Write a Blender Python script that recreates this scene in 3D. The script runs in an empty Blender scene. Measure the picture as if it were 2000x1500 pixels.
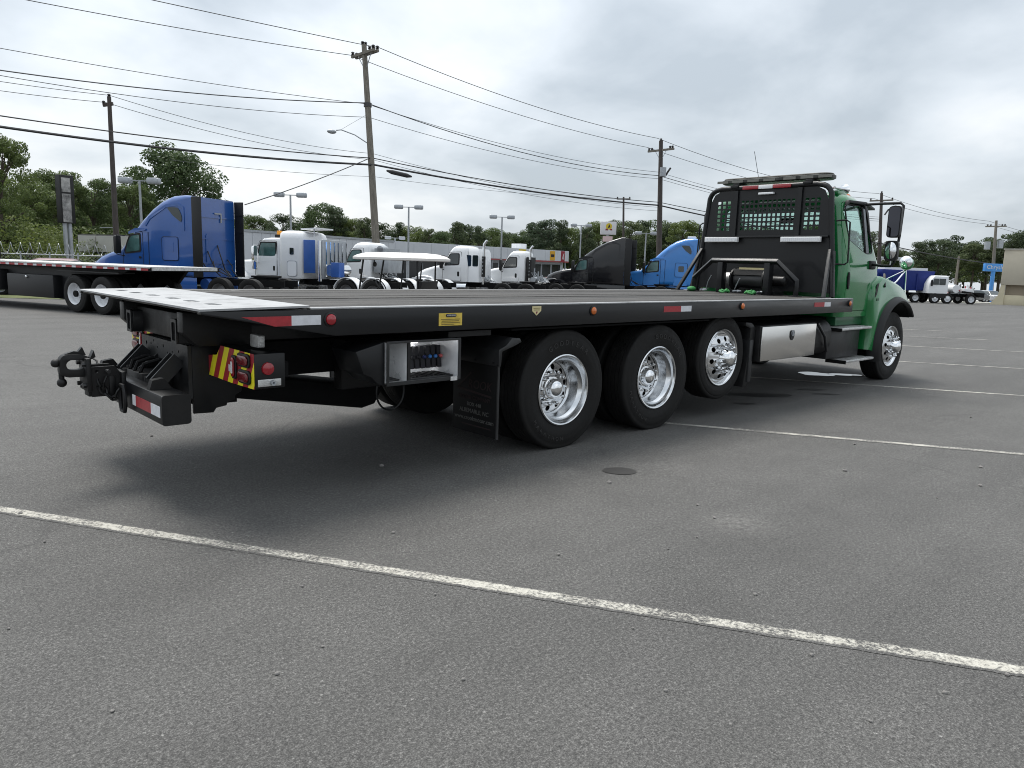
import bpy, bmesh, math, random
from mathutils import Vector, Matrix
from mathutils.geometry import tessellate_polygon
random.seed(7)
SC = bpy.context.scene
COL = SC.collection
R = math.radians
# ------------------------------------------------------------------ camera
FPX = 1458.65
CAM = Vector((-4.6332, -5.5196, 1.5501))
YAW, PITCH, ROLL = R(46.944), R(-9.0646), R(1.7654)
_f = Vector((math.cos(YAW)*math.cos(PITCH), math.sin(YAW)*math.cos(PITCH), math.sin(PITCH)))
_r = Vector((math.sin(YAW), -math.cos(YAW), 0.0))
_u = _r.cross(_f)
CR = _r*math.cos(ROLL) + _u*math.sin(ROLL)
CU = -_r*math.sin(ROLL) + _u*math.cos(ROLL)
CF = _f
cd = bpy.data.cameras.new('camera'); cam = bpy.data.objects.new('camera', cd); COL.objects.link(cam)
cd.sensor_width = 36.0; cd.lens = 36.0*FPX/2000.0; cd.clip_start = 0.05; cd.clip_end = 3000
m = Matrix.Identity(4)
for i in range(3):
    m[i][0] = CR[i]; m[i][1] = CU[i]; m[i][2] = -CF[i]; m[i][3] = CAM[i]
cam.matrix_world = m
SC.camera = cam
# ------------------------------------------------------------------ world, sun, exposure
SUN_EL, SUN_AZ = R(66), R(84)            # azimuth measured from +X towards +Y
w = bpy.data.worlds.new('World'); SC.world = w; w.use_nodes = True
nt = w.node_tree; nt.nodes.clear()
def WN(t, **k):
    n = nt.nodes.new(t)
    for a, b in k.items(): setattr(n, a, b)
    return n
def wl(a, b): nt.links.new(a, b)
def wmath(op, a, b=None, clamp=False):
    n = WN('ShaderNodeMath', operation=op, use_clamp=clamp)
    for i, x in enumerate((a, b)):
        if x is None: continue
        if isinstance(x, (int, float)): n.inputs[i].default_value = x
        else: wl(x, n.inputs[i])
    return n.outputs[0]
out = WN('ShaderNodeOutputWorld'); bg = WN('ShaderNodeBackground')
sky = WN('ShaderNodeTexSky', sky_type='NISHITA', sun_disc=False)
sky.sun_elevation = SUN_EL; sky.sun_rotation = math.pi/2 - SUN_AZ; sky.air_density = 1.2; sky.dust_density = 2.0
tc = WN('ShaderNodeTexCoord'); sep = WN('ShaderNodeSeparateXYZ'); wl(tc.outputs['Generated'], sep.inputs[0])
zz = wmath('MAXIMUM', sep.outputs['Z'], 0.0)
den = wmath('ADD', zz, 0.30)
cmb = WN('ShaderNodeCombineXYZ'); wl(wmath('DIVIDE', sep.outputs['X'], den), cmb.inputs[0]); wl(wmath('DIVIDE', sep.outputs['Y'], den), cmb.inputs[1])
def wnoise(scale, detail, rough, off=(0, 0, 0), dist=0.0):
    mp = WN('ShaderNodeMapping'); mp.inputs['Location'].default_value = off
    wl(cmb.outputs[0], mp.inputs[0])
    n = WN('ShaderNodeTexNoise'); n.inputs['Scale'].default_value = scale; n.inputs['Detail'].default_value = detail
    n.inputs['Roughness'].default_value = rough; n.inputs['Distortion'].default_value = dist
    wl(mp.outputs[0], n.inputs['Vector']); return n.outputs['Fac']
n1 = wnoise(1.0, 7, 0.5, (8.2086, 8.0609, -2.6607), 0.3)
n2 = wnoise(2.6, 6, 0.5, (-7.4723, 6.0390, 1.4158), 0.2)
nn = wmath('ADD', wmath('MULTIPLY', n1, 0.62), wmath('MULTIPLY', n2, 0.38))
rmp = WN('ShaderNodeValToRGB'); wl(nn, rmp.inputs[0])
cr = rmp.color_ramp; cr.elements[0].position = 0.38; cr.elements[0].color = (0.40, 0.448, 0.495, 1)
cr.elements[1].position = 0.67; cr.elements[1].color = (0.84, 0.85, 0.852, 1)
e = cr.elements.new(0.51); e.color = (0.58, 0.625, 0.67, 1)
# overcast sky: brighter towards the zenith and towards the veiled sun
sd = Vector((math.cos(SUN_EL)*math.cos(SUN_AZ), math.cos(SUN_EL)*math.sin(SUN_AZ), math.sin(SUN_EL)))
dot = WN('ShaderNodeVectorMath', operation='DOT_PRODUCT'); wl(tc.outputs['Generated'], dot.inputs[0]); dot.inputs[1].default_value = sd
glow = wmath('MULTIPLY', wmath('POWER', wmath('MAXIMUM', dot.outputs['Value'], 0.0), 5.0), 0.70)
gain = wmath('ADD', wmath('ADD', wmath('MULTIPLY', zz, 0.42), 0.77), glow)
vm = WN('ShaderNodeVectorMath', operation='SCALE'); wl(rmp.outputs['Color'], vm.inputs[0]); wl(gain, vm.inputs['Scale'])
vs = WN('ShaderNodeVectorMath', operation='SCALE'); wl(sky.outputs[0], vs.inputs[0]); vs.inputs['Scale'].default_value = 0.08
mx = WN('ShaderNodeMix', data_type='RGBA'); mx.inputs['Factor'].default_value = 0.90
wl(vs.outputs[0], mx.inputs['A']); wl(vm.outputs[0], mx.inputs['B'])
wl(mx.outputs['Result'], bg.inputs['Color']); bg.inputs['Strength'].default_value = 1.0
wl(bg.outputs[0], out.inputs['Surface'])
sl = bpy.data.lights.new('sun', 'SUN'); sl.energy = 2.1; sl.angle = R(26); sl.color = (1.0, 0.96, 0.90)
so = bpy.data.objects.new('sun', sl); COL.objects.link(so)
so.rotation_euler = (-sd).to_track_quat('-Z', 'Y').to_euler(); so.location = (0, 0, 40)
vsn = SC.view_settings; vsn.view_transform = 'Standard'; vsn.look = 'None'; vsn.gamma = 1.0; vsn.exposure = 0.74; vsn.use_curve_mapping = False
SC.cycles.use_denoising = True; SC.cycles.filter_width = 1.0; SC.cycles.sample_clamp_indirect = 4.0; SC.cycles.max_bounces = 6; SC.cycles.transparent_max_bounces = 12; SC.cycles.glossy_bounces = 4; SC.cycles.transmission_bounces = 6
# ------------------------------------------------------------------ projection helpers (photo pixels, 2000 wide) used to find real positions
FH = Vector((math.cos(YAW), math.sin(YAW), 0))
def G(x, y):
    s = (Vector((x, y, 0)) - CAM).dot(FH) - 17.0
    return -0.0165*(s + math.sqrt(s*s + 16.0))*0.5 + 0.004
def at(px, py, D):
    return CAM + (CF*FPX + CR*(px-1000) - CU*(py-750))*(D/FPX)
def ground(px, D):
    p = at(px, 560, D); return Vector((p.x, p.y, G(p.x, p.y)))
# ------------------------------------------------------------------ mesh helpers
class MB:
    def __init__(s): s.v = []; s.f = []
    def add(s, vs, fs):
        o = len(s.v); s.v += [tuple(v) for v in vs]; s.f += [tuple(i+o for i in f) for f in fs]; return s
    def box(s, x0, x1, y0, y1, z0, z1):
        vs = [(x, y, z) for z in (z0, z1) for y in (y0, y1) for x in (x0, x1)]
        return s.add(vs, [(0, 2, 3, 1), (4, 5, 7, 6), (0, 1, 5, 4), (2, 6, 7, 3), (0, 4, 6, 2), (1, 3, 7, 5)])
    def obox(s, c, sx, sy, sz, M):
        vs = [Vector(c) + M @ Vector((x*sx/2, y*sy/2, z*sz/2)) for z in (-1, 1) for y in (-1, 1) for x in (-1, 1)]
        return s.add(vs, [(0, 2, 3, 1), (4, 5, 7, 6), (0, 1, 5, 4), (2, 6, 7, 3), (0, 4, 6, 2), (1, 3, 7, 5)])
    def bar(s, a, b, wd, ht, up=(0, 0, 1)):
        a, b = Vector(a), Vector(b); d = (b-a).normalized(); u = Vector(up)
        sdv = d.cross(u)
        if sdv.length < 1e-4: sdv = d.cross(Vector((1, 0, 0)))
        sdv.normalize(); u = sdv.cross(d)
        vs = [p + sdv*(i*wd/2) + u*(j*ht/2) for p in (a, b) for i, j in ((-1, -1), (1, -1), (1, 1), (-1, 1))]
        return s.add(vs, [(0, 1, 2, 3), (7, 6, 5, 4), (0, 4, 5, 1), (1, 5, 6, 2), (2, 6, 7, 3), (3, 7, 4, 0)])
    def tube(s, pts, r, n=8, caps=True, closed=False):
        pts = [Vector(p) for p in pts]; m_ = len(pts); rs = r if isinstance(r, (list, tuple)) else [r]*m_
        prev = None; rings = []
        for i, p in enumerate(pts):
            if closed: d = pts[(i+1) % m_] - pts[i-1]
            else: d = pts[min(i+1, m_-1)] - pts[max(i-1, 0)]
            d.normalize()
            if prev is None:
                a = Vector((0, 0, 1)) if abs(d.z) < 0.9 else Vector((1, 0, 0)); prev = d.cross(a).normalized()
            prev = (prev - d*prev.dot(d)).normalized(); q = d.cross(prev)
            rings.append([p + (prev*math.cos(2*math.pi*k/n) + q*math.sin(2*math.pi*k/n))*rs[i] for k in range(n)])
        vs = [v for rg in rings for v in rg]; fs = []
        for i in range(m_ if closed else m_-1):
            j = (i+1) % m_
            for k in range(n): fs.append((i*n+k, i*n+(k+1) % n, j*n+(k+1) % n, j*n+k))
        if caps and not closed: fs.append(tuple(reversed(range(n)))); fs.append(tuple((m_-1)*n+k for k in range(n)))
        return s.add(vs, fs)
    def cyl(s, a, b, r, n=16, r2=None): return s.tube([a, b], [r, r if r2 is None else r2], n)
    def prism(s, poly, axis, a, b):
        """poly in the two other axes (x,z for 'y'; y,z for 'x'; x,y for 'z')"""
        def mk(p, t): return {'y': (p[0], t, p[1]), 'x': (t, p[0], p[1]), 'z': (p[0], p[1], t)}[axis]
        n = len(poly); vs = [mk(p, a) for p in poly] + [mk(p, b) for p in poly]
        ar = sum(poly[i][0]*poly[(i+1) % n][1] - poly[(i+1) % n][0]*poly[i][1] for i in range(n))
        fl = (ar > 0) == (b > a)
        if axis == 'y': fl = not fl
        A = tuple(range(n)); B = tuple(range(n, 2*n))
        sides = [(i, (i+1) % n, n+(i+1) % n, n+i) for i in range(n)]
        if fl: fs = [tuple(reversed(A)), B] + sides
        else: fs = [A, tuple(reversed(B))] + [tuple(reversed(q)) for q in sides]
        return s.add(vs, fs)
    def lathe(s, prof, axis='y', n=32, o=(0, 0, 0), closed=True):
        """prof: (t, r) pairs along axis"""
        vs = []; m_ = len(prof)
        for k in range(n):
            c, sn = math.cos(2*math.pi*k/n), math.sin(2*math.pi*k/n)
            for t, r in prof:
                vs.append({'y': (o[0]+r*c, o[1]+t, o[2]+r*sn), 'x': (o[0]+t, o[1]+r*c, o[2]+r*sn), 'z': (o[0]+r*c, o[1]+r*sn, o[2]+t)}[axis])
        fs = []
        for k in range(n):
            k2 = (k+1) % n
            for i in range(m_-1): fs.append((k*m_+i, k*m_+i+1, k2*m_+i+1, k2*m_+i))
        return s.add(vs, fs)
    def ball(s, c, r, nu=14, nv=8, sc=(1, 1, 1)):
        prof = [(-math.cos(math.pi*i/nv), max(1e-4, math.sin(math.pi*i/nv))) for i in range(nv+1)]
        t = MB().lathe(prof, 'z', nu)
        return s.add([(c[0]+v[0]*r*sc[0], c[1]+v[1]*r*sc[1], c[2]+v[2]*r*sc[2]) for v in t.v], t.f)
    def loft(s, secs, caps=True):
        n = len(secs[0]); vs = [p for q in secs for p in q]; fs = []
        for i in range(len(secs)-1):
            for k in range(n): fs.append((i*n+k, i*n+(k+1) % n, (i+1)*n+(k+1) % n, (i+1)*n+k))
        if caps: fs.append(tuple(reversed(range(n)))); fs.append(tuple((len(secs)-1)*n+k for k in range(n)))
        return s.add(vs, fs)
    def plate(s, outer, holes, fmap, t0, t1):
        """flat plate with holes: 2-D loops, fmap(u,v,t) -> 3-D, faces at t0 and t1"""
        loops = [outer] + holes
        tri = tessellate_polygon([[Vector((p[0], p[1], 0)) for p in l] for l in loops])
        flat = [p for l in loops for p in l]; n = len(flat)
        vs = [fmap(p[0], p[1], t0) for p in flat] + [fmap(p[0], p[1], t1) for p in flat]
        fs = []
        for t in tri:
            fs.append(tuple(t)); fs.append(tuple(n+i for i in reversed(t)))
        o = 0
        for l in loops:
            k = len(l)
            for i in range(k): fs.append((o+i, o+(i+1) % k, n+o+(i+1) % k, n+o+i))
            o += k
        return s.add(vs, fs)
    def xform(s, M):
        s.v = [tuple(M @ Vector(v)) for v in s.v]; return s
def rrect(a0, a1, b0, b1, r, n=5):
    r = min(r, (a1-a0)/2*0.98, (b1-b0)/2*0.98); P = []
    for cx, cy, s0 in ((a1-r, b1-r, 0), (a0+r, b1-r, 90), (a0+r, b0+r, 180), (a1-r, b0+r, 270)):
        for i in range(n+1):
            t = R(s0 + 90*i/n); P.append((cx + r*math.cos(t), cy + r*math.sin(t)))
    return P
def circ(cx, cy, r, n=12, ph=0.0): return [(cx + r*math.cos(2*math.pi*i/n+ph), cy + r*math.sin(2*math.pi*i/n+ph)) for i in range(n)]
def rpoly(pts, r, n=4):
    """round the corners of a polygon"""
    P = []; m_ = len(pts)
    for i in range(m_):
        p = Vector((*pts[i], 0)); a = Vector((*pts[i-1], 0)); b = Vector((*pts[(i+1) % m_], 0))
        da = (a-p); db = (b-p); l = min(r, da.length*0.48, db.length*0.48)
        A = p + da.normalized()*l; B = p + db.normalized()*l
        for k in range(n+1):
            t = k/n; q = A*(1-t)**2 + p*2*t*(1-t) + B*t*t; P.append((q.x, q.y))
    return P
def loftz(levels, n=5):
    return MB().loft([[(p[0], p[1], z) for p in rrect(x0, x1, y0, y1, r, n)] for z, x0, x1, y0, y1, r in levels])
def loftx(levels, n=5):
    return MB().loft([[(x, p[0], p[1]) for p in rrect(y0, y1, z0, z1, r, n)] for x, y0, y1, z0, z1, r in levels])
def tomesh(mb, name='mesh', fix=True):
    me = bpy.data.meshes.new(name); me.from_pydata(mb.v, [], mb.f); me.update()
    if fix:
        b = bmesh.new(); b.from_mesh(me); bmesh.ops.recalc_face_normals(b, faces=b.faces); b.to_mesh(me); b.free()
    return me
def finish(me, mat, smooth):
    me.materials.clear(); me.materials.append(mat)
    me.polygons.foreach_set('material_index', [0]*len(me.polygons))
    if smooth:
        me.polygons.foreach_set('use_smooth', [True]*len(me.polygons)); me.set_sharp_from_angle(angle=R(smooth))
    me.update()
def link(name, me, parent=None, loc=(0, 0, 0), rot=None):
    o = bpy.data.objects.new(name, me); COL.objects.link(o); o.location = loc
    if rot is not None: o.rotation_euler = rot
    if parent is not None: o.parent = parent
    return o
def build(name, mb, mat, parent=None, loc=(0, 0, 0), rot=None, smooth=35, bevel=0.0, seg=2, fix=True):
    me = mb if isinstance(mb, bpy.types.Mesh) else tomesh(mb, name, fix)
    if bevel:
        b = bmesh.new(); b.from_mesh(me); bmesh.ops.remove_doubles(b, verts=b.verts, dist=1e-5)
        es = [e for e in b.edges if len(e.link_faces) == 2 and e.calc_face_angle(0) > R(28)]
        bmesh.ops.bevel(b, geom=es, offset=bevel, segments=seg, profile=0.5, affect='EDGES', clamp_overlap=True)
        b.to_mesh(me); b.free()
    finish(me, mat, smooth)
    return link(name, me, parent, loc, rot)
def boolean(a, cutters, op='DIFFERENCE'):
    oa = bpy.data.objects.new('tmp_a', a); COL.objects.link(oa); tmp = []
    for c in cutters:
        oc = bpy.data.objects.new('tmp_c', c); COL.objects.link(oc); tmp.append(oc)
        md = oa.modifiers.new('b', 'BOOLEAN'); md.operation = op; md.object = oc; md.solver = 'EXACT'
    dg = bpy.context.evaluated_depsgraph_get(); dg.update()
    me = bpy.data.meshes.new_from_object(oa.evaluated_get(dg))
    for o in [oa]+tmp: bpy.data.objects.remove(o, do_unlink=True)
    return me
def tag(o, label=None, cat=None, group=None, kind=None):
    if label: o['label'] = label
    if cat: o['category'] = cat
    if group: o['group'] = group
    if kind: o['kind'] = kind
    return o
def thing(name, label, cat, loc=(0, 0, 0), rz=0.0, group=None):
    o = bpy.data.objects.new(name, None); COL.objects.link(o); o.location = loc; o.rotation_euler = (0, 0, rz)
    o.empty_display_size = 0.2
    return tag(o, label, cat, group)
def copy_tree(o, parent=None):
    c = o.copy(); COL.objects.link(c); c.parent = parent
    for ch in o.children: copy_tree(ch, c)
    return c
_fonts = {}
def text(name, s, size, mat, parent, origin, xd, up, align='CENTER', ext=0.001, shear=0.0, space=1.0):
    cu = bpy.data.curves.new('t', 'FONT'); cu.body = s; cu.size = size; cu.align_x = align; cu.align_y = 'CENTER'; cu.extrude = ext; cu.shear = shear; cu.space_character = space
    cu.resolution_u = 3
    o = bpy.data.objects.new('t', cu); COL.objects.link(o)
    dg = bpy.context.evaluated_depsgraph_get(); dg.update()
    me = bpy.data.meshes.new_from_object(o.evaluated_get(dg)); bpy.data.objects.remove(o, do_unlink=True)
    xd = Vector(xd).normalized(); up = Vector(up).normalized(); nz = xd.cross(up)
    M = Matrix((xd, up, nz)).transposed()
    for v in me.vertices: v.co = M @ v.co
    finish(me, mat, 0)
    return link(name, me, parent, origin)
# ------------------------------------------------------------------ materials
MATS = {}
def mat(name, col, rough=0.5, metal=0.0, coat=0.0, var=0.0, vscale=3.0, rvar=0.0, bump=0.0, bscale=40.0, spec=0.5, stretch=None, col2=None, dirt=None):
    if name in MATS: return MATS[name]
    m_ = bpy.data.materials.new(name); m_.use_nodes = True; t = m_.node_tree; p = t.nodes['Principled BSDF']
    p.inputs['Base Color'].default_value = (*col, 1); p.inputs['Roughness'].default_value = rough; p.inputs['Metallic'].default_value = metal
    p.inputs['Coat Weight'].default_value = coat; p.inputs['Coat Roughness'].default_value = 0.06; p.inputs['Specular IOR Level'].default_value = spec
    if var or rvar or bump or dirt:
        c = t.nodes.new('ShaderNodeTexCoord'); mp = t.nodes.new('ShaderNodeMapping'); t.links.new(c.outputs['Object'], mp.inputs[0])
        if stretch: mp.inputs['Scale'].default_value = stretch
    if var or rvar or dirt:
        n = t.nodes.new('ShaderNodeTexNoise'); n.inputs['Scale'].default_value = vscale; n.inputs['Detail'].default_value = 6; n.inputs['Roughness'].default_value = 0.65
        t.links.new(mp.outputs[0], n.inputs['Vector'])
    if var or dirt:
        r = t.nodes.new('ShaderNodeValToRGB'); r.color_ramp.elements[0].position = 0.3; r.color_ramp.elements[1].position = 0.72
        c2 = dirt if dirt else (col2 if col2 else tuple(min(1, x*(1+var)) for x in col)); c1 = col if (col2 or dirt) else tuple(x*(1-var) for x in col)
        if dirt: r.color_ramp.elements[0].position = 0.45; r.color_ramp.elements[1].position = 0.85
        r.color_ramp.elements[0].color = (*c1, 1); r.color_ramp.elements[1].color = (*c2, 1)
        t.links.new(n.outputs['Fac'], r.inputs[0]); t.links.new(r.outputs[0], p.inputs['Base Color'])
    if rvar:
        q = t.nodes.new('ShaderNodeMapRange'); q.inputs['From Min'].default_value = 0.3; q.inputs['From Max'].default_value = 0.7
        q.inputs['To Min'].default_value = max(0.02, rough-rvar); q.inputs['To Max'].default_value = min(1, rough+rvar)
        t.links.new(n.outputs['Fac'], q.inputs['Value']); t.links.new(q.outputs[0], p.inputs['Roughness'])
    if bump:
        n2_ = t.nodes.new('ShaderNodeTexNoise'); n2_.inputs['Scale'].default_value = bscale; n2_.inputs['Detail'].default_value = 4
        t.links.new(mp.outputs[0], n2_.inputs['Vector']); b = t.nodes.new('ShaderNodeBump'); b.inputs['Strength'].default_value = bump; b.inputs['Distance'].default_value = 0.01
        t.links.new(n2_.outputs['Fac'], b.inputs['Height']); t.links.new(b.outputs[0], p.inputs['Normal'])
    MATS[name] = m_; return m_
BLACK = mat('black_paint', (0.0055, 0.0060, 0.0072), 0.40, coat=0.10, spec=0.35, vscale=2.2, rvar=0.12, bump=0.05, bscale=6, stretch=(0.5, 1, 2.5), dirt=(0.010, 0.0105, 0.011))
STEEL = mat('black_steel', (0.0050, 0.0050, 0.0055), 0.5, spec=0.4, var=0.5, vscale=5, rvar=0.15, bump=0.15, bscale=30, dirt=(0.016, 0.015, 0.014))
GREYST = mat('grey_black_steel', (0.015, 0.0155, 0.0165), 0.45, var=0.4, vscale=4, rvar=0.15, bump=0.1, bscale=30)
CHASS = mat('chassis_grime', (0.0035, 0.0035, 0.004), 0.8, spec=0.25, var=0.5, vscale=6, bump=0.2, bscale=25)
RUBBER = mat('tyre_rubber', (0.0065, 0.0063, 0.0062), 0.72, spec=0.3, var=0.3, vscale=9, rvar=0.12, bump=0.2, bscale=80, dirt=(0.015, 0.014, 0.0125))
FLAP = mat('flap_rubber', (0.0035, 0.0035, 0.004), 0.6, spec=0.3, var=0.3, vscale=5)
CHROME = mat('chrome', (0.82, 0.83, 0.84), 0.08, metal=1.0, rvar=0.05, vscale=8)
ALU = mat('polished_aluminium', (0.70, 0.71, 0.72), 0.17, metal=1.0, rvar=0.05, vscale=2.5)
DULLALU = mat('dull_aluminium', (0.56, 0.56, 0.55), 0.42, metal=0.5, rvar=0.15, vscale=14, var=0.3, bump=0.4, bscale=120)
STAIN = mat('stainless_sheet', (0.70, 0.685, 0.66), 0.20, metal=1.0, rvar=0.05, vscale=2, bump=0.12, bscale=1.6)
GREEN = mat('green_paint', (0.010, 0.165, 0.042), 0.22, coat=1.0, var=0.08, vscale=2)
DGREEN = mat('dark_green_sheet', (0.012, 0.09, 0.035), 0.4, coat=0.3)
GLASS = None
def glass(name, tint, alpha_mix):
    m_ = bpy.data.materials.new(name); m_.use_nodes = True; t = m_.node_tree; t.nodes.clear()
    o = t.nodes.new('ShaderNodeOutputMaterial'); g = t.nodes.new('ShaderNodeBsdfGlossy'); g.inputs['Roughness'].default_value = 0.02; g.inputs['Color'].default_value = (0.9, 0.95, 0.95, 1)
    tr = t.nodes.new('ShaderNodeBsdfTransparent'); tr.inputs['Color'].default_value = (*tint, 1)
    lw = t.nodes.new('ShaderNodeLayerWeight'); lw.inputs['Blend'].default_value = 0.5
    fr = t.nodes.new('ShaderNodeMath'); fr.operation = 'POWER'; fr.inputs[1].default_value = 5.0; t.links.new(lw.outputs['Facing'], fr.inputs[0])
    mp = t.nodes.new('ShaderNodeMath'); mp.operation = 'ADD'; mp.inputs[1].default_value = alpha_mix; mp.use_clamp = True; t.links.new(fr.outputs[0], mp.inputs[0])
    mi = t.nodes.new('ShaderNodeMixShader'); t.links.new(mp.outputs[0], mi.inputs[0]); t.links.new(tr.outputs[0], mi.inputs[1]); t.links.new(g.outputs[0], mi.inputs[2]); t.links.new(mi.outputs[0], o.inputs[0])
    return m_
CABGLASS = glass('cab_glass', (0.86, 0.95, 0.92), 0.045)
DARKGLASS = mat('dark_glass', (0.012, 0.020, 0.021), 0.05, spec=0.8, coat=0.3)
TEALGLASS = mat('teal_glass', (0.06, 0.13, 0.125), 0.06, spec=0.7, var=0.5, vscale=1.4)
REDLENS = mat('red_lens', (0.30, 0.010, 0.018), 0.18, coat=0.6)
DREDLENS = mat('dark_red_lens', (0.16, 0.012, 0.016), 0.2, coat=0.5)
AMBER = mat('amber_lens', (0.55, 0.13, 0.02), 0.2, coat=0.5)
CLEARLENS = mat('white_lens', (0.78, 0.79, 0.80), 0.25, coat=0.4)
REDTAPE = mat('red_tape', (0.33, 0.022, 0.030), 0.35, var=0.2, vscale=30)
WHITETAPE = mat('white_tape', (0.62, 0.63, 0.66), 0.4, var=0.12, vscale=25)
YELTAPE = mat('yellow_tape', (0.80, 0.72, 0.02), 0.4)
YELLABEL = mat('yellow_label', (0.62, 0.45, 0.07), 0.45, var=0.15, vscale=30)
CREAM = mat('cream_label', (0.62, 0.54, 0.30), 0.5)
INK = mat('dark_ink', (0.015, 0.015, 0.02), 0.6)
INKGREY = mat('faded_ink', (0.16, 0.12, 0.03), 0.6)
FLAPINK = mat('shaded_flap_print', (0.09, 0.09, 0.085), 0.7)  # pale print darkened in its colour to carry the shade on the flap
FLAPRED = mat('shaded_flap_red', (0.018, 0.008, 0.0085), 0.7)  # red print, with the same shade put into its colour
BRUSHED = mat('brushed_steel', (0.90, 0.91, 0.92), 0.35, metal=0.15, var=0.15, vscale=7, rvar=0.12)
WHITEINK = mat('white_ink', (0.55, 0.55, 0.53), 0.6)
REDINK = mat('red_ink', (0.18, 0.04, 0.05), 0.6)
WHITEP = mat('white_paint', (0.74, 0.75, 0.76), 0.3, coat=0.5, var=0.04, vscale=1.5)
BLUEP = mat('blue_paint', (0.012, 0.080, 0.31), 0.28, coat=0.8, var=0.1, vscale=1.0)
SKYBLUEP = mat('sky_blue_paint', (0.030, 0.20, 0.56), 0.3, coat=0.7, var=0.08, vscale=1.0)
NAVYP = mat('navy_paint', (0.008, 0.022, 0.16), 0.5, coat=0.05, spec=0.3, var=0.2, vscale=0.8)
BLACKP = mat('black_gloss', (0.006, 0.006, 0.008), 0.2, coat=0.55, spec=0.4)
PLASTIC = mat('black_plastic', (0.007, 0.007, 0.0075), 0.5, spec=0.4)
BLUEPLATE = mat('blue_panel', (0.02, 0.085, 0.32), 0.45, var=0.1)
WOODPOLE = mat('weathered_pole', (0.16, 0.145, 0.12), 0.85, var=0.35, vscale=2.0, stretch=(6, 6, 0.4), bump=0.4, bscale=10)
DARKPOLE = mat('creosote_pole', (0.055, 0.045, 0.04), 0.85, var=0.35, vscale=2.0, stretch=(6, 6, 0.4))
CERAMIC = mat('insulator', (0.03, 0.028, 0.028), 0.3)
GALV = mat('galvanised_steel', (0.36, 0.38, 0.40), 0.5, metal=0.5, var=0.15, vscale=3)
WIRE = mat('wire', (0.045, 0.048, 0.052), 0.6)
CABLE = mat('black_cable', (0.018, 0.018, 0.02), 0.6)
# ================================================================== ground and markings
def sheet(name, pts, dz, matl, kind='structure', n=1, label=None, uv=False):
    """thin polygon strip laid on the ground: list of (x,y) quads"""
    vs = []; fs = []
    for q in pts:
        o = len(vs); vs += [(x, y, G(x, y)+dz) for x, y in q]; fs.append(tuple(range(o, o+len(q))))
    me = bpy.data.meshes.new(name); me.from_pydata(vs, [], fs); me.materials.append(matl); me.update()
    if uv:
        l_ = me.uv_layers.new(name='UVMap')
        for i_ in range(len(me.loops)): l_.data[i_].uv = (0.0, 0.0 if i_ % 4 < 2 else 1.0)
    o = link(name, me); return tag(o, label, kind=kind)
def nodes_mat(name):
    m_ = bpy.data.materials.new(name); m_.use_nodes = True; t = m_.node_tree; p = t.nodes['Principled BSDF']
    c = t.nodes.new('ShaderNodeTexCoord')
    def noise(scale, detail=4, rough=0.6, st=None, rz=0.0):
        mp = t.nodes.new('ShaderNodeMapping'); t.links.new(c.outputs['Object'], mp.inputs[0]); mp.inputs['Rotation'].default_value = (0, 0, rz)
        if st: mp.inputs['Scale'].default_value = st
        n = t.nodes.new('ShaderNodeTexNoise'); n.inputs['Scale'].default_value = scale; n.inputs['Detail'].default_value = detail; n.inputs['Roughness'].default_value = rough
        t.links.new(mp.outputs[0], n.inputs['Vector']); return n.outputs['Fac']
    def voro(scale, feat='F1', out='Distance'):
        n = t.nodes.new('ShaderNodeTexVoronoi'); n.feature = feat; n.inputs['Scale'].default_value = scale; t.links.new(c.outputs['Object'], n.inputs['Vector']); return n.outputs[out]
    def ramp(x, *st):
        r = t.nodes.new('ShaderNodeValToRGB'); el = r.color_ramp.elements
        while len(el) < len(st): el.new(0.5)
        for e_, (p_, c_) in zip(el, st): e_.position = p_; e_.color = (c_, c_, c_, 1) if isinstance(c_, (int, float)) else (*c_, 1)
        t.links.new(x, r.inputs[0]); return r.outputs[0]
    def mixc(fac, a, b, bt='MIX'):
        mi = t.nodes.new('ShaderNodeMix'); mi.data_type = 'RGBA'; mi.blend_type = bt
        for s_, v in (('Factor', fac), ('A', a), ('B', b)):
            if isinstance(v, (int, float)): mi.inputs[s_].default_value = v
            elif isinstance(v, tuple): mi.inputs[s_].default_value = (*v, 1)
            else: t.links.new(v, mi.inputs[s_])
        return mi.outputs['Result']
    def mth(op, a, b=0.5, cl=False):
        n = t.nodes.new('ShaderNodeMath'); n.operation = op; n.use_clamp = cl
        for i, x in enumerate((a, b)):
            if isinstance(x, (int, float)): n.inputs[i].default_value = x
            else: t.links.new(x, n.inputs[i])
        return n.outputs[0]
    def bump(h, st, dist):
        b = t.nodes.new('ShaderNodeBump'); b.inputs['Strength'].default_value = st; b.inputs['Distance'].default_value = dist
        t.links.new(h, b.inputs['Height']); t.links.new(b.outputs[0], p.inputs['Normal'])
    return m_, t, p, dict(noise=noise, voro=voro, ramp=ramp, mixc=mixc, mth=mth, bump=bump, c=c, t=t)
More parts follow.
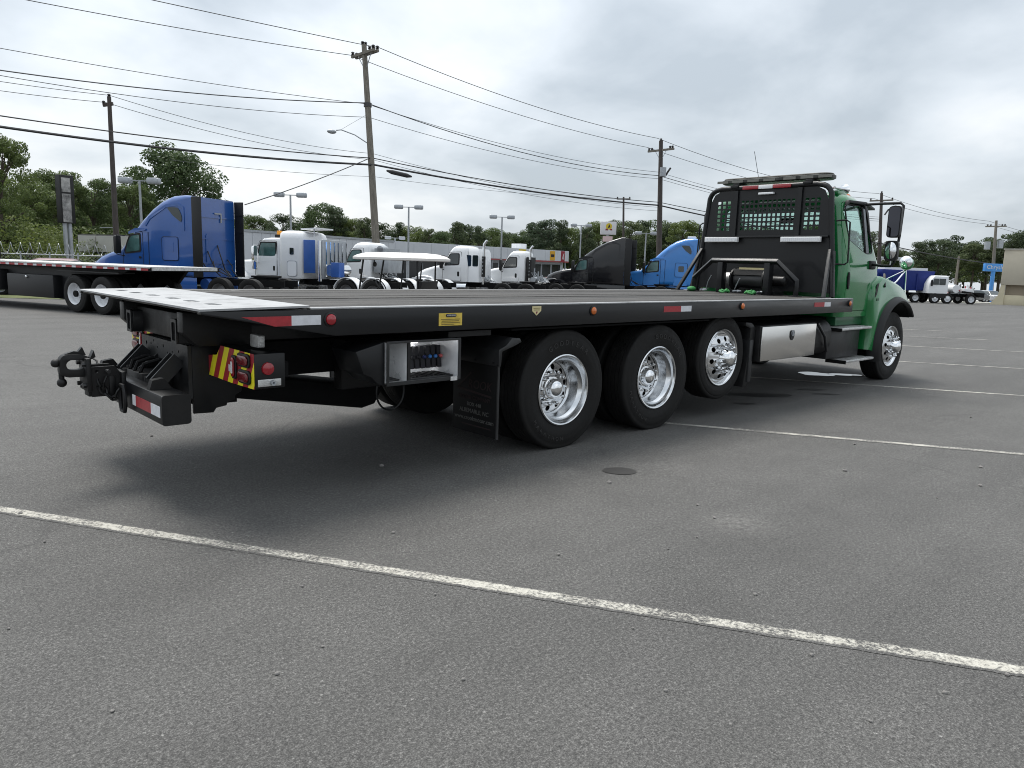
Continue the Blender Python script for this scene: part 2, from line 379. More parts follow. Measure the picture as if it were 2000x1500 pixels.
def asphalt_nodes(F):
    base = F['ramp'](F['noise'](0.22, 5, 0.6), (0.30, (0.066, 0.0645, 0.0615)), (0.70, (0.086, 0.0840, 0.0800)))
    mid = F['ramp'](F['noise'](1.7, 6, 0.7), (0.25, 0.86), (0.75, 1.12))
    streak = F['ramp'](F['noise'](0.8, 5, 0.6, (0.07, 1.3, 1.0), R(-24)), (0.35, 0.85), (0.65, 1.12))
    col = F['mixc'](1.0, F['mixc'](1.0, base, mid, 'MULTIPLY'), streak, 'MULTIPLY')
    fine = F['ramp'](F['noise'](150, 3, 0.75), (0.30, 0.36), (0.50, 0.98), (0.70, 2.0))
    grit = F['ramp'](F['noise'](62, 3, 0.8), (0.32, 0.48), (0.5, 1.0), (0.66, 1.62))
    col = F['mixc'](1.0, col, grit, 'MULTIPLY')
    spk = F['ramp'](F['voro'](48, 'F1', 'Distance'), (0.0, 2.4), (0.13, 1.5), (0.22, 1.0))
    col = F['mixc'](F['ramp'](F['noise'](11, 3, 0.6), (0.45, 0.15), (0.65, 1.0)), col, F['mixc'](1.0, col, spk, 'MULTIPLY'))
    nz = F['t'].nodes.new('ShaderNodeTexNoise'); nz.inputs['Scale'].default_value = 0.9; nz.inputs['Detail'].default_value = 6; F['t'].links.new(F['c'].outputs['Object'], nz.inputs['Vector'])
    vmx = F['t'].nodes.new('ShaderNodeMix'); vmx.data_type = 'VECTOR'; vmx.inputs['Factor'].default_value = 0.35; F['t'].links.new(F['c'].outputs['Object'], vmx.inputs['A']); F['t'].links.new(nz.outputs['Color'], vmx.inputs['B'])
    vo = F['t'].nodes.new('ShaderNodeTexVoronoi'); vo.feature = 'DISTANCE_TO_EDGE'; vo.inputs['Scale'].default_value = 0.42; F['t'].links.new(vmx.outputs['Result'], vo.inputs['Vector'])
    crk = F['mth']('MULTIPLY', F['ramp'](vo.outputs['Distance'], (0.0, 1.0), (0.006, 0.0)), F['ramp'](F['noise'](0.6, 3, 0.6), (0.48, 0.0), (0.60, 0.55)))
    col = F['mixc'](crk, col, (0.035, 0.034, 0.033))
    agg = F['ramp'](F['voro'](115, 'F1', 'Color'), (0.0, 0.72), (0.80, 1.06), (0.95, 1.25), (1.0, 2.3))
    col = F['mixc'](1.0, F['mixc'](1.0, col, fine, 'MULTIPLY'), agg, 'MULTIPLY')
    for x, y, r_ in ((-0.51, -3.22, 0.30), (-0.55, -1.75, 0.2)):
        d = F['t'].nodes.new('ShaderNodeVectorMath'); d.operation = 'DISTANCE'; F['t'].links.new(F['c'].outputs['Object'], d.inputs[0]); d.inputs[1].default_value = (x, y, 0)
        fall = F['ramp'](F['mth']('DIVIDE', d.outputs['Value'], r_), (0.0, 0.36), (1.0, 0.0))
        col = F['mixc'](F['mth']('MULTIPLY', fall, F['ramp'](F['noise'](25, 4, 0.7), (0.4, 0.0), (0.62, 1.0))), col, (0.26, 0.25, 0.235))
    return col
ASPH, t, p, F = nodes_mat('asphalt')
col = asphalt_nodes(F)
t.links.new(col, p.inputs['Base Color']); p.inputs['Roughness'].default_value = 0.82
F['bump'](F['mth']('ADD', F['noise'](150, 3, 0.7), F['mth']('MULTIPLY', F['noise'](30, 4, 0.6), 0.5)), 0.55, 0.006)
PAINT, t, p, F = nodes_mat('worn_line_paint')
asp = asphalt_nodes(F)
wear = F['mth']('ADD', F['mth']('MULTIPLY', F['noise'](55, 5, 0.75), 0.62), F['mth']('MULTIPLY', F['noise'](2.2, 4, 0.65), 0.42))
msk = F['ramp'](wear, (0.46, 0.0), (0.57, 1.0))
crack = F['ramp'](F['mth']('ADD', F['voro'](7, 'DISTANCE_TO_EDGE'), F['mth']('MULTIPLY', F['noise'](14, 4, 0.7), 0.25)), (0.10, 0.25), (0.14, 1.0))
pc = F['ramp'](F['noise'](20, 5, 0.7), (0.3, (0.32, 0.305, 0.265)), (0.7, (0.52, 0.505, 0.45)))
sx_ = t.nodes.new('ShaderNodeSeparateXYZ'); t.links.new(F['c'].outputs['UV'], sx_.inputs[0])
edge = F['mth']('SUBTRACT', 0.5, F['mth']('ABSOLUTE', F['mth']('SUBTRACT', sx_.outputs['Y'], 0.5)))
edge = F['ramp'](F['mth']('SUBTRACT', edge, F['mth']('MULTIPLY', F['noise'](70, 5, 0.75), 0.32)), (-0.0, 0.0), (0.07, 1.0))
msk = F['mth']('MULTIPLY', msk, edge)
t.links.new(F['mixc'](F['mth']('MULTIPLY', msk, crack), asp, pc), p.inputs['Base Color']); p.inputs['Roughness'].default_value = 0.8
F['bump'](F['noise'](90, 4, 0.7), 0.5, 0.005)
STAINM, t, p, F = nodes_mat('oil_stain'); p.inputs['Base Color'].default_value = (0.024, 0.023, 0.022, 1); p.inputs['Roughness'].default_value = 0.55
F['bump'](F['noise'](150, 3, 0.7), 0.5, 0.005)
WATER = mat('standing_water', (0.05, 0.05, 0.05), 0.03, spec=0.6)
GRASS, t, p, F = nodes_mat('grass'); t.links.new(F['ramp'](F['noise'](1.5, 6, 0.7), (0.3, (0.06, 0.085, 0.025)), (0.7, (0.16, 0.17, 0.06))), p.inputs['Base Color']); p.inputs['Roughness'].default_value = 0.9
F['bump'](F['noise'](25, 5, 0.7), 1.0, 0.05)
CONC = mat('concrete', (0.42, 0.41, 0.39), 0.85, var=0.15, vscale=0.8)
# ground sheet, gently falling away from the camera
ss = [-40, -10, 0, 4, 8, 11, 14, 17, 20, 24, 30, 40, 60, 90, 150, 250, 340]; ts = [-380, -200, -100, -40, -15, 0, 15, 40, 100, 200, 380]
rt = Vector((math.sin(YAW), -math.cos(YAW), 0)); vs = []; fs = []
for s_ in ss:
    for t_ in ts:
        q = Vector((CAM.x, CAM.y, 0)) + FH*s_ + rt*t_; vs.append((q.x, q.y, G(q.x, q.y)))
nT = len(ts)
for i in range(len(ss)-1):
    for k in range(nT-1): fs.append((i*nT+k, i*nT+k+1, (i+1)*nT+k+1, (i+1)*nT+k))
gm = bpy.data.meshes.new('ground'); gm.from_pydata(vs, [], fs); gm.materials.append(ASPH); gm.update()
bm_ = bmesh.new(); bm_.from_mesh(gm); bmesh.ops.recalc_face_normals(bm_, faces=bm_.faces)
if sum(f_.normal.z for f_ in bm_.faces) < 0: bmesh.ops.reverse_faces(bm_, faces=bm_.faces)
bm_.to_mesh(gm); bm_.free()
gm.polygons.foreach_set('use_smooth', [True]*len(gm.polygons))
tag(link('ground', gm), kind='structure')
# parking lines
LA = 2.1039; lc, lsn = math.cos(LA), math.sin(LA)
def lpt(o_, t_): return (-lsn*o_ + lc*t_, lc*o_ + lsn*t_)
for o_, t0, t1, wd in ((3.5167, -9, 2.6, 0.12), (-0.849, -9, 2.2, 0.12), (-4.8636, -9, 3.0, 0.13), (-8.5618, -9, 3.0, 0.13), (-12.4, -9, 3, 0.13), (-16.2, -9, 3, 0.13), (-20.0, -9, 3, 0.13)):
    quads = []; k = 0; t_ = t0; e0 = None
    rnd = random.Random(int(o_*100))
    while t_ < t1:
        e1 = (wd/2 + rnd.uniform(-0.005, 0.004), wd/2 + rnd.uniform(-0.005, 0.004))
        if e0: quads.append([lpt(o_-e0[0], t_-0.04), lpt(o_-e1[0], t_), lpt(o_+e1[1], t_), lpt(o_+e0[1], t_-0.04)])
        e0 = e1; t_ += 0.04
    sheet('parking_line', quads, 0.0022, PAINT, uv=True)
def blob(cx, cy, rx, ry, az, n=22, seed=1, amp=0.18):
    rn = random.Random(seed); ph = [rn.uniform(0, 6.28) for _ in range(4)]; P = []
    for i in range(n):
        a = 2*math.pi*i/n; r_ = 1 + amp*(math.sin(2*a+ph[0])*0.5 + math.sin(3*a+ph[1])*0.5 + math.sin(5*a+ph[2])*0.35)
        x, y = rx*r_*math.cos(a), ry*r_*math.sin(a); P.append((cx + x*math.cos(az) - y*math.sin(az), cy + x*math.sin(az) + y*math.cos(az)))
    return P
for i, (x, y, rx, ry) in enumerate(((-0.183, -2.006, 0.135, 0.10), (4.15, -0.78, 0.42, 0.15), (5.2, -0.95, 0.22, 0.06), (5.0, -1.25, 0.16, 0.05), (3.4, -1.0, 0.12, 0.06))):
    sheet('oil_stain', [blob(x, y, rx, ry, R(-43), seed=i, amp=0.05 if i == 0 else 0.25)], 0.004, STAINM)
sheet('puddle', [blob(6.85, -0.25, 0.26, 0.22, R(-43), seed=9, amp=0.2)], 0.0045, WATER)
sheet('puddle', [blob(7.2, -0.58, 0.32, 0.11, R(-43), seed=10, amp=0.2)], 0.0055, WATER)
# pebbles
PEB = mat('pebble', (0.20, 0.19, 0.18), 0.85, var=0.5, vscale=30)
pb = MB().ball((0, 0, 0), 1.0, 7, 5)
pb.v = [(v[0]*random.uniform(0.8, 1.15), v[1]*random.uniform(0.7, 1.0), v[2]*random.uniform(0.5, 0.75)) for v in pb.v]
pbm = tomesh(pb, 'pebble'); finish(pbm, PEB, 40)
def gz(px, py):
    d = CF*FPX + CR*(px-1000) - CU*(py-750); k = -CAM.z/d.z; return CAM + d*k
pebs = [(87, 1059), (392, 1064), (850, 1162), (17, 1229), (630, 1264), (541, 1317), (590, 1146), (905, 1328), (1190, 943), (1091, 1084), (1305, 1073), (1361, 1050), (1475, 1162), (1236, 1228), (1585, 1280), (1845, 1354), (1967, 1319), (1915, 913), (1669, 868), (1830, 973), (1362, 987), (296, 852), (768, 1041), (1395, 1012), (1914, 949), (1896, 815), (1300, 1350), (1700, 1410), (220, 1390), (745, 910), (40, 1003), (1650, 920)]
for i, (px, py) in enumerate(pebs):
    q = gz(px, py); o = link('pebble', pbm, None, (q.x, q.y, 0.004)); s_ = random.uniform(0.007, 0.0135) * (1.0 if py > 950 else 1.5)
    o.scale = (s_, s_, s_); o.rotation_euler = (0, 0, random.uniform(0, 6)); tag(o, 'small grey pebble lying loose on the asphalt', 'pebble', 'loose pebbles on the asphalt')
# ================================================================== the rollback truck
T = thing('rollback_truck', 'green cab rollback tow truck with long black flat bed, seen from behind', 'tow truck')
def P(name, mb, m_, parent=None, **k): return build(name, mb, m_, parent or T, **k)
# ---- deck
DECKM, t, p, F = nodes_mat('worn_deck_plank')
c1 = F['ramp'](F['noise'](1.5, 8, 0.78, (1.1, 9, 1)), (0.32, (0.012, 0.0115, 0.011)), (0.46, (0.036, 0.033, 0.030)), (0.60, (0.070, 0.066, 0.060)), (0.70, (0.26, 0.26, 0.255)))
oi = t.nodes.new('ShaderNodeObjectInfo')
t.links.new(F['mixc'](1.0, c1, F['ramp'](oi.outputs['Random'], (0.0, 0.35), (1.0, 1.15)), 'MULTIPLY'), p.inputs['Base Color']); p.inputs['Roughness'].default_value = 0.75
F['bump'](F['noise'](40, 5, 0.7, (0.3, 1, 1)), 0.7, 0.01)
TAILM, t, p, F = nodes_mat('worn_white_tail_plate')
t.links.new(F['ramp'](F['noise'](3.5, 7, 0.75), (0.30, (0.17, 0.17, 0.17)), (0.47, (0.32, 0.325, 0.33)), (0.8, (0.42, 0.425, 0.43))), p.inputs['Base Color']); p.inputs['Roughness'].default_value = 0.55; p.inputs['Metallic'].default_value = 0.15
F['bump'](F['noise'](60, 4, 0.7), 0.2, 0.006)
npl = 10
for i in range(npl):
    y0 = -1.235 + i*2.47/npl; dz = random.uniform(-0.007, 0.006)
    mb = MB().box(-2.40, 5.30, y0+0.005, y0+2.47/npl-0.005, 1.215, 1.249+dz)
    P('deck_plank', mb, DECKM, bevel=0.003, seg=1)
P('deck_underplate', MB().box(-2.5, 5.44, -1.236, 1.236, 1.185, 1.205), CHASS)
slots = [rrect(-2.885, -2.815, y-0.085, y+0.085, 0.03, 3) for y in (-0.906, -0.55, -0.206, 0.206, 0.587, 0.95)]
outer = [(-3.075, -1.293), (-2.405, -1.293), (-2.405, 1.293), (-3.075, 1.293)]
P('tail_plate', MB().plate(outer, slots, lambda u, v, s_: (u, v, 1.2395 + 0.013*(u+3.075)/0.67 + s_), 0.0, 0.012), TAILM, smooth=30)
for sl in slots: P('slot_insert', MB().plate(sl, [], lambda u, v, s_: (u, v, 1.2385 + 0.013*(u+3.075)/0.67 + s_), 0.0, 0.005), DULLALU)
P('tail_underside', MB().prism([(-3.068, 1.2365), (-2.42, 1.2365), (-2.42, 1.10), (-3.06, 1.226)], 'y', -1.22, 1.22), STEEL)
for sg in (-1, 1):
    prof = [(-3.07, 1.238), (5.46, 1.238), (5.46, 1.07), (-2.233, 1.07), (-3.07, 1.222)]
    r_ = P('side_rail', MB().prism(prof, 'y', sg*1.295, sg*1.241), BLACK, bevel=0.004)
    P('edge_strip', MB().box(-2.402, 5.455, min(sg*1.294, sg*1.238), max(sg*1.294, sg*1.238), 1.2385, 1.2515), TAILM, r_, bevel=0.003, seg=1)
    P('rail_lip', MB().box(-2.2, 5.45, min(sg*1.24, sg*1.19), max(sg*1.24, sg*1.19), 1.072, 1.084), STEEL, r_)
    Y = sg*1.2965
    def dec(nm, mb, m_): return P(nm, mb, m_, r_, smooth=30)
    def tape(x0, x1, z0, z1, m_, nm): return dec(nm, MB().box(x0, x1, min(Y, Y-sg*0.002), max(Y, Y-sg*0.002), z0, z1), m_)
    dec('reflective_tape', MB().prism([(-2.84, 1.203), (-2.53, 1.203), (-2.53, 1.143), (-2.64, 1.143)], 'y', Y, Y-sg*0.002), REDTAPE)
    tape(-2.53, -2.333, 1.145, 1.205, WHITETAPE, 'reflective_tape')
    for x0, xm, x1, z0, z1 in ((1.252, 1.53, 1.708, 1.15, 1.205), (4.347, 4.62, 4.794, 1.152, 1.206)):
        tape(x0, xm, z0, z1, REDTAPE, 'reflective_tape'); tape(xm, x1, z0, z1, WHITETAPE, 'reflective_tape')
    def lens(x, z, r, m_):
        dec('marker_lamp_ring', MB().lathe([(0, r*1.28), (-0.008*-sg, r*1.28), (-0.012*-sg, r*1.05), (0.0, r*1.0)], 'y', 20, (x, sg*1.295, z)), PLASTIC)
        dec('marker_lamp', MB().lathe([(0.004*sg, r), (0.016*sg, r*0.93), (0.024*sg, r*0.6), (0.027*sg, 0.0005)], 'y', 20, (x, sg*1.295, z)), m_)
    lens(-2.268, 1.176, 0.036, REDLENS)
    lens(0.234, 1.183, 0.033, AMBER); lens(2.656, 1.187, 0.033, AMBER); lens(5.348, 1.184, 0.033, AMBER)
    if sg < 0:
        lab = tape(-1.414, -1.203, 1.106, 1.196, YELLABEL, 'warning_label')
        dec('label_header', MB().prism(rrect(-1.352, -1.258, 1.168, 1.190, 0.010, 3), 'y', Y-0.0005, Y-0.003), INK)
        text('label_lettering', 'WARNING', 0.017, WHITEINK, r_, (-1.305, Y-0.0032, 1.179), (1, 0, 0), (0, 0, 1), ext=0.0004)
        for k, (a, b) in enumerate(((-1.395, -1.225), (-1.388, -1.235), (-1.395, -1.222), (-1.39, -1.28))):
            dec('label_print_line', MB().box(a, b, Y-0.0030, Y-0.0005, 1.150-k*0.012, 1.154-k*0.012), INKGREY)
        dec('shield_decal', MB().prism([(-0.495, 1.232), (-0.395, 1.232), (-0.395, 1.195), (-0.445, 1.158), (-0.495, 1.195)], 'y', Y, Y-0.002), CREAM)
        dec('shield_mark', MB().prism([(-0.457, 1.190), (-0.433, 1.190), (-0.445, 1.166)], 'y', Y-0.0025, Y-0.003), REDINK)
        for k in range(2): dec('shield_mark', MB().box(-0.482+0.006*k, -0.408-0.006*k, Y-0.003, Y-0.0025, 1.214-0.014*k, 1.219-0.014*k), INKGREY)
for i in range(14):
    x = -2.15 + i*0.57
    P('crossmember', MB().box(x, x+0.07, -1.185, 1.185, 1.09, 1.183), CHASS)
P('deck_front_beam', MB().box(5.385, 5.44, -1.236, 1.236, 1.08, 1.235), BLACK)
# ---- subframe and chassis
for sg in (-1, 1):
    y0, y1 = sorted((sg*0.42, sg*0.52))
    r_ = P('bed_runner', MB().box(-2.93, 5.2, y0, y1, 0.975, 1.135), BLACK, bevel=0.008)
    P('runner_end_cap', MB().plate(rrect(y0, y1, 0.975, 1.135, 0.008, 2), [rrect(y0+0.018, y1-0.018, 0.995, 1.115, 0.01, 2)], lambda u, v, s_: (s_, u, v), -2.945, -2.931), GREYST, r_)
    y0, y1 = sorted((sg*0.36, sg*0.44))
    P('frame_rail', MB().box(-2.55, 8.1, y0, y1, 0.70, 0.955), CHASS, bevel=0.01)
    y0, y1 = sorted((sg*0.56, sg*0.66))
    P('end_bracket', MB().prism([(-2.95, 1.19), (-2.5, 1.16), (-2.5, 0.97), (-2.86, 0.97), (-2.95, 1.06)], 'y', y0, y1), STEEL, bevel=0.005)
P('rear_bolster', MB().box(-2.86, -2.70, -0.64, 0.64, 0.98, 1.16), STEEL, bevel=0.008)
P('tilt_cylinder', MB().cyl((-1.0, 0.25, 0.80), (2.2, 0.25, 0.92), 0.07).cyl((-1.0, -0.25, 0.80), (2.2, -0.25, 0.92), 0.07), CHASS)
P('gearbox_and_driveline', MB().cyl((0.2, 0, 0.62), (5.6, 0, 0.72), 0.06).box(5.4, 7.2, -0.33, 0.33, 0.5, 1.25), CHASS)
# ---- rear body, wheel lift and hitch
plate_h = [circ(y, z, r_, 8) for y, z, r_ in ((-0.30, 0.90, 0.010), (-0.18, 0.885, 0.008), (0.0, 0.91, 0.012), (0.12, 0.89, 0.008), (0.26, 0.905, 0.010), (-0.36, 0.84, 0.010), (0.36, 0.90, 0.016), (-0.08, 0.87, 0.008), (0.2, 0.93, 0.01))]
P('tailboard', MB().plate([(-0.47, 0.955), (0.47, 0.955), (0.47, 0.60), (0.30, 0.50), (-0.30, 0.50), (-0.47, 0.60)], plate_h, lambda u, v, s_: (s_, u, v), -2.86, -2.835), GREYST)
for sg in (-1, 1):
    y0, y1 = sorted((sg*0.445, sg*0.47))
    P('tailboard_cheek', MB().prism([(-2.833, 0.955), (-2.46, 0.955), (-2.50, 0.62), (-2.545, 0.60), (-2.55, 0.565), (-2.60, 0.555), (-2.61, 0.53), (-2.68, 0.52), (-2.70, 0.49), (-2.833, 0.495)], 'y', y0, y1), STEEL, bevel=0.003)
P('tailboard_core', MB().box(-2.80, -2.52, -0.43, 0.43, 0.54, 0.95), CHASS)
P('lift_boom', MB().prism([(-2.65, 0.565), (-1.40, 0.345), (-1.28, 0.37), (-1.20, 0.50), (-1.80, 0.60), (-2.24, 0.668), (-2.65, 0.70)], 'y', -0.26, 0.26), CHASS, bevel=0.01)
cb = P('lift_crossbar', MB().box(-3.15, -2.98, -0.82, 0.82, 0.515, 0.70), BLACK, bevel=0.012)
P('crossbar_end_cap', MB().plate(rrect(-3.152, -2.978, 0.513, 0.702, 0.02, 3), [], lambda u, v, s_: (u, s_, v), -0.835, -0.821), STEEL, cb)
P('crossbar_end_cap', MB().plate(rrect(-3.152, -2.978, 0.513, 0.702, 0.02, 3), [], lambda u, v, s_: (u, s_, v), 0.835, 0.821), STEEL, cb)
for y0, y1, m_ in ((-0.80, -0.63, WHITETAPE), (-0.63, -0.33, REDTAPE), (-0.33, -0.26, WHITETAPE), (0.26, 0.33, WHITETAPE), (0.33, 0.63, REDTAPE), (0.63, 0.80, WHITETAPE)):
    P('reflective_tape', MB().box(-3.1525, -3.1505, y0, y1, 0.56, 0.63), m_, cb)
P('crossbar_shackle', MB().tube([(-3.19, -0.155, 0.68), (-3.19, -0.215, 0.68), (-3.19, -0.235, 0.64), (-3.19, -0.235, 0.55), (-3.19, -0.215, 0.51), (-3.19, -0.155, 0.51), (-3.19, -0.135, 0.55), (-3.19, -0.135, 0.64)], 0.014, 8, closed=True), STEEL, cb)
for sg in (-1, 1):
    # L-arm receiver channels leaning on the tailboard
    y = sg*0.33 - 0.03
    mb = MB().bar((-3.03, y, 0.70), (-2.875, y, 0.86), 0.012, 0.10, (1, 0, 1)).bar((-3.03, y+0.085, 0.70), (-2.875, y+0.085, 0.86), 0.012, 0.10, (1, 0, 1))
    mb.bar((-3.005, y+0.0425, 0.685), (-2.86, y+0.0425, 0.835), 0.075, 0.012, (1, 0, 1))
    P('arm_receiver', mb, GREYST)
P('boom_head', MB().box(-3.06, -2.84, -0.16, 0.16, 0.60, 0.745).prism([(-3.0, 0.745), (-2.84, 0.745), (-2.84, 0.86)], 'y', -0.14, -0.12).prism([(-3.0, 0.745), (-2.84, 0.745), (-2.84, 0.86)], 'y', 0.12, 0.14), STEEL, bevel=0.006)
P('boom_gusset', MB().prism([(-3.02, 0.70), (-2.9, 0.82), (-2.88, 0.80), (-2.98, 0.69)], 'y', -0.20, -0.11), GREYST)
hm = P('hitch_mount', MB().box(-3.36, -3.15, -0.055, 0.055, 0.60, 0.715).box(-3.375, -3.345, -0.10, 0.10, 0.64, 0.86).box(-3.24, -3.20, -0.085, 0.085, 0.58, 0.735).box(-3.17, -3.14, -0.11, 0.11, 0.585, 0.76), STEEL, bevel=0.006)
for zy in ((-0.07, 0.68), (0.07, 0.68), (-0.07, 0.82), (0.07, 0.82)):
    P('bolt', MB().cyl((-3.395, zy[0], zy[1]), (-3.375, zy[0], zy[1]), 0.016, 6), GREYST, hm)
P('locking_pin', MB().cyl((-3.28, -0.10, 0.66), (-3.28, 0.10, 0.66), 0.012, 8).tube([(-3.28, -0.10, 0.66), (-3.28, -0.115, 0.70), (-3.26, -0.11, 0.74)], 0.006, 6), STEEL, hm)
def hook(pts, y0, y1): return MB().prism(pts, 'y', y0, y1)
hk = P('pintle_hook', MB().plate(rpoly([(-3.375, 0.86), (-3.44, 0.885), (-3.53, 0.885), (-3.555, 0.86), (-3.56, 0.76), (-3.52, 0.735), (-3.44, 0.735), (-3.375, 0.72)], 0.02, 3), [rpoly([(-3.42, 0.845), (-3.50, 0.85), (-3.525, 0.82), (-3.51, 0.785), (-3.44, 0.78), (-3.405, 0.81)], 0.018, 3)], lambda u, v, s_: (u, s_, v), -0.035, 0.035), STEEL, bevel=0.005)
P('hook_latch', MB().prism([(-3.40, 0.875), (-3.42, 0.93), (-3.445, 0.90), (-3.47, 0.905), (-3.50, 0.895), (-3.52, 0.888)], 'y', -0.02, 0.02).prism([(-3.385, 0.84), (-3.355, 0.905), (-3.345, 0.86)], 'y', -0.03, 0.03), STEEL, hk)
P('tow_ball', MB().ball((-3.545, 0, 0.700), 0.030, 16, 10).cyl((-3.545, 0, 0.72), (-3.545, 0, 0.765), 0.017, 12), STEEL, hk)
P('tow_ball', MB().ball((-3.575, 0, 0.83), 0.028, 16, 10).cyl((-3.575, 0, 0.83), (-3.545, 0, 0.83), 0.016, 12), STEEL, hk)
hk.location.x = 0.045
P('chain_hanger', MB().tube([(-3.40, 0.03, 0.715), (-3.40, 0.03, 0.665), (-3.37, 0.03, 0.645), (-3.34, 0.03, 0.665), (-3.34, 0.03, 0.715)], 0.011, 6).tube([(-3.40, -0.06, 0.715), (-3.41, -0.06, 0.665), (-3.37, -0.06, 0.645), (-3.34, -0.06, 0.665)], 0.011, 6).cyl((-3.43, 0.0, 0.68), (-3.39, 0, 0.64), 0.015, 8), STEEL, hk)
def chain(name, pts, link_r, parent):
    pts = [Vector(q) for q in pts]
    for i in range(len(pts)-1):
        c_ = (pts[i]+pts[i+1])/2; d = (pts[i+1]-pts[i]); l = d.length*0.62; d.normalize(); s_ = d.cross(Vector((0, 1, 0) if i % 2 else (0.3, 0, 1))).normalized()
        P(name, MB().tube([c_+d*l*math.cos(a)+s_*l*0.55*math.sin(a) for a in [2*math.pi*k/10 for k in range(10)]], link_r, 5, closed=True), STEEL, parent)
chain('chain_link', [(-3.30, 0.06, 0.72), (-3.28, 0.09, 0.66), (-3.25, 0.12, 0.61), (-3.22, 0.15, 0.585), (-3.19, 0.18, 0.59), (-3.17, 0.20, 0.63), (-3.16, 0.21, 0.68)], 0.008, hm)
chain('chain_link', [(-3.30, -0.06, 0.72), (-3.29, -0.08, 0.67), (-3.27, -0.10, 0.62), (-3.24, -0.12, 0.585), (-3.21, -0.14, 0.60), (-3.19, -0.15, 0.65)], 0.008, hm)
P('adjuster_plate', MB().plate([(-3.345, 0.60), (-3.345, 0.80), (-3.20, 0.80), (-3.16, 0.745), (-3.16, 0.60)], [circ(-3.31, 0.77, 0.012, 8), circ(-3.25, 0.77, 0.012, 8), circ(-3.31, 0.66, 0.012, 8)], lambda u, v, s_: (u, s_, v), -0.075, -0.058), STEEL, hm)
P('adjuster_plate', MB().plate([(-3.345, 0.60), (-3.345, 0.80), (-3.20, 0.80), (-3.16, 0.745), (-3.16, 0.60)], [circ(-3.31, 0.77, 0.012, 8), circ(-3.25, 0.77, 0.012, 8)], lambda u, v, s_: (u, s_, v), 0.058, 0.075), STEEL, hm)
P('spring_pin', MB().cyl((-3.25, -0.13, 0.77), (-3.25, 0.13, 0.77), 0.013, 8).tube([(-3.25, 0.13, 0.77), (-3.25, 0.16, 0.81), (-3.27, 0.19, 0.83)], 0.007, 6), GREYST, hm)
for k, y in enumerate((-0.10, 0.02, 0.12)):
    P('hydraulic_hose', MB().tube([(-2.85, y, 0.80), (-2.93, y*1.2, 0.83), (-3.02, y*1.1+0.02, 0.80), (-3.05, y, 0.745)], 0.013, 6), CHASS, cb)
for sg in (-1, 1):
    P('pivot_boss', MB().cyl((-3.02, sg*0.24, 0.695), (-3.02, sg*0.24, 0.735), 0.045, 14).cyl((-3.02, sg*0.24, 0.735), (-3.02, sg*0.24, 0.755), 0.022, 8), STEEL, cb)
    P('far_side_lug', MB().prism([(-3.14, 0.70), (-3.12, 0.76), (-3.05, 0.77), (-3.0, 0.70)], 'y', sg*0.55-0.03, sg*0.55+0.03), STEEL, cb)
